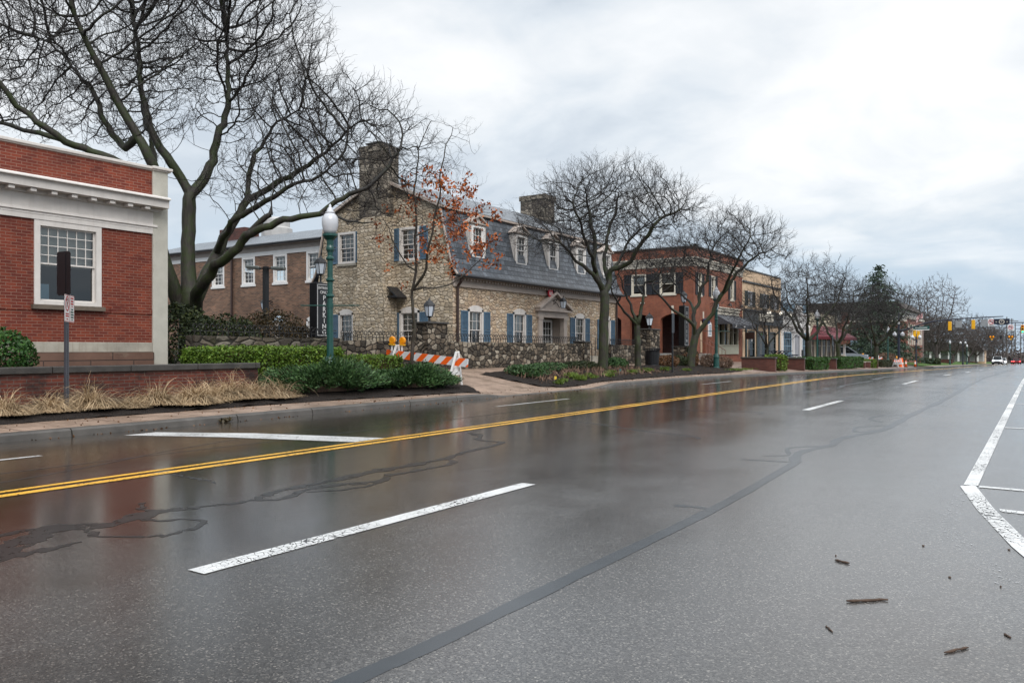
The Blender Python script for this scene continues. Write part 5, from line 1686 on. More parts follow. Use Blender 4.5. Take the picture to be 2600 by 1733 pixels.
# street lamps -------------------------------------------------
def street_lamp(label, loc, height=4.62, bracket=True):
    r = root('street_lamp', label, 'street lamp', loc, group='green street lamps with white globes')
    h = height - .78
    m = MB()
    m.lathe([(.19, -.1), (.19, .06), (.165, .10), (.15, .55), (.165, .60), (.165, .66), (.12, .80), (.10, .84)], 0, 0, 12); m.build('base', 'lamp_green', r)
    m = MB()
    prof = [(.085, .82), (.082, 1.4)]
    for z in (h - 1.55, h - 1.15, h - .62): prof += [(.070, z - .005), (.075, z), (.105, z + .03), (.105, z + .06), (.075, z + .09), (.068, z + .095)]
    m.lathe(prof + [(.062, h - .5)], 0, 0, 12); m.build('pole', 'lamp_green', r)
    m = MB()
    m.lathe([(.062, h - .52), (.07, h - .42), (.10, h - .36), (.10, h - .31), (.08, h - .25), (.09, h - .12), (.16, h - .05), (.19, h - .02), (.19, h + .03)], 0, 0, 14); m.build('capital', 'lamp_green', r)
    m = MB()
    m.lathe([(.13, h + .03), (.170, h + .12), (.202, h + .25), (.205, h + .36), (.188, h + .45), (.14, h + .52), (.10, h + .55)], 0, 0, 18); m.build('globe', 'globe', r, smooth=True)
    m = MB()
    m.lathe([(.115, h + .55), (.12, h + .575), (.085, h + .60), (.075, h + .65), (.05, h + .69), (.03, h + .70), (.035, h + .735), (.01, h + .78)], 0, 0, 12); m.build('finial', 'globe', r, smooth=True)
    if bracket:
        m = MB(); m.tube([(-.62, -.40, h - 1.74), (.62, .40, h - 1.74)], .014, 6); m.lathe([(.085, h - 1.80), (.085, h - 1.68)], 0, 0, 10); m.build('banner_arm', 'lamp_green', r)
    return r
sl = street_lamp('green street lamp with white globe standing in the juniper bush', (-14.7, 14.0, G(-14.7, 14.0)))
for x, y, lab in ((-15.1, 43.5, 'green street lamp with white globe beside the leaning tree and grey awning'), (-15.0, 67.3, 'green street lamp behind a terrace wall in front of the dark red awning'), (-14.6, 100.5, 'green street lamp beside the conifer, left of the signal mast'), (-13.9, 168, 'thin street lamp on the far lawn kerb, left of the rounded park trees'), (-13.6, 205, 'small distant street lamp among the rounded park trees')):
    copy_tree(sl, (x, y, G(x, y)), label=lab)

def twin_lamp(label, loc, h):
    r = root('twin_globe_lamp', label, 'street lamp', loc)
    m = MB(); m.lathe([(.16, -.1), (.16, .5), (.09, .7), (.075, h)], 0, 0, 10); m.build('pole', 'navy', r)
    m = MB(); m.tube([(-.42, -.1, h - .35), (-.3, -.07, h - .45), (.3, .07, h - .45), (.42, .1, h - .35)], .03, 6); m.build('arm', 'navy', r)
    for s in (-1, 1):
        m = MB(); m.lathe([(.12, h - .30), (.22, h - .14), (.22, h + .02), (.12, h + .16), (.02, h + .26)], s * .42, s * .1, 12); m.build('globe', 'globe', r, smooth=True)
    return r
twin_lamp('twin globed lamp on a dark pole below the signal at the far kerb corner', (-13.6, 117, G(-13.6, 117)), 3.9)
twin_lamp('distant twin globed lamp beside the oncoming pickup', (-13.2, 188, G(-13.2, 188)), 4.6)

# car park light on the tall dark pole
pk = root('parking_light', 'tall dark pole with two flat grey lamp heads in front of the brown brick wing', 'street lamp', (-22.0, 18.0, G(-22, 18)))
m = MB(); m.box(-.075, .075, -.075, .075, -.2, 3.35); m.build('pole', 'black_metal', pk)
for s in (-1, 1):
    d = LAT * s
    m = MB(); m.beam(d * .08 + Vector((0, 0, 3.28)), d * .26 + Vector((0, 0, 3.28)), .05, .05); m.build('arm', 'black_metal', pk)
    m = MB(); m.beam(d * .20 + Vector((0, 0, 3.28 + .01)), d * .66 + Vector((0, 0, 3.28 + (.06 if s < 0 else .0))), .28, .11); m.build('lamp_head', 'lamp_steel', pk, bevel=.03)

# parking sign
ps = root('parking_sign', 'tall black box sign reading ENTRANCE ONLY PARKING in white letters, topped by a lantern', 'sign', (-18.15, 16.9, G(-18.15, 16.9)))
gz = -ps.location.z
m = MB(); m.box(-.15, .15, -.31, .31, 1.42 + gz, 3.06 + gz); m.build('board', 'sign_black', ps, bevel=.012)
m = MB()
for q in ((-.27, -.255, 1.47, 3.01), (.255, .27, 1.47, 3.01), (-.27, .27, 1.47, 1.485), (-.27, .27, 2.995, 3.01)): m.box(.15, .156, q[0], q[1], q[2] + gz, q[3] + gz)
m.build('border', 'sign_white', ps)
text('ENTRANCE', .115, 'sign_white', ps, (.155, 0, 2.90 + gz), FACE_X, .003, sx=.80)
text('ONLY', .125, 'sign_white', ps, (.155, 0, 2.77 + gz), FACE_X, .003)
for k, chh in enumerate('PARKING'): text(chh, .215, 'sign_white', ps, (.155, 0, 2.60 - .172 * k + gz), FACE_X, .003)
m = MB(); m.box(-.06, .06, -.06, .06, -.2, 1.45 + gz); m.build('post', 'black_metal', ps)
pl2 = root('sign_lantern', 'black lantern with frosted panes on top of the black parking sign', 'lantern', (-18.15, 16.9, 3.06)); lantern_parts(pl2, 0, 1.05, .22)

# vertical shop sign on the low pier by the porch
vs = root('shop_sign', 'tall narrow black sign with vertical white lettering on the low stone pier by the porch', 'sign', (-17.4, 44.5, G(-17.4, 44.5) + 1.03))
m = MB(); m.box(-.18, .18, -.33, .33, 0, 2.35); m.build('board', 'sign_black', vs, bevel=.012)
m = MB()
for q in ((-.30, -.285, .04, 2.30), (.285, .30, .04, 2.30), (-.3, .3, .04, .055), (-.3, .3, 2.285, 2.3)): m.box(.18, .186, q[0], q[1], q[2], q[3])
m.build('border', 'sign_white', vs)
for k, chh in enumerate('OBRIETA'): text(chh, .25, 'sign_white', vs, (.184, 0, 1.92 - .27 * k), FACE_X, .003)
vl = root('sign_lantern', 'black lantern on top of the narrow vertical sign by the porch', 'lantern', (-17.4, 44.5, G(-17.4, 44.5) + 3.38)); lantern_parts(vl, 0, 1.25, .16)

# no-parking post
np_ = root('parking_post', 'dark steel post with small white no parking signs and a larger black sign back above', 'sign', (-14.1, 7.26, G(-14.1, 7.26)))
m = MB(); m.box(-.03, .03, -.028, .028, -.2, 2.70)
m.build('post', 'post_grey', np_)
m = MB()
for k in range(34): m.box(.030, .0315, -.008, .008, .18 + .038 * k, .196 + .038 * k)
m.build('post_holes', 'sign_black', np_)
def rrect(w, h, r=.04, n=4):
    pts = []
    for cx, cy, a0 in ((w / 2 - r, h / 2 - r, 0), (-w / 2 + r, h / 2 - r, 90), (-w / 2 + r, -h / 2 + r, 180), (w / 2 - r, -h / 2 + r, 270)):
        for k in range(n + 1): a = R(a0 + 90 * k / n); pts.append((cx + r * math.cos(a), cy + r * math.sin(a)))
    return pts
def on_post(ang, dist, cx=0.0):
    """point mapper for a plate on the post: across, outwards, up"""
    n = Vector((math.cos(R(ang)), math.sin(R(ang)), 0)); t = Vector((-math.sin(R(ang)), math.cos(R(ang)), 0))
    return lambda a, b, d=0.0: (n * (dist + d) + t * (a + cx) + Vector((0, 0, b)))[:]
bf = on_post(-81, .048)
m = MB(); m.prism(rrect(.35, .76, .05), lambda a, b, d: bf(a, b + 2.41, d), 0, .005); m.prism(rrect(.11, .70, .02), lambda a, b, d: bf(a, b + 2.41, d), .006, .012); m.build('sign_back', 'sign_black', np_)
for cx in (-.166, .166):
    g = on_post(50, .046, cx)
    m = MB(); m.prism(rrect(.32, .47, .02), lambda a, b, d: g(a, b + 1.80, d), 0, .004)
    pnl = m.build('sign_panel', 'sign_white', np_)
    m = MB()
    bar = lambda mm, z, w_, h_: mm.face([g(-w_ / 2, z - h_ / 2, .006), g(w_ / 2, z - h_ / 2, .006), g(w_ / 2, z + h_ / 2, .006), g(-w_ / 2, z + h_ / 2, .006)])
    for (p, q, w_, h_) in ((0, 1.80 + .224, .30, .008), (0, 1.80 - .224, .30, .008)): bar(m, q, w_, h_)
    for sx in (-1, 1): m.face([g(sx * .148, 1.576, .006), g(sx * .156, 1.576, .006), g(sx * .156, 2.024, .006), g(sx * .148, 2.024, .006)])
    left = cx < 0
    if left:
        n_ = 28
        for k in range(n_):
            a0, a1 = 2 * math.pi * k / n_, 2 * math.pi * (k + 1) / n_
            m.face([g(rr * math.cos(a), 1.88 + rr * math.sin(a), .006) for rr, a in ((.105, a0), (.130, a0), (.130, a1), (.105, a1))])
        m.face([g(-.092, 1.955, .0065), g(-.075, 1.972, .0065), g(.092, 1.805, .0065), g(.075, 1.788, .0065)])
        for z, w_ in ((1.705, .2), (1.665, .22)): bar(m, z, w_, .022)
        bar(m, 1.615, .12, .016)
    else:
        for z, w_ in ((1.985, .2), (1.935, .16), (1.89, .18)): bar(m, z, w_, .026)
        bar(m, 1.845, .09, .016)
    m.build('red_marking', 'sign_red', pnl)
    if left: text('P', .22, 'sign_black', pnl, g(0, 1.88, .005), (R(90), 0, R(50 + 90)), .001)
    else:
        m = MB()
        for z, w_ in ((1.79, .12), (1.745, .2), (1.70, .2), (1.655, .18)): bar(m, z, w_, .024)
        bar(m, 1.61, .09, .016); m.build('green_marking', 'sign_green', pnl)
# plain dark posts seen edge-on
def slim_post(label, x, y, h, plate=True):
    r = root('sign_post', label, 'sign post', (x, y, G(x, y)))
    m = MB(); m.box(-.03, .03, -.03, .03, -.2, h); m.build('post', 'post_grey' if not plate else 'black_metal', r)
    if plate:
        m = MB(); m.prism(rrect(.30, .9, .04), lambda a, b, d: (d + .03, a, b + h - .45), 0, .006); m.build('sign_panel', 'sign_black', r)
slim_post('slim dark post with a sign seen edge on before the brick arches', -14.0, 34.4, 2.75)
slim_post('slim dark post standing on the terrace wall before the dark red awning', -14.3, 69.5, 2.7)
slim_post('slim dark post by the far planter bed under the conifer', -14.2, 87, 2.8)

# barricades
def barricade(label, loc, rz, L=3.5, lights=2, scale=1.0):
    r = root('barricade', label, 'barricade', loc, rz)
    m = MB(); m.prism(rrect(L, .24, .02), lambda a, b, d: (a, d, b + .70), -.02, .02)
    b = m.build('board', 'barricade_stripe', r)
    for a in (-L / 2 + .40, L / 2 - .41):
        for s in (-1, 1):
            m = MB(); m.beam((a, s * .36, -.04), (a, s * .045, 1.0), .075, .05, up=(1, 0, 0)); m.build('leg', 'plastic_white', r, bevel=.008)
        m = MB()
        m.beam((a, -.27, .36), (a, .27, .36), .05, .10); m.beam((a, -.16, .55), (a, .16, .55), .05, .06); m.box(a - .02, a + .02, -.1, .1, .40, .55)
        m.build('brace', 'plastic_white', r)
    for k in range(lights):
        s = 1 if k else -1
        a = -L / 2 + .40
        m = MB(); b_ = a + s * .07; m.box(b_ - .02, b_ + .02, s * .16 - .02, s * .16 + .02, .80, 1.02); m.build('light_stem', 'plastic_white', r)
        m = MB()
        prof = [(.075, -.055), (.10, -.05), (.112, -.02), (.112, .02), (.10, .05), (.075, .055)]
        rings = []
        for rad, d in prof:
            rings.append([m.p(b_ + rad * math.cos(2 * math.pi * j / 14), s * .16 + d, 1.13 + rad * (1.15 if math.sin(2 * math.pi * j / 14) > .1 else 1.0) * math.sin(2 * math.pi * j / 14)) for j in range(14)])
        for p, q in zip(rings, rings[1:]):
            for j in range(14): m.f.append((p[j], p[(j + 1) % 14], q[(j + 1) % 14], q[j]))
        m.f.append(tuple(rings[0])); m.f.append(tuple(reversed(rings[-1])))
        m.build('amber_lens', 'amber', r)
        m = MB(); m.box(b_ - .085, b_ + .085, s * .16 - .06, s * .16 + .06, .985, 1.03); m.build('light_housing', 'signal_yellow', r)
    return r
stripes_mat('barricade_stripe', (.80, .115, .012), (.64, .64, .66), .46, -.95)
bq = barricade('orange and white striped barricade with two amber lamps behind the juniper bush', (-15.55, 18.65, .10), 0, 3.1)
bq.rotation_euler = (0, R(5.2), R(2))
barricade('white A frame barricade with amber lamp beside the traffic cone at the side street', (-13.5, 100.0, G(-13.5, 100)), R(75), 2.0, 1)
barricade('striped barricade half hidden behind the last terrace wall', (-16.0, 98.0, G(-16, 98)), R(20), 2.4, 1)
def cone(label, loc):
    r = root('traffic_cone', label, 'traffic cone', loc)
    m = MB(); m.box(-.22, .22, -.22, .22, 0, .04); m.build('base', 'tyre', r)
    m = MB(); m.lathe([(.17, .04), (.045, .78), (.03, .80)], 0, 0, 14); m.build('body', 'cone_orange', r, smooth=True)
    m = MB(); m.lathe([(.112, .41), (.090, .54)], 0, 0, 14); m.lathe([(.078, .61), (.066, .68)], 0, 0, 14); m.build('reflective_band', 'sign_white', r)
cone('orange traffic cone with white bands beside the white barricade', (-13.0, 102.6, G(-13, 102.6)))
cone('orange traffic cone standing alone at the side street corner', (-13.3, 113.5, zc(113.5) - .15))
dm = root('traffic_drum', 'orange and white striped traffic drum next to the white barricade legs', 'traffic drum', (-13.4, 101.7, G(-13.4, 101.7)))
m = MB(); m.lathe([(.30, 0), (.28, .1), (.26, .55), (.2, 1.0), (.18, 1.04)], 0, 0, 14); m.build('body', 'cone_orange', dm)
m = MB(); m.lathe([(.272, .36), (.265, .50)], 0, 0, 14); m.lathe([(.245, .66), (.222, .8)], 0, 0, 14); m.build('reflective_band', 'sign_white', dm)

# litter bin of vertical slats
tc_ = root('litter_bin', 'black slatted steel litter bin between the tree trunks and the short stone wall', 'litter bin', (-16.4, 37.6, G(-16.4, 37.6)))
m = MB()
for k in range(30):
    a = 2 * math.pi * k / 30
    p = lambda rr, z: (rr * math.cos(a), rr * math.sin(a), z)
    m.beam(p(.33, .03), p(.36, .72), .045, .012, up=(math.cos(a), math.sin(a), 0)); m.beam(p(.36, .72), p(.42, .88), .045, .012, up=(math.cos(a), math.sin(a), 0))
m.build('slats', 'black_metal', tc_)
m = MB(); m.lathe([(.30, .0), (.30, .8), (.2, .82)], 0, 0, 16); m.build('liner', 'sign_black', tc_)
m = MB(); m.tube([(.425 * math.cos(R(a)), .425 * math.sin(R(a)), .89) for a in range(0, 361, 15)], .018, 6, cap=False); m.build('rim', 'black_metal', tc_)
m = MB(); m.tube([(.335 * math.cos(R(a)), .335 * math.sin(R(a)), .04) for a in range(0, 361, 15)], .018, 6, cap=False); m.build('base_ring', 'black_metal', tc_)

# terrace walls of the shops
for (x0, x1, y, lab) in ((-15.1, -13.1, 48.0, 'nearest brick terrace wall with flat dark coping on the pavement by the tan shop'), (-15.6, -13.1, 55.0, 'second brick terrace wall, in front of the blue and white shop'), (-15.8, -13.1, 65.0, 'third brick terrace wall, in front of the dark red awning'), (-16.2, -13.1, 84.0, 'farthest brick terrace wall, right of the sloping stair walls')):
    z = G(-13.1, y)
    r = root('terrace_wall', lab, 'wall', ((x0 + x1) / 2, y, z))
    hx = (x1 - x0) / 2
    m = MB(); m.box(-hx, hx, 0, .32, -.3, .79); m.box(-hx, -hx + .3, .32, 6.5, -.3, .79)
    m.build('masonry', 'terrace_brick', r)
    m = MB(); m.box(-hx - .05, hx + .05, -.05, .37, .79, .88); m.box(-hx - .05, -hx + .33, .37, 6.5, .791, .879)
    m.build('coping', 'dark_stone', r, bevel=.012)
sw_ = root('stair_wall', 'brick stair with sloping stone capped cheeks between the terrace walls', 'steps', (-14.4, 79, G(-13.6, 79)))
for s in (0, 2.6):
    m = MB(); m.prism([(-1.6, -.3), (1.0, -.3), (1.0, .52), (.4, .52), (-1.6, 1.15)], lambda a, z, d: (a, d, z), s, s + .3); m.build('cheek_wall', 'terrace_brick', sw_)
    m = MB(); m.beam((.4, s + .15, .55), (-1.6, s + .15, 1.18), .38, .07); m.beam((.4, s + .15, .55), (1.03, s + .15, .55), .38, .07); m.build('coping', 'limestone', sw_)
for k in range(4):
    m = MB(); m.box(-1.5, .6 - .4 * k, .3, 2.6, -.2, .14 * (k + 1)); m.build('step', 'concrete', sw_)
for (x, y, lab) in ((-15.6, 57.5, 'dark picnic table on the terrace before the blue shop'), (-16.1, 61.5, 'second dark picnic table, partly hidden by the tree trunk')):
    z = G(x, y) + .05
    r = root('picnic_table', lab, 'table', (x, y, z + .3))
    m = MB(); m.box(-.4, .4, -.9, .9, .70, .75); m.build('tabletop', 'navy', r)
    for s in (-1, 1):
        m = MB(); m.box(s * .75 - .14, s * .75 + .14, -.9, .9, .42, .46); m.build('bench', 'navy', r)
    for s in (-1, 1):
        m = MB(); m.beam((-.6, s * .6, 0), (.2, s * .6, .7), .06, .06); m.beam((.6, s * .6, 0), (-.2, s * .6, .7), .06, .06); m.beam((-.85, s * .6, .39), (.85, s * .6, .39), .06, .06); m.build('leg', 'navy', r)
pc = root('patio_chair', 'dark woven patio chair on the terrace under the red awning', 'chair', (-16.0, 68, G(-16, 68) + .3))
m = MB(); m.box(-.3, .3, -.3, .3, .36, .46); m.build('seat', 'sign_black', pc)
m = MB(); m.box(-.33, -.24, -.3, .3, .46, .95); m.build('backrest', 'sign_black', pc)
for sx in (-1, 1):
    for sy in (-1, 1):
        m = MB(); m.box(sx * .27 - .03, sx * .27 + .03, sy * .27 - .03, sy * .27 + .03, -.3, .36); m.build('leg', 'sign_black', pc)

# twigs and debris on the road
def stick(label, p, q, r, name='broken_branch'):
    a, b = Vector((*p, r * .8)), Vector((*q, r * .8))
    o = root(name, label, 'branch', ((a + b) / 2)[:])
    c = (a + b) / 2
    m = MB(tuple(c)); n = 6
    side = (b - a).normalized().cross(Vector((0, 0, 1)))
    pts = [a.lerp(b, k / n) + side * random.uniform(-.6, .6) * r * 2 + Vector((0, 0, random.uniform(-.1, .25) * r)) for k in range(n + 1)]
    m.tube(pts, [r * random.uniform(.6, 1.25) * (.55 if k in (0, n) else 1) for k in range(n + 1)], 7)
    m.build('bark', 'twig_bark', o, smooth=True)
stick('thick broken branch lying on the road at the lower right', (-.70, 3.68), (-.555, 3.80), .0062)
stick('short straight twig on the road above the thick branch', (-.885, 4.36), (-.81, 4.33), .006)
stick('curved dark twig at the bottom right of the road', (-.29, 3.255), (-.22, 3.36), .0048)
stick('thin slanting twig below the thick branch on the road', (-.705, 3.31), (-.665, 3.25), .004)
stick('tiny twig at the right edge of the road', (-.115, 3.595), (-.09, 3.565), .004)
cl = [(-.54, 4.95), (-.36, 4.34), (-.14, 5.11), (-.15, 4.3), (-.9, 4.46)]
for k, (x, y) in enumerate(cl):
    c_ = root('bark_crumb', 'small dark crumb of bark scattered on the right of the road', 'debris', (x, y, 0), group='bark crumbs on the road')
    m = MB(); m.lathe([(.004, 0), (.008 if k < 3 else .004, .003), (.005 if k < 3 else .003, .007), (.001, .008)], 0, 0, 6); m.build('bark', 'twig_bark', c_)
ld = root('drain_debris', 'clump of wet leaves caught in the kerb at the left', 'debris', (-12.2, 9.1, G(-12.25, 9.1)))
leaves('leaf_clump', 'brown_shrub_leaf', ld, rng.normal(size=(60, 3)) * np.array([.03, .06, .02]) + np.array([0, 0, .03]), .045)

# wet leaf litter lying in the gutter and on the beds
V = []
for _ in range(900):
    y = random.uniform(2, 48) ; x = -12.22 + abs(random.gauss(0, .14)) if random.random() < .45 else random.uniform(-13.4, -12.5)
    V.append((x, y, G(x, y) + .012))
for _ in range(500):
    x, y = random.uniform(-15.6, -13.5), random.uniform(22.5, 44); V.append((x, y, G(x, y) + .06))
setp(leaves('leaf_litter', 'rust_shrub_leaf', None, np.array(V), .028, 1.6, spread=.5, droop=np.array([0, 0, 0])), 'scattered wet brown leaf litter along the gutter and mulch', 'leaf litter', kind='stuff')
# ================================================================ vegetation
# the big many-stemmed tree behind the left building (units: its own elevation, 1 unit = 11.7 mm)
BT = (-21.0, 14.5, .5)
limbs = [
    ([(497, 940, 0), (496, 860, 0), (492, 790, 0), (488, 740, 0)], 0.465, 0.293),
    ([(470, 800, 0), (452, 715, -.3), (432, 640, -.5), (424, 555, -.6), (426, 490, -.8), (441, 455, -1.0), (430, 420, -1.2), (408, 374, -1.3), (361, 276, -1.6), (330, 200, -1.9), (300, 120, -2.2)], 0.211, 0.045),
    ([(488, 750, 0), (478, 640, .2), (477, 540, .3), (479, 489, .3)], 0.239, 0.140),
    ([(479, 489, .3), (455, 440, .2), (420, 385, 0), (392, 330, 0), (372, 280, .2), (352, 200, .3), (345, 120, .4), (330, 40, .4)], 0.120, 0.032),
    ([(479, 489, .3), (500, 455, .6), (515, 405, .8), (523, 370, .9), (533, 310, 1.0), (541, 272, 1.2), (548, 230, 1.3), (541, 183, 1.5), (533, 90, 1.7), (526, 10, 1.8)], 0.134, 0.032),
    ([(500, 770, 0), (518, 690, .5), (532, 640, .8), (550, 585, 1.0), (574, 535, 1.2), (595, 480, 1.5)], 0.225, 0.109),
    ([(595, 480, 1.5), (588, 425, 1.8), (591, 370, 2.0), (613, 314, 2.4), (625, 260, 2.8), (690, 200, 3.2)], 0.084, 0.022),
    ([(595, 480, 1.5), (629, 467, 1.5), (680, 442, 1.3), (731, 416, 1.2), (790, 385, 1.0), (850, 340, .8), (900, 300, .6)], 0.092, 0.019),
    ([(505, 800, 0), (530, 745, -.6), (565, 715, -1.0), (598, 688, -1.3), (640, 662, -1.6), (680, 632, -1.9), (719, 611, -2.1), (760, 598, -2.3), (798, 592, -2.4), (862, 578, -2.5), (915, 552, -2.6), (960, 530, -2.6), (1010, 490, -2.5), (1050, 440, -2.4)], 0.190, 0.032),
    ([(680, 632, -1.9), (712, 602, -2.0), (740, 580, -2.1), (755, 568, -2.1)], 0.106, 0.071),
    ([(862, 578, -2.5), (910, 588, -2.8), (960, 604, -3.0), (1000, 612, -3.2)], 0.049, 0.013),
    ([(532, 640, .8), (560, 605, .3), (591, 589, .0), (608, 558, -.2), (671, 538, -.5), (719, 513, -.8), (765, 493, -1.0), (830, 474, -1.2), (890, 440, -1.3)], 0.113, 0.019),
    ([(441, 455, -1.0), (412, 438, -.2), (390, 425, .3), (376, 395, .6), (353, 319, .9), (327, 276, 1.2), (310, 190, 1.4), (290, 100, 1.6)], 0.092, 0.025),
    ([(408, 374, -1.3), (365, 395, -.9), (331, 370, -.7), (297, 314, -.6), (255, 234, -.4), (204, 183, -.2), (150, 120, 0), (106, 98, 0)], 0.092, 0.019),
    ([(430, 460, -.8), (360, 440, -1.6), (300, 415, -2.2), (251, 387, -2.6), (204, 340, -2.9), (170, 289, -3.2), (115, 234, -3.5), (92, 170, -3.8), (40, 130, -4.0)], 0.099, 0.019),
    ([(300, 415, -2.2), (240, 395, -2.0), (183, 374, -1.8), (120, 362, -1.8), (60, 345, -1.6), (0, 326, -1.4), (-60, 310, -1.4)], 0.070, 0.019),
]
blobs = [(300, 0, 60, 290, 4.0, 190, 1.2), (560, .8, 40, 230, 3.6, 200, 1.2), (130, -1.5, 230, 220, 3.0, 130, 1.0), (40, -1.5, 130, 160, 3.0, 160, .8), (700, 1.0, 230, 150, 2.8, 170, 1.1), (840, 0, 330, 180, 2.2, 130, 1.1), (950, -1.8, 440, 170, 1.8, 140, 1.0), (700, -.8, 480, 170, 1.8, 60, .8), (330, 0, 290, 190, 2.6, 100, .6), (430, 0, -150, 330, 3.6, 160, .7), (960, -2.6, 590, 60, .8, 45, .5)]
make_tree('bare_tree', 'huge bare many stemmed tree with mossy trunk towering behind the left brick building', BT, limbs, blobs, 12500, D=.20, di=1.7, dk=.32, scale=.01172, base=(497, 935), twigs=3, twig_len=.60, twig_r=.0070, r0=.0105, e=2.2, jitter=.12)

s = .00642
limbs = [
    ([(660, 1560, 0), (662, 1400, 0), (668, 1200, 0), (672, 1100, 0), (665, 1010, 0)], .23, .20),
    ([(665, 1010, 0), (625, 955, -.3), (560, 900, -.7), (470, 830, -1.1), (400, 760, -1.4), (330, 720, -1.6)], .12, .03),
    ([(655, 1000, 0), (620, 900, .3), (610, 780, .5), (615, 650, .7), (590, 520, .8), (560, 400, .8)], .13, .035),
    ([(680, 1020, 0), (705, 950, .2), (720, 880, .2), (790, 850, .0), (850, 800, -.3), (910, 700, -.6), (960, 620, -.9), (1040, 550, -1.1), (1140, 500, -1.2)], .14, .03),
    ([(705, 950, .2), (690, 860, .7), (690, 740, 1.1), (720, 620, 1.4), (760, 480, 1.6), (800, 330, 1.7)], .11, .03),
    ([(720, 880, .2), (800, 780, 1.2), (880, 640, 1.9), (980, 540, 2.3)], .08, .03),
    ([(620, 900, .3), (560, 780, -.9), (500, 640, -1.6), (440, 520, -2.0)], .08, .03),
]
blobs = [(690, 0, 455, 480, 3.4, 270, 1.3), (450, -.4, 570, 330, 2.8, 230, 1.0), (1000, 0, 490, 320, 2.8, 180, 1.0), (300, -1, 640, 260, 1.8, 160, .8), (1150, -.4, 520, 180, 1.8, 110, .7), (800, 0, 660, 330, 2.5, 150, .4)]
make_tree('bare_tree', 'bare spreading street tree with round crown, in front of the stone house roof', (-15.5, 30.4, .12), limbs, blobs, 4600, D=.16, di=1.2, dk=.26, scale=s, base=(660, 1545), twigs=3, twig_len=.46, twig_r=.0063, r0=.0090, e=2.28, jitter=.12)

s = .00698
limbs = [
    ([(890, 1545, 0), (888, 1400, 0), (884, 1300, 0), (888, 1215, 0)], .16, .14),
    ([(888, 1240, 0), (830, 1190, -.3), (770, 1130, -.6), (720, 1065, -.9), (690, 990, -1.1)], .075, .03),
    ([(884, 1215, 0), (858, 1150, .2), (832, 1060, .4), (800, 980, .5), (775, 890, .6)], .08, .025),
    ([(895, 1215, 0), (915, 1130, .1), (930, 1040, .2), (945, 960, .3), (1000, 940, .2), (1040, 880, .1), (1075, 800, 0)], .09, .025),
    ([(930, 1040, .2), (900, 960, .8), (900, 860, 1.1), (920, 780, 1.3)], .06, .02),
]
blobs = [(900, 0, 860, 200, 2.0, 120, 1.0), (760, -.5, 920, 110, 1.4, 90, .7), (1030, 0, 850, 120, 1.5, 90, .8)]
make_tree('bare_tree', 'small bare tree with three mossy forks next to the litter bin', (-15.5, 33.95, .12), limbs, blobs, 1400, D=.15, di=1.1, dk=.26, scale=s, base=(890, 1530), twigs=2, twig_len=.44, twig_r=.006, r0=.0075, jitter=.12)

s = .0082
limbs = [
    ([(1258, 1525, 0), (1264, 1440, 0), (1280, 1370, 0), (1292, 1310, 0)], .26, .20),
    ([(1285, 1330, 0), (1282, 1260, -.2), (1255, 1225, -.4), (1190, 1190, -.6), (1120, 1140, -.9), (1060, 1090, -1.1), (1010, 1040, -1.2), (975, 985, -1.3)], .11, .035),
    ([(1285, 1320, 0), (1290, 1240, .3), (1300, 1150, .5), (1330, 1080, .6), (1350, 1000, .7), (1385, 930, .7), (1400, 850, .6), (1405, 760, .5)], .14, .03),
    ([(1292, 1310, 0), (1340, 1250, -.1), (1385, 1180, -.2), (1420, 1100, -.3), (1460, 1040, -.4), (1510, 960, -.5), (1570, 880, -.6), (1630, 820, -.7), (1720, 770, -.8)], .14, .03),
    ([(1300, 1150, .5), (1285, 1080, 1.2), (1240, 1020, 1.8), (1215, 960, 2.2), (1180, 900, 2.5)], .08, .03),
    ([(1460, 1040, -.4), (1470, 940, -1.4), (1500, 840, -2.1), (1560, 700, -2.6)], .07, .025),
]
blobs = [(1400, 0, 785, 330, 3.0, 175, 1.2), (1640, -.4, 700, 230, 2.5, 130, 1.0), (1180, .2, 830, 250, 2.5, 130, .9), (1080, -.8, 880, 150, 1.6, 90, .6), (1500, -.3, 620, 170, 2.4, 120, .9), (1750, -.6, 790, 130, 1.6, 90, .7)]
make_tree('bare_tree', 'leaning bare tree with forked mossy trunk beside the second green street lamp', (-15.8, 41.4, .10), limbs, blobs, 3900, D=.19, di=1.4, dk=.31, scale=s, base=(1260, 1515), twigs=3, twig_len=.54, twig_r=.0076, r0=.0105, e=2.28, jitter=.12)

# young oak keeping its rusty leaves
s = .01138
limbs = [
    ([(1048, 985, 0), (1048, 900, 0), (1050, 800, 0), (1048, 735, 0), (1056, 640, 0), (1054, 520, 0), (1060, 400, 0), (1090, 310, 0)], .065, .012),
    ([(1049, 735, 0), (1080, 690, -.3), (1100, 610, -.5), (1115, 520, -.6), (1128, 440, -.7), (1150, 340, -.7)], .045, .01),
    ([(1050, 728, 0), (1110, 728, .2), (1170, 700, .4), (1210, 660, .5), (1235, 625, .5)], .030, .008),
    ([(1049, 690, 0), (1010, 640, .2), (985, 580, .3), (960, 540, .4)], .026, .008),
    ([(1052, 600, 0), (1120, 560, .5), (1180, 540, .6), (1240, 530, .7)], .022, .007),
]
blobs = [(1090, 0, 520, 130, 1.5, 170, 1), (1180, .2, 620, 80, 1.0, 80, .6), (1000, .2, 600, 80, 1.0, 90, .6), (1130, -.2, 400, 90, 1.0, 100, .8), (985, .2, 690, 45, .5, 40, .9), (1235, .4, 600, 60, .7, 90, 1.0)]
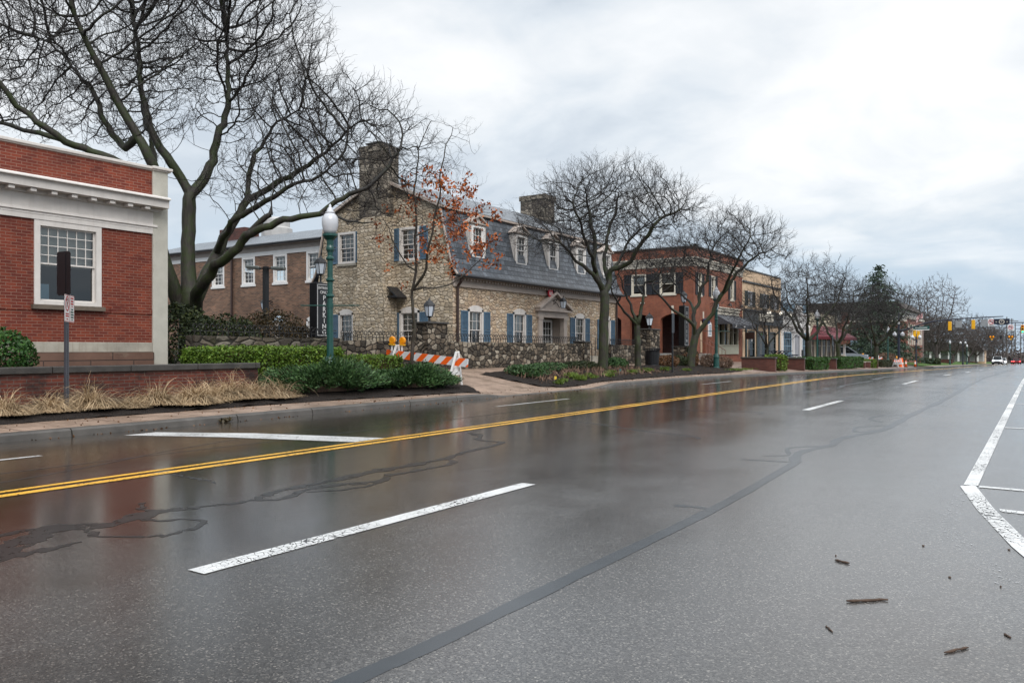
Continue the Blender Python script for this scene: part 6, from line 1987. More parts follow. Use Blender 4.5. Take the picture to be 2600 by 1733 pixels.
ok_, P, rad = make_tree('oak_tree', 'young oak with rust orange leaves and slim trunk beside the striped barricade', (-15.1, 17.6, .05), limbs, blobs, 800, D=.14, di=1.1, dk=.26, scale=s, base=(1048, 975), twigs=1, twig_len=.42, twig_r=.004, r0=.0046, jitter=.12, mats=('young_bark', 'young_bark', 'twig'))
uv_ = P @ np.array(LAT[:])           # sideways distance from the trunk
cand = np.where((rad < .012) & (P[:, 2] > 2.3) & (P[:, 2] < 6.1))[0]
clus = [i for i in cand if random.random() < .11 + .42 * smooth(-.5, 1.4, uv_[i])]
C = np.concatenate([P[i] + rng.normal(size=(random.randint(6, 18), 3)) * np.array([.085, .085, .085]) for i in clus])
leaves('foliage', 'oak_leaf', ok_, C, .058, 1.9, droop=np.array([0, 0, -.7]))

# shrubs and hedges ------------------------------------------------
def shell(n, r, flat=.0, lump=.16, k=9):
    """points in the outer layer of a lumpy ellipsoid"""
    d = rng.normal(size=(n, 3)); d /= np.linalg.norm(d, axis=1)[:, None]
    dirs = rng.normal(size=(k, 3)); dirs /= np.linalg.norm(dirs, axis=1)[:, None]
    bump = np.zeros(n)
    for q in dirs: bump += np.maximum(0, d @ q - .55) * rng.uniform(-.5, 1)
    rr = (1 + lump * bump * 2) * rng.uniform(.35, 1.12, size=n) ** .45
    return d * rr[:, None] * np.array(r)
def shrub(name, label, loc, r, mat, n, size, cat='shrub', group=None, aspect=1.6, up=0.0, lump=.16, core=None, stems=True):
    rt = root(name, label, cat, loc, group=group)
    c = shell(n, r, lump=lump) + np.array([0, 0, r[2] * .75])
    c = c[c[:, 2] > -.02]
    leaves('foliage', mat, rt, c, size, aspect, up=up)
    if stems:
        m = MB()
        for k in range(7):
            a = random.uniform(0, 6.28); q = Vector((math.cos(a) * r[0] * .7, math.sin(a) * r[1] * .7, r[2] * random.uniform(.7, 1.3)))
            m.tube([(0, 0, -.05), q * .5 + Vector((0, 0, .05)), q], [.02, .013, .006], 5, cap=False)
        m.build('stem', 'twig_bark', rt)
    return rt
def box_hedge(name, label, x0, x1, y0, y1, z0, z1, mat, n, size, group=None, rnd=.12):
    cx, cy = (x0 + x1) / 2, (y0 + y1) / 2
    rt = root(name, label, 'hedge', (cx, cy, z0), group=group)
    hx, hy, h = (x1 - x0) / 2, (y1 - y0) / 2, z1 - z0
    u = rng.uniform(-1, 1, size=(n, 3)); u[:, 2] = rng.uniform(0, 1, size=n)
    # push most leaves to the clipped surface
    ax = rng.integers(0, 5, size=n)
    u[ax == 0, 0] = 1; u[ax == 1, 0] = -1; u[ax == 2, 1] = -1; u[ax == 3, 2] = 1; u[(ax == 4), 1] = 1
    p = u * np.array([hx, hy, h])
    w_ = np.sin(p[:, 0] * 5.1 + 1) + np.sin(p[:, 1] * 4.3) + np.sin(p[:, 2] * 6.1 + p[:, 1] * 3)
    p += rng.normal(size=p.shape) * .035
    sc2 = 1 - .030 * w_[:, None] * np.array([1, 1, .35]) * .8
    p = p * sc2
    e = np.maximum(0, np.abs(u[:, 0]) - .85) + np.maximum(0, np.abs(u[:, 1]) - .9) + np.maximum(0, u[:, 2] - .9)
    p[:, 2] -= rnd * e * 2 * (u[:, 2] > .8)
    leaves('foliage', mat, rt, p, size, 1.5, up=.35)
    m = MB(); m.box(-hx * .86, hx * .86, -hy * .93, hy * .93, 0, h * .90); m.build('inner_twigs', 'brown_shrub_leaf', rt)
    return rt
box_hedge('clipped_hedge', 'bright yellow green clipped hedge in front of the mossy garden wall', -16.75, -15.55, 11.45, 15.2, G(-16, 13), 1.10, 'hedge_leaf', 30000, .042)
box_hedge('clipped_hedge', 'lower bright green hedge row running on behind the juniper bush', -16.75, -16.0, 15.3, 18.2, G(-16, 17), .86, 'hedge_leaf', 9000, .042)

def juniper(label, cx, cy, hx, hy, h, n):
    """spreading juniper: many plumes fanning out and drooping at the tips"""
    rt = root('juniper_bush', label, 'shrub', (cx, cy, G(cx, cy)))
    pts, dirs = [], []
    stems = MB()
    for k in range(n):
        a = random.uniform(0, 2 * math.pi)
        t = random.random() ** .45
        zr = random.random()
        ex, ey = math.cos(a) * hx * t, math.sin(a) * hy * t
        ztop = h * (1 - .62 * t * t) * (.45 + .6 * zr) * (.86 + .16 * math.sin(ex * 3.1 + ey * 1.7))
        base = Vector((ex * .45, ey * .45, ztop * .35)); tip = Vector((ex, ey, max(.04, ztop)))
        L = (tip - base).length
        if random.random() < .25: stems.tube([(ex * .1, ey * .1, .0), base, tip], [.016, .010, .003], 3, cap=False)
        d = (tip - base).normalized()
        mcount = 26
        for j in range(mcount):
            s_ = .35 + .65 * j / mcount
            q = base.lerp(tip, s_) + Vector((0, 0, -.10 * (s_ - .6) ** 2))
            off = Vector((random.gauss(0, 1), random.gauss(0, 1), random.gauss(.2, .7))) * .075 * (1.2 - s_ * .6)
            pts.append((q + off)[:]); dirs.append((d * .9 + off * 6 + Vector((0, 0, .25)))[:])
    pts, dirs = np.array(pts), np.array(dirs)
    leaves('foliage', 'juniper_leaf', rt, pts, .030, 3.4, spread=.35, droop=dirs * 1.2)
    stems.build('stem', 'twig_bark', rt)
    m = MB(); m.lathe([(.95, 0), (.9, .3), (.6, .5), (.1, .55)], 0, 0, 14)  # solid dark core, its colour stands in for the shade inside the bush
    o = m.build('shaded_heart', 'twig_bark', rt); o.scale = (hx * .50, hy * .55, h * .75)
    return rt
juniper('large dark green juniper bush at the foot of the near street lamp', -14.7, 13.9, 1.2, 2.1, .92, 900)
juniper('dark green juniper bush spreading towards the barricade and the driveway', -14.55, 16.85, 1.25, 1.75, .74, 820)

shrub('round_shrub', 'dark green rounded shrub at the left edge on the planter', (-16.5, 7.25, .5), (.60, .60, .52), 'boxwood_leaf', 4200, .045)
shrub('evergreen_shrub', 'dark evergreen bush under the big bare tree behind the fence', (-19.6, 12.9, .55), (1.1, 1.3, 1.0), 'dark_shrub_leaf', 9000, .055)
shrub('evergreen_shrub', 'second dark bush behind the iron fence, beside the trunk of the big tree', (-19.6, 14.6, .55), (1.0, 1.1, .85), 'dark_shrub_leaf', 6000, .055)
shrub('brown_shrub', 'brown leafed bush behind the fence below the grey parking light', (-19.8, 16.4, .5), (1.0, 1.35, .95), 'brown_shrub_leaf', 9500, .05, up=.3)
shrub('brown_shrub', 'smaller brown bush behind the fence near the arched door', (-20.6, 18.5, .5), (.8, .7, .75), 'brown_shrub_leaf', 4500, .05, up=.3)
# bed 2
shrub('juniper_shrub', 'low green juniper at the left tip of the second mulch bed', (-15.1, 23.6, G(-15.1, 23.6)), (.50, .66, .22), 'juniper_leaf', 4200, .034, aspect=2.8, up=.3, lump=.45)
shrub('low_shrub', 'low dark green shrub along the rubble wall, left of the first street tree', (-15.9, 26.3, G(-15.9, 26.3)), (.45, 1.5, .19), 'juniper_leaf', 4200, .036, up=.3)
shrub('low_shrub', 'low dark green shrub along the rubble wall, behind the first street tree', (-16.0, 29.2, G(-16, 29.2)), (.45, 1.5, .20), 'dark_shrub_leaf', 4200, .036, up=.3)
shrub('juniper_shrub', 'green juniper between the two street tree trunks', (-16.1, 32.8, G(-16.1, 32.8)), (.45, .95, .26), 'juniper_leaf', 3200, .045, aspect=2.4, up=.3)
shrub('rusty_shrub', 'rust brown twiggy shrub right of the litter bin', (-16.3, 39.4, G(-16.3, 39.4)), (.55, .85, .34), 'rust_shrub_leaf', 2400, .05, up=.4)
shrub('low_shrub', 'green shrub before the porch sill, behind the slim sign post', (-16.4, 41.0, G(-16.4, 41)), (.5, .9, .32), 'dark_shrub_leaf', 2600, .05, up=.3)
shrub('rusty_shrub', 'rust coloured shrub behind the leaning tree trunk', (-16.3, 42.6, G(-16.3, 42.6)), (.5, .5, .42), 'rust_shrub_leaf', 1700, .05, up=.4)
shrub('evergreen_shrub', 'small dark evergreen leaning on the low stone pier', (-16.7, 43.9, G(-16.7, 43.9)), (.35, .4, .62), 'dark_shrub_leaf', 1700, .05)
shrub('twiggy_shrub', 'bare reddish twiggy shrub right of the leaning tree', (-15.7, 44.1, G(-15.7, 44.1)), (.5, .7, .42), 'dry_stem', 1900, .03, aspect=5, up=1.2)
shrub('twiggy_shrub', 'bare brown twiggy shrub at the foot of the second street lamp', (-15.3, 45.3, G(-15.3, 45.3)), (.5, .6, .36), 'dry_stem', 1600, .03, aspect=5, up=1.2)
# dried stems and new shoots in the bed
dsb = root('dry_stems', 'patch of dry brown flower stems in the second mulch bed before the first tree', 'dry plants', (-14.8, 27, G(-14.8, 27)))
pts = np.array([[random.uniform(-.8, .9), random.uniform(-4.2, 6.5), 0] for _ in range(900)])
pts[:, 2] = [G(-14.8 + p[0], 27 + p[1]) - G(-14.8, 27) + .10 for p in pts]
setp(leaves('stems', 'dry_stem', dsb, pts, .030, 9, up=1.6), kind='stuff')
tuft_spots = [(-13.5, 23.2), (-13.75, 24.0), (-13.6, 24.9), (-14.1, 25.2), (-13.8, 26.2), (-14.3, 26.9), (-13.9, 27.8), (-14.5, 29.2), (-14.2, 30.6), (-14.4, 32.4), (-14.6, 35.0), (-14.3, 37)]
t0 = None
for k, (x, y) in enumerate(tuft_spots):
    if t0 is None:
        t0 = root('perennial_tuft', 'small lime green tuft of new shoots sprouting in the second mulch bed', 'plant', (x, y, G(x, y) + .03), group='lime green tufts in the mulch bed')
        p = rng.normal(size=(170, 3)) * np.array([.10, .10, .02]) + np.array([0, 0, .07])
        leaves('shoots', 'lime_leaf', t0, p, .024, 6.5, up=1.3)
    else:
        copy_tree(t0, (x, y, G(x, y) + .03), random.uniform(0, 6), scale=random.uniform(.8, 1.5))
gm = root('ground_cover', 'bright green low ground cover at the right end of the second mulch bed', 'plant', (-14.3, 44.6, G(-14.3, 44.6)))
p = rng.normal(size=(1500, 3)) * np.array([.30, .75, .02]) + np.array([0, 0, .06]); leaves('foliage', 'lime_leaf', gm, p, .04, 1.6, up=.6)
for (x, y, c_, lab) in ((-13.55, 23.0, 'sign_yellow', 'tiny yellow marker flag in the second mulch bed'), (-14.0, 28.9, 'sign_green', 'tiny green marker flag in the second mulch bed')):
    r = root('marker_flag', lab, 'flag', (x, y, G(x, y)))
    m = MB(); m.tube([(0, 0, 0), (.01, 0, .30)], .004, 4); m.build('wire', 'steel', r)
    m = MB(); m.prism([(0, .18), (.16, .21), (.15, .30), (0, .30)], lambda a, b, d: (d, a, b), 0, .004); m.build('flag', c_, r)

# ornamental grass gone straw coloured
def grass_clump(n, r, h):
    """mop of long blades that rise, arch over and hang to the ground"""
    V, F = [], []
    for k in range(n):
        a = random.uniform(0, 6.283); lean = abs(random.gauss(.85, .32))
        L = h * random.uniform(1.1, 1.9); w_ = random.uniform(.0028, .0062)
        if random.random() < .012: lean *= .3; L *= 1.1
        b = Vector((random.gauss(0, r * .22), random.gauss(0, r * .24), 0))
        d = Vector((math.cos(a) * math.sin(lean), math.sin(a) * math.sin(lean), math.cos(lean)))
        side = Vector((-math.sin(a) + random.gauss(0, .5), math.cos(a) + random.gauss(0, .5), 0)) * w_
        p = b; i0 = len(V); ns = 9
        curl = random.uniform(.26, .50) * (.6 + .7 * lean)
        tw = random.gauss(0, .10)
        for j in range(ns + 1):
            ww_ = 1 - .8 * j / ns
            V += [(p + side * ww_)[:], (p - side * ww_)[:]]
            p = p + d * L / ns
            if p.z < .015: p.z = .015 + random.uniform(0, .04)
            d = (d + Vector((math.cos(a + 1.57) * tw, math.sin(a + 1.57) * tw, -curl)) + Vector((random.gauss(0, .10), random.gauss(0, .10), random.gauss(0, .07)))).normalized()
        for j in range(ns): q = i0 + 2 * j; F.append((q, q + 1, q + 3, q + 2))
    return V, F
gl_ = ['leftmost straw coloured grass clump, cut by the left picture edge', 'low dry grass clump just left of the parking post', 'tall dry grass clump just right of the parking post', 'smallest flattened dry grass clump right of the parking post', 'broad dry grass clump with two tall wisps before the planter wall', 'thick overhanging dry grass clump below the middle of the planter wall', 'dry grass clump below the right half of the planter wall', 'tall dry grass clump with feathery tips near the planter wall end', 'upright dry grass clump at the corner of the planter wall', 'rightmost dry grass clump next to the juniper bush']
gpos = [(-14.1, 6.25, 1.0), (-14.1, 6.98, .92), (-14.2, 7.72, 1.2), (-14.0, 8.38, .66), (-14.15, 9.0, 1.16), (-13.95, 9.62, 1.2), (-14.15, 10.2, 1.0), (-14.25, 10.72, 1.28), (-14.2, 11.2, 1.1), (-14.05, 11.72, 1.12)]
gv = []
for k in range(4):
    V, F = grass_clump(2600, .34, .36); gv.append(mesh_obj('blades', V, F, 'straw'))
for k, ((x, y, sc_), lab) in enumerate(zip(gpos, gl_)):
    r = root('ornamental_grass', lab, 'grass clump', (x, y, G(x, y) + .02), random.uniform(0, 6), group='dry grass clumps along the planter wall')
    b = gv[k] if k < 4 else gv[k % 4].copy()
    if k >= 4: COL.objects.link(b)
    b.parent = r; r.scale = (sc_ * 1.05, sc_ * 1.15, sc_ * .95)

# terrace planting
for (x0, x1, y0, y1, h, lab, n, mt) in ((-14.3, -13.3, 50.3, 51.6, 1.0, 'small yellow green shrub clump right of the nearest terrace wall', 1500, 'hedge_leaf'), (-14.6, -13.15, 58.2, 62.6, .85, 'clipped dark green hedge between the second and third terrace walls', 5500, 'boxwood_leaf'), (-14.8, -13.15, 67.5, 76.5, .9, 'longer clipped hedge left of the brick stair', 8000, 'boxwood_leaf'), (-14.5, -13.2, 82.4, 83.9, .8, 'short light green hedge right of the brick stair', 1600, 'hedge_leaf'), (-15, -13.6, 90, 96, .7, 'low dark hedge right of the farthest terrace wall', 3000, 'dark_shrub_leaf')):
    box_hedge('clipped_hedge', lab, x0, x1, y0, y1, G(-13.6, y0), G(-13.6, y0) + h, mt, n, .07)
# ================================================================ farther trees, traffic, distance
s = 1.0
def generic(name, label, loc, seed, twigs=1, n=900, rx=3.2, rz=2.2, cz=4.6, fork=1.9, r=.15, mats=('mossy_bark', 'limb_bark', 'twig'), D=.26, tw=.010, dk=.40, up=.05):
    random.seed(seed)
    L = [([(0, 0.1, 0), (.05, -fork * .5, 0), (0, -fork, 0)], r, r * .85)]
    k = 4
    for j in range(k):
        a = 2 * math.pi * j / k + random.uniform(-.4, .4)
        o = random.uniform(.5, .8)
        q = lambda t, h: (math.cos(a) * rx * o * t, -h, math.sin(a) * rx * o * t)
        L.append(([(0, -fork, 0), q(.25, fork + .6), q(.5, fork + (cz - fork) * .55), q(.9, cz), q(1.05, cz + rz * .5)], r * .55, r * .14))
    bl = [(0, 0, -cz, rx, rx, rz, 1), (rx * .3, 0, -(cz + rz * .3), rx * .6, rx * .6, rz * .8, .5), (-rx * .4, 0, -cz * .95, rx * .6, rx * .7, rz * .7, .5)]
    return make_tree(name, label, loc, [([(p[0], p[1], p[2]) for p in pts], a_, b_) for pts, a_, b_ in L], bl, n, D=D, di=1.9, dk=dk, scale=1.0, base=(0, 0), twigs=twigs, twig_len=.62, twig_r=tw, r0=tw, mats=mats, e=2.45, up=up, jitter=.14)[0]

t1 = generic('bare_tree', 'small bare tree on the nearest terrace before the tan shop front', (-14.6, 51.6, G(-14, 51.6) + .4), 3, 2, 700, 2.7, 1.5, 3.1, 1.1, .10, dk=.34)
t2 = generic('bare_tree', 'forked bare tree on the terrace in front of the blue and white shop', (-14.4, 61.6, G(-14, 61.6) + .3), 5, 2, 2600, 3.7, 2.7, 5.0, 1.8, .24, tw=.010, dk=.36, D=.24)
t3 = generic('bare_tree', 'bare tree standing before the right end of the dark red awning', (-14.4, 72.2, G(-14, 72.2) + .3), 9, 2, 2200, 3.5, 2.4, 4.9, 1.8, .22, tw=.010, dk=.38, D=.24)
copy_tree(t2, (-14.4, 91.5, G(-14, 91.5) + .2), 2.2, 'broad bare tree in front of the conifer and the large brick building', 1.12)
# park trees, rounded crowns of fine twigs
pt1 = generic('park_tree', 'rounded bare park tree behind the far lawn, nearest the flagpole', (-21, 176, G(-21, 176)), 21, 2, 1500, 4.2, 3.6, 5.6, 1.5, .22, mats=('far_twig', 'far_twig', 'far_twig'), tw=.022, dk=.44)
spots = [(-18.5, 192, 1.05, 'rounded bare park tree behind the lone lamp on the lawn'), (-26, 200, 1.2, 'bare park tree in the back row before the white pavilion'), (-17, 214, 1.15, 'rounded bare park tree left of the distant twin globed lamp'), (-22, 232, 1.25, 'tall rounded park tree before the small brick building'), (-15.5, 240, 1.1, 'rounded park tree above the small brick building'), (-15, 262, 1.3, 'distant park tree right of the small brick building'), (-14.5, 290, 1.35, 'farthest rounded tree above the oncoming pickup'), (-33, 215, 1.3, 'bare tree far back on the left of the lawn'), (-40, 240, 1.4, 'bare tree behind the white pavilion'), (-14, 330, 1.4, 'distant bare tree beside the utility poles'), (-12.5, 380, 1.5, 'hazy bare tree beyond the far signals'), (-30, 262, 1.4, 'bare tree behind the row of rounded park trees')]
for k, (x, y, s_, lab) in enumerate(spots): copy_tree(pt1, (x, y, G(x, y)), k * 1.7, lab, (s_, s_, s_ * random.uniform(.95, 1.15)))
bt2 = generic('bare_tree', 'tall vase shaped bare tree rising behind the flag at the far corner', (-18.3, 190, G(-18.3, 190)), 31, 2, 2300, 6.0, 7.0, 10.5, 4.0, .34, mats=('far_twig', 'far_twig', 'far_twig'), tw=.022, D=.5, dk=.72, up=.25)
copy_tree(bt2, (-27, 186, G(-27, 186)), 2.0, 'tall bare tree behind the roof of the large brick building', (.9, .9, .98))
copy_tree(bt2, (-20.5, 178, G(-20.5, 178)), 4.0, 'tall bare tree just right of the conifer top, far behind', .85)
random.seed(77)
# conifer
def conifer(label, loc, h, r):
    rt = root('conifer', label, 'tree', loc)
    m = MB(); m.tube([(0, 0, -.3), (0, 0, h * .5), (0, 0, h)], [.32, .18, .02], 8); m.build('trunk', 'limb_bark', rt)
    pts, dirs = [], []; lim = MB()
    z = h * .10
    while z < h * .99:
        f_ = 1 - z / h
        rr = r * (f_ ** .80) * random.uniform(.75, 1.1) + .12
        for k in range(max(5, int(12 * f_) + 4)):
            a = random.uniform(0, 6.283); L = rr * random.uniform(.65, 1.12)
            tip = Vector((math.cos(a) * L, math.sin(a) * L, z - L * .22 + random.uniform(0, .3)))
            b = Vector((0, 0, z))
            lim.tube([b, b.lerp(tip, .6) + Vector((0, 0, -.06 * L)), tip], [.035, .02, .008], 3, cap=False)
            nn = int(14 + 42 * L / r)
            for j in range(nn):
                t = random.uniform(.15, 1.05)
                q = b.lerp(tip, t) + Vector((random.gauss(0, .12 + .2 * t), random.gauss(0, .12 + .2 * t), random.gauss(-.10, .14)))
                pts.append(q[:]); dirs.append(((tip - b).normalized() * .8 + Vector((0, 0, -.35)))[:])
        z += h * random.uniform(.018, .03)
    lim.build('limbs', 'limb_bark', rt)
    leaves('foliage', 'conifer_leaf', rt, np.array(pts), .15, 3.0, spread=.5, droop=np.array(dirs))
    return rt
conifer('dark green conifer with pointed top before the large brick building', (-20.5, 132, G(-20.5, 132)), 14.6, 7.6)
shrub('evergreen_shrub', 'dark bushy evergreen below the conifer, behind the signal mast', (-17.5, 112, zc(112)), (1.8, 2, 1.9), 'conifer_leaf', 3500, .16, stems=False)
shrub('twiggy_shrub', 'bare brown bush at the side street corner behind the traffic drum', (-15.5, 105, zc(105)), (1.3, 1.6, .9), 'dry_stem', 3000, .05, aspect=5, up=.8)
box_hedge('clipped_hedge', 'low dark clipped hedge on the edge of the far lawn', -17.5, -14.5, 150, 158, zc(150), zc(150) + 1.0, 'dark_shrub_leaf', 2500, .18)
low_wall('lawn_wall', 'low brown brick wall across the far lawn', 'wall', -19.0, -15.0, 187, 187.6, zc(187) + 1.0, 'terrace_brick', 'dark_stone')

# far treeline at the end of the road (one indistinct mass)
far = rng.normal(size=(9000, 3)) * np.array([1, 1, .32])
far = np.stack([rng.uniform(-60, 60, 9000), rng.uniform(520, 640, 9000), np.abs(rng.normal(size=9000)) * 3.2], axis=1)
far[:, 2] += np.array([zc(y) for y in far[:, 1]])
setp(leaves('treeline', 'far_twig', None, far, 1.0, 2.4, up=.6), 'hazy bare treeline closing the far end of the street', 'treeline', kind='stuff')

# signals -------------------------------------------------------
def signal_head(r, x, y, z, facing=-1, lit=None, body='signal_yellow', name='signal_head'):
    m = MB(); m.box(x - .18, x + .18, y - .12, y + .12, z - .52, z + .52); h = m.build(name, body, r, bevel=.03)
    for k, c in enumerate(('sign_red', 'amber', 'lit_green')):
        m = MB()
        yy = y + facing * .125
        pts = [(x + .125 * math.cos(R(a)), yy, z + .34 - .34 * k + .125 * math.sin(R(a))) for a in range(0, 360, 30)]
        if lit is None: m.face(pts); m.build('lens', 'sign_black', h)
        else: m.face(pts); m.build('lens', c if lit == k or k == 0 else 'sign_black', h)
        v = MB()
        n = 8
        A = [v.p(x + .15 * math.cos(R(20 + 140 * j / n)), y + facing * .12, z + .34 - .34 * k + .15 * math.sin(R(20 + 140 * j / n))) for j in range(n + 1)]
        B = [v.p(x + .15 * math.cos(R(20 + 140 * j / n)), y + facing * .32, z + .32 - .34 * k + .15 * math.sin(R(20 + 140 * j / n))) for j in range(n + 1)]
        for j in range(n): v.f.append((A[j], A[j + 1], B[j + 1], B[j]))
        v.build('visor', body, h)
    return h
YM = 104.5
zr = zc(YM)
ms = root('signal_mast', 'dark curved mast arm reaching over the road with yellow signals and signs', 'traffic signal', (-14.0, YM, zr))
m = MB(); m.lathe([(.22, -.2), (.22, .6), (.15, .8), (.11, 5.6), (.06, 5.75), (.05, 6.4)], 0, 0, 12); m.build('pole', 'navy', ms)
arm = [(0, 0, 4.2), (.8, 0, 4.35), (1.9, 0, 4.75), (3.2, 0, 5.15), (4.6, 0, 5.38), (6.5, 0, 5.52), (8.6, 0, 5.62), (10.6, 0, 5.68)]
m = MB(); m.tube(catmull(arm, 4), [.10 - .05 * k / 28 for k in range(29)], 8); m.build('mast_arm', 'navy', ms)
def ax_z(x):
    for (a, _, za), (b, _, zb_) in zip(arm, arm[1:]):
        if a <= x <= b: return za + (zb_ - za) * (x - a) / (b - a)
    return arm[-1][2]
for s in (-1, 1):
    m = MB(); m.tube([(0, 0, 3.5), (s * .36, -.1, 3.42), (s * .42, -.1, 3.55)], .035, 6); m.build('lamp_arm', 'navy', ms)
    m = MB(); m.lathe([(.12, 3.52), (.24, 3.68), (.24, 3.86), (.12, 4.0), (.02, 4.1)], s * .42, -.1, 12); m.build('globe', 'globe', ms, smooth=True)
m = MB(); m.lathe([(.10, 4.95), (.13, 5.05), (.13, 5.2), (.05, 5.3)], 0, 0, 10); m.build('camera_collar', 'bright_white', ms)
for x in (5.35, 7.7):
    zz = ax_z(x) - .75
    signal_head(ms, x, 0, zz, facing=1)
    m = MB(); m.box(x - .03, x + .03, -.03, .03, zz + .5, ax_z(x)); m.build('hanger', 'navy', ms)
for x in (6.25, 8.75):
    zz = ax_z(x) - .62
    m = MB(); m.box(x - .33, x + .33, -.03, .0, zz - .38, zz + .38); m.build('sign_back', 'steel', ms)
    m = MB(); m.box(x - .16, x - .13, 0, .03, zz + .3, ax_z(x)); m.box(x + .13, x + .16, 0, .03, zz + .3, ax_z(x)); m.build('hanger', 'navy', ms)
def no_left(r, x, y, ztop, zarm):
    """white sign: red ring and slash over a black left turn arrow"""
    zc_ = ztop - .36
    m = MB(); m.prism(rrect(.66, .80, .05), lambda a, b, d: (x + a, y + d, zc_ + b), 0, .02); pn = m.build('turn_sign', 'sign_white', r)
    m = MB()
    m.tube([(x + .25 * math.cos(R(a)), y - .01, zc_ + .06 + .25 * math.sin(R(a))) for a in range(0, 361, 20)], .030, 5)
    m.beam((x - .17, y - .012, zc_ + .24), (x + .17, y - .012, zc_ - .12), .05, .01, up=(0, 1, 0)); m.build('red_marking', 'sign_red', pn)
    m = MB(); m.beam((x + .10, y - .005, zc_ - .10), (x + .10, y - .005, zc_ + .10), .07, .01, up=(0, 1, 0)); m.beam((x + .13, y - .005, zc_ + .10), (x - .08, y - .005, zc_ + .10), .07, .01, up=(0, 1, 0)); m.face([(x - .06, y - .006, zc_ + .21), (x - .20, y - .006, zc_ + .10), (x - .06, y - .006, zc_ - .01)]); m.build('arrow', 'sign_black', pn)
    m = MB(); m.beam((x - .2, y - .006, zc_ - .31), (x + .2, y - .006, zc_ - .31), .01, .05); m.build('lettering', 'sign_black', pn)
    m = MB(); m.box(x - .25, x - .22, y, y + .02, ztop, zarm); m.box(x + .22, x + .25, y, y + .02, ztop, zarm); m.build('hanger', 'navy', r)
no_left(ms, 9.45, -.05, ax_z(9.45) - .25, ax_z(9.45))
bn = root('banner_sign', 'dark blue street banner with a round cream emblem at the end of the mast arm', 'sign', (-3.55, YM - .1, zr + 5.42))
m = MB(); m.prism([(-.75, 0), (.75, 0), (.75, -.58), (.4, -.66), (0, -.72), (-.4, -.66), (-.75, -.58)], lambda a, b, d: (a, d, b), 0, .03); m.build('panel', 'navy', bn)
m = MB(); m.prism([(.27 * math.cos(R(a)), -.34 + .27 * math.sin(R(a))) for a in range(0, 360, 20)], lambda a, b, d: (a, d, b), -.012, -.002); e_ = m.build('emblem', 'cream_trim', bn)
m = MB(); m.prism([(.20 * math.cos(R(a)), -.34 + .20 * math.sin(R(a))) for a in range(0, 360, 20)], lambda a, b, d: (a, d, b), -.018, -.013); m.build('emblem_disc', 'navy', e_)
text('P', .30, 'cream_trim', e_, (0, -.02, -.34), FACE_Y, .002)
m = MB()
for s in (-1, 1):
    for k in range(5):
        a = k * 1.2566; m.beam((s * .52, -.01, -.34), (s * .52 + .08 * math.cos(a), -.01, -.34 + .08 * math.sin(a)), .03, .01, up=(0, 1, 0))
m.build('star', 'cream_trim', bn)
sh2 = root('signal_cluster', 'pair of yellow traffic signals on the pole left of the green street name sign', 'traffic signal', (-12.9, 117.2, zc(117)))
signal_head(sh2, -.9, 0, 4.35, facing=1); signal_head(sh2, -.45, 0, 4.05, facing=1)
m = MB(); m.tube([(-.7, 0, 4.2), (-.7, .1, 3.6), (-.6, .2, 3.0)], .05, 6); m.build('bracket', 'navy', sh2)
ns = root('street_name_sign', 'dark green street name sign hanging under the left part of the mast arm', 'sign', (-11.6, YM - .05, zr + 4.6))
m = MB(); m.box(-.85, .85, -.02, .0, -.26, .12); m.build('panel', 'sign_green', ns)
m = MB(); m.box(-.85, .85, -.03, .0, -.35, -.265); m.build('border', 'sign_white', ns)
m = MB()
for k in range(10): m.box(-.62 + .13 * k, -.55 + .13 * k, -.028, -.02, -.12, -.01)
m.build('lettering', 'sign_white', ns)
Y2 = 122
z2 = zc(Y2)
m2 = root('signal_mast', 'second mast arm entering from the right with a green lit signal', 'traffic signal', (9.5, Y2, z2))
m = MB(); m.lathe([(.2, -.2), (.16, .8), (.12, 6)], 0, 0, 10); m.build('pole', 'navy', m2)
m = MB(); m.tube([(0, 0, 5.3), (-2, 0, 5.55), (-6, 0, 5.62), (-13.6, 0, 5.72)], [.11, .1, .09, .06], 8); m.build('mast_arm', 'navy', m2)
signal_head(m2, -11.35, -.1, 4.85, lit=2, body='signal_yellow')
m = MB(); m.box(-11.38, -11.32, -.1, -.05, 5.3, 5.7); m.build('hanger', 'navy', m2)
no_left(m2, -12.65, -.1, 5.40, 5.70)
# span wire beacons farther away
Y3 = 180
z3 = zc(Y3)
bc = root('span_wire_beacons', 'pair of amber beacon clusters and a dark box hung on a wire over the road', 'traffic signal', (-6.0, Y3, z3))
m = MB(); m.tube([(-7.5, 0, 5.7), (-2, 0, 5.45), (8, 0, 5.5), (20, 0, 6.3)], .02, 5); m.build('wire', 'iron', bc)
for x in (-1.75, 1.35):
    m = MB(); m.box(x - .5, x + .5, -.1, .1, 5.15, 5.65); b_ = m.build('housing', 'sign_black', bc)
    for s in (-1, 1):
        m = MB(); m.lathe([(.02, 5.2), (.17, 5.28), (.17, 5.55), (.02, 5.62)], x + s * .24, -.1, 10); m.build('lens', 'amber', b_)
    m = MB(); m.box(x - .15, x + .15, -.09, .09, 4.85, 5.15); m.build('lower_housing', 'signal_yellow', b_)
m = MB(); m.box(-.45, -.05, -.1, .1, 5.0, 5.6); m.build('control_box', 'sign_black', bc)
sp = root('span_wire_signal', 'far span wire with a grey sign at the end of the street', 'traffic signal', (2, 300, zc(300)))
m = MB(); m.tube([(-14, 0, 6.2), (14, 0, 6.6)], .04, 5); m.build('wire', 'iron', sp)
m = MB(); m.box(-1.0, 1.0, -.05, .05, 5.2, 6.0); m.build('sign_panel', 'steel', sp)
signal_head(sp, 4, 0, 5.6)
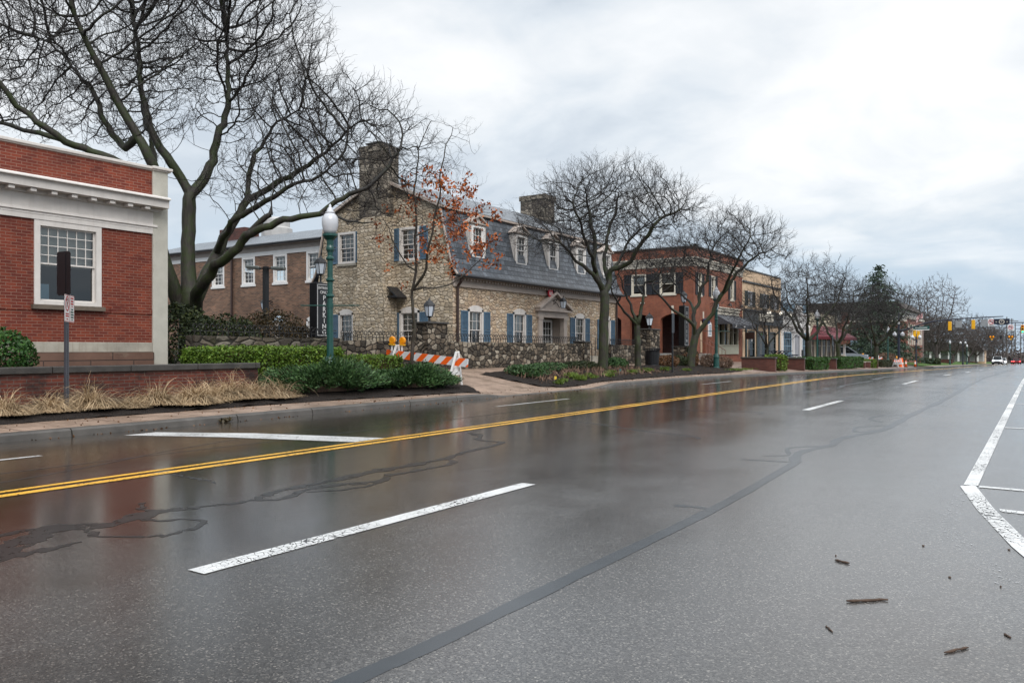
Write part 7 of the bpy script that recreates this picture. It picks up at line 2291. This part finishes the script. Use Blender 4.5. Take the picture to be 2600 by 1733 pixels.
for k, (x, y, h) in enumerate(((-8.8, 300, 15), (-8.0, 322, 15.5), (-7.5, 345, 15), (-6.5, 385, 15), (-6, 430, 15), (-5.5, 480, 15))):
    r = root('utility_pole', ['nearest and thickest utility pole beside the road end', 'second utility pole in the far row', 'third utility pole in the far row, right of the second', 'fourth utility pole, standing clear of the crossarms before it', 'small fifth utility pole near the road end', 'tiniest utility pole at the end of the row'][k], 'utility pole', (x, y, zc(y)))
    m = MB(); m.tube([(0, 0, 0), (0, 0, h)], [.20, .13], 7); m.build('pole', 'wood_pole', r)
    m = MB(); m.box(-1.9, 1.9, -.08, .08, h - 1.0, h - .82); m.build('crossarm', 'wood_pole', r)
wr = root('power_line', 'thin power lines crossing the sky above the far utility poles', 'power line', (0, 250, 0))
m = MB(); m.tube([(-12, 0, 8.5), (4, 0, 8.2), (30, 0, 8.9)], .03, 4); m.build('wire', 'iron', wr)

# flag and other things on the lawn corner
fp = root('flagpole', 'tall pale flagpole with a striped flag behind the mast arm', 'flagpole', (-16.4, 150, G(-16.4, 150)))
m = MB(); m.tube([(0, 0, 0), (0, 0, 8.7)], [.07, .04], 8); m.build('pole', 'lamp_steel', fp)
m = MB()
for k in range(7):
    x0_, x1_ = -1.0, 0; za = 8.5 - .13 * k
    n = 8
    for j in range(n):
        a, b = x0_ + j / n, x0_ + (j + 1) / n
        sag = lambda t: -.55 * (-t) * (-t) - .25 * (-t)
        m.face([(a, .12 * math.sin(a * 7), za + sag(a)), (b, .12 * math.sin(b * 7), za + sag(b)), (b, .12 * math.sin(b * 7), za - .065 + sag(b)), (a, .12 * math.sin(a * 7), za - .065 + sag(a))])
fl = m.build('flag', 'sign_red', fp)
m = MB()
for k in range(7):
    n = 8
    for j in range(n):
        a, b = -1 + j / n, -1 + (j + 1) / n
        sag = lambda t: -.55 * t * t + .25 * t
        za = 8.435 - .13 * k
        m.face([(a, .12 * math.sin(a * 7), za + sag(a)), (b, .12 * math.sin(b * 7), za + sag(b)), (b, .12 * math.sin(b * 7), za - .065 + sag(b)), (a, .12 * math.sin(a * 7), za - .065 + sag(a))])
m.build('white_stripe', 'sign_white', fl)
m = MB(); m.face([(-.45, -.10, 8.40), (0, -.02, 8.52), (0, -.02, 8.10), (-.45, -.10, 7.95)]); m.build('canton', 'navy', fl)
kb = root('brick_kiosk', 'small dark red brick kiosk under the street name sign', 'kiosk', (-17.6, 150, G(-17.6, 150)))
m = MB(); m.box(-.9, .9, -.9, .9, 0, 2.3); m.build('wall', 'pale_red_brick', kb)
m = MB(); m.prism([(-1.1, 2.3), (1.1, 2.3), (0, 2.9)], lambda a, z, d: (a, d, z), -1.1, 1.1); m.build('roof', 'brown_roof', kb)
bs = root('round_logo_sign', 'white board with a yellow disc and purple ring left of the parked car', 'sign', (-20.6, 97.5, G(-20.6, 97.5)))
m = MB(); m.box(-.95, .95, -.05, .05, .9, 2.6); m.build('board', 'bright_white', bs)
m = MB(); m.prism([(.75 * math.cos(R(a)), 1.75 + .75 * math.sin(R(a))) for a in range(0, 360, 15)], lambda a, z, d: (a, d, z), -.06, -.052); m.build('ring', 'sign_purple', bs)
m = MB(); m.prism([(.58 * math.cos(R(a)), 1.75 + .58 * math.sin(R(a))) for a in range(0, 360, 15)], lambda a, z, d: (a, d, z), -.072, -.062); m.build('ring_gap', 'bright_white', bs)
m = MB(); m.prism([(.45 * math.cos(R(a)), 1.75 + .45 * math.sin(R(a))) for a in range(0, 360, 15)], lambda a, z, d: (a, d, z), -.084, -.074); m.build('disc', 'sign_yellow', bs)
m = MB(); m.beam((0, -.09, 1.5), (0, -.09, 2.0), .16, .01, up=(0, 1, 0)); m.build('numeral', 'sign_black', bs)
m = MB(); m.box(-.8, -.7, .05, .15, 0, .9); m.build('post', 'steel', bs)
m = MB(); m.box(.7, .8, .05, .15, 0, .9); m.build('post', 'steel', bs)
wp = root('gate_post', 'white square post by the parked silver car', 'post', (-17.4, 90.5, G(-17.4, 90.5)))
m = MB(); m.box(-.1, .1, -.1, .1, 0, 1.9); m.build('shaft', 'bright_white', wp)
m = MB(); m.box(-.14, .14, -.14, .14, 1.9, 1.97); m.build('cap', 'bright_white', wp)

# vehicles ------------------------------------------------------
def car(label, loc, rz, paint_, kind='car', facing_lit=None, dark_front=False):
    """body lofted from side sections, with glasshouse, wheels and lights; front is +Y before turning"""
    r = root({'car': 'parked_car', 'pickup': 'pickup_truck', 'suv': 'car'}[kind], label, 'pickup' if kind == 'pickup' else 'car', loc, rz)
    L, W_, H = {'car': (4.7, 1.80, 1.5), 'pickup': (5.6, 2.0, 1.9), 'suv': (4.7, 1.88, 1.7)}[kind]
    hl = L / 2
    if kind == 'pickup': prof = [(-hl, .55), (-hl, 1.15), (-.4, 1.18), (.9, 1.16), (hl - .2, 1.08), (hl, .9), (hl, .5), (hl - .3, .38), (-hl + .3, .42)]
    else: prof = [(-hl, .50), (-hl + .06, .95), (-hl + .25, 1.02), (.9, .98), (hl - .35, .84), (hl - .02, .66), (hl, .40), (hl - .3, .26), (-hl + .3, .28)]
    m = MB()
    secs = []
    for x, k in ((-W_ / 2, .94), (-W_ / 2 + .12, 1.0), (W_ / 2 - .12, 1.0), (W_ / 2, .94)):
        secs.append([m.p(x, y * (1 if abs(x) < W_ / 2 - .05 else .965), .3 + (z - .3) * k) for y, z in prof])
    n = len(prof)
    for a, b in zip(secs, secs[1:]):
        for j in range(n): m.f.append((a[j], a[(j + 1) % n], b[(j + 1) % n], b[j]))
    m.f.append(tuple(secs[0])); m.f.append(tuple(reversed(secs[-1])))
    body = m.build('body', paint_, r, bevel=.04)
    zb_ = 1.14 if kind == 'pickup' else .98
    gh = [(-hl + .15, zb_), (-hl + .75, H - .06), (.25, H), (1.25, zb_)] if kind != 'pickup' else [(-.5, zb_), (-.35, H - .03), (.75, H), (1.45, zb_)]
    m = MB()
    A = [m.p(-W_ / 2 + .10 + (.14 if z > zb_ + .1 else 0), y, z) for y, z in gh]; B = [m.p(W_ / 2 - .10 - (.14 if z > zb_ + .1 else 0), y, z) for y, z in gh]
    for j in range(4): m.f.append((A[j], B[j], B[(j + 1) % 4], A[(j + 1) % 4]))
    m.f.append(tuple(A)); m.f.append(tuple(reversed(B)))
    m.build('glasshouse', 'dark_glass', r)
    m = MB()
    m.box(-W_ / 2 + .26, W_ / 2 - .26, gh[1][0], gh[2][0], H - .03, H + .02)
    for s in (-1, 1):
        for (p, q) in ((gh[0], gh[1]), (gh[3], gh[2])): m.beam((s * (W_ / 2 - .11), p[0], p[1]), (s * (W_ / 2 - .25), q[0], q[1]), .07, .07)
        m.beam((s * (W_ / 2 - .11), -.2, zb_), (s * (W_ / 2 - .25), -.2, H), .07, .07)
    m.build('roof', paint_, r, bevel=.015)
    for sx in (-1, 1):
        for sy in (-1, 1):
            y = sy * (hl - .95); rr = .36 if kind == 'pickup' else .33
            m = MB(); m.tube([(sx * (W_ / 2 - .22), y, rr), (sx * (W_ / 2 + .01), y, rr)], rr, 16); w_ = m.build('wheel', 'tyre', r)
            m = MB(); m.tube([(sx * (W_ / 2 - .02), y, rr), (sx * (W_ / 2 + .02), y, rr)], rr * .62, 12); m.build('rim', 'chrome', w_)
        m = MB(); m.box(sx * (W_ / 2 - .28) - .17, sx * (W_ / 2 - .28) + .17, hl - .12, hl + .02, .66 if kind != 'pickup' else .82, .82 if kind != 'pickup' else 1.0); m.build('headlight', 'lit_headlight' if facing_lit == 'front' else 'frosted', r)
        m = MB(); m.box(sx * (W_ / 2 - .22) - .15, sx * (W_ / 2 - .22) + .15, -hl - .02, -hl + .1, .72, .92); m.build('taillight', 'lit_tail' if facing_lit == 'rear' else 'sign_red', r)
    gi = .45 if kind != 'pickup' else .12
    m = MB(); m.box(-W_ / 2 + gi, W_ / 2 - gi, hl - .08, hl + .015, .45, .78 if kind != 'pickup' else .80); m.build('grille', 'sign_black', r)
    m = MB(); m.box(-W_ / 2 + .04, W_ / 2 - .04, hl - .15, hl + .05, .32, .62 if kind == 'pickup' else .44); m.build('bumper', 'sign_black' if kind == 'pickup' else paint_, r, bevel=.03)
    return r
car('silver blue parked minivan behind the terrace walls and stair', (-18.6, 97.0, G(-18.6, 97)), R(-72), 'car_silver', 'suv')
def on_road(x, y): return (x, y, G(x, y))
car('white oncoming pickup truck with dark grille and headlights on', on_road(-8.0, 212), R(180), 'car_white', 'pickup', 'front')
car('white oncoming car with headlights on behind the pickup truck', on_road(-8.1, 244), R(180), 'car_white', 'suv', 'front')
car('dark red car driving away with tail lights lit', on_road(-5.0, 248), 0, 'car_red', 'car', 'rear')
car('dark car stopped ahead with bright tail lights, left of the dark red car', on_road(-5.9, 268), 0, 'car_black', 'suv', 'rear')
car('pale car with tail lights lit at the right picture edge', on_road(-1.7, 225), 0, 'car_white', 'car', 'rear')
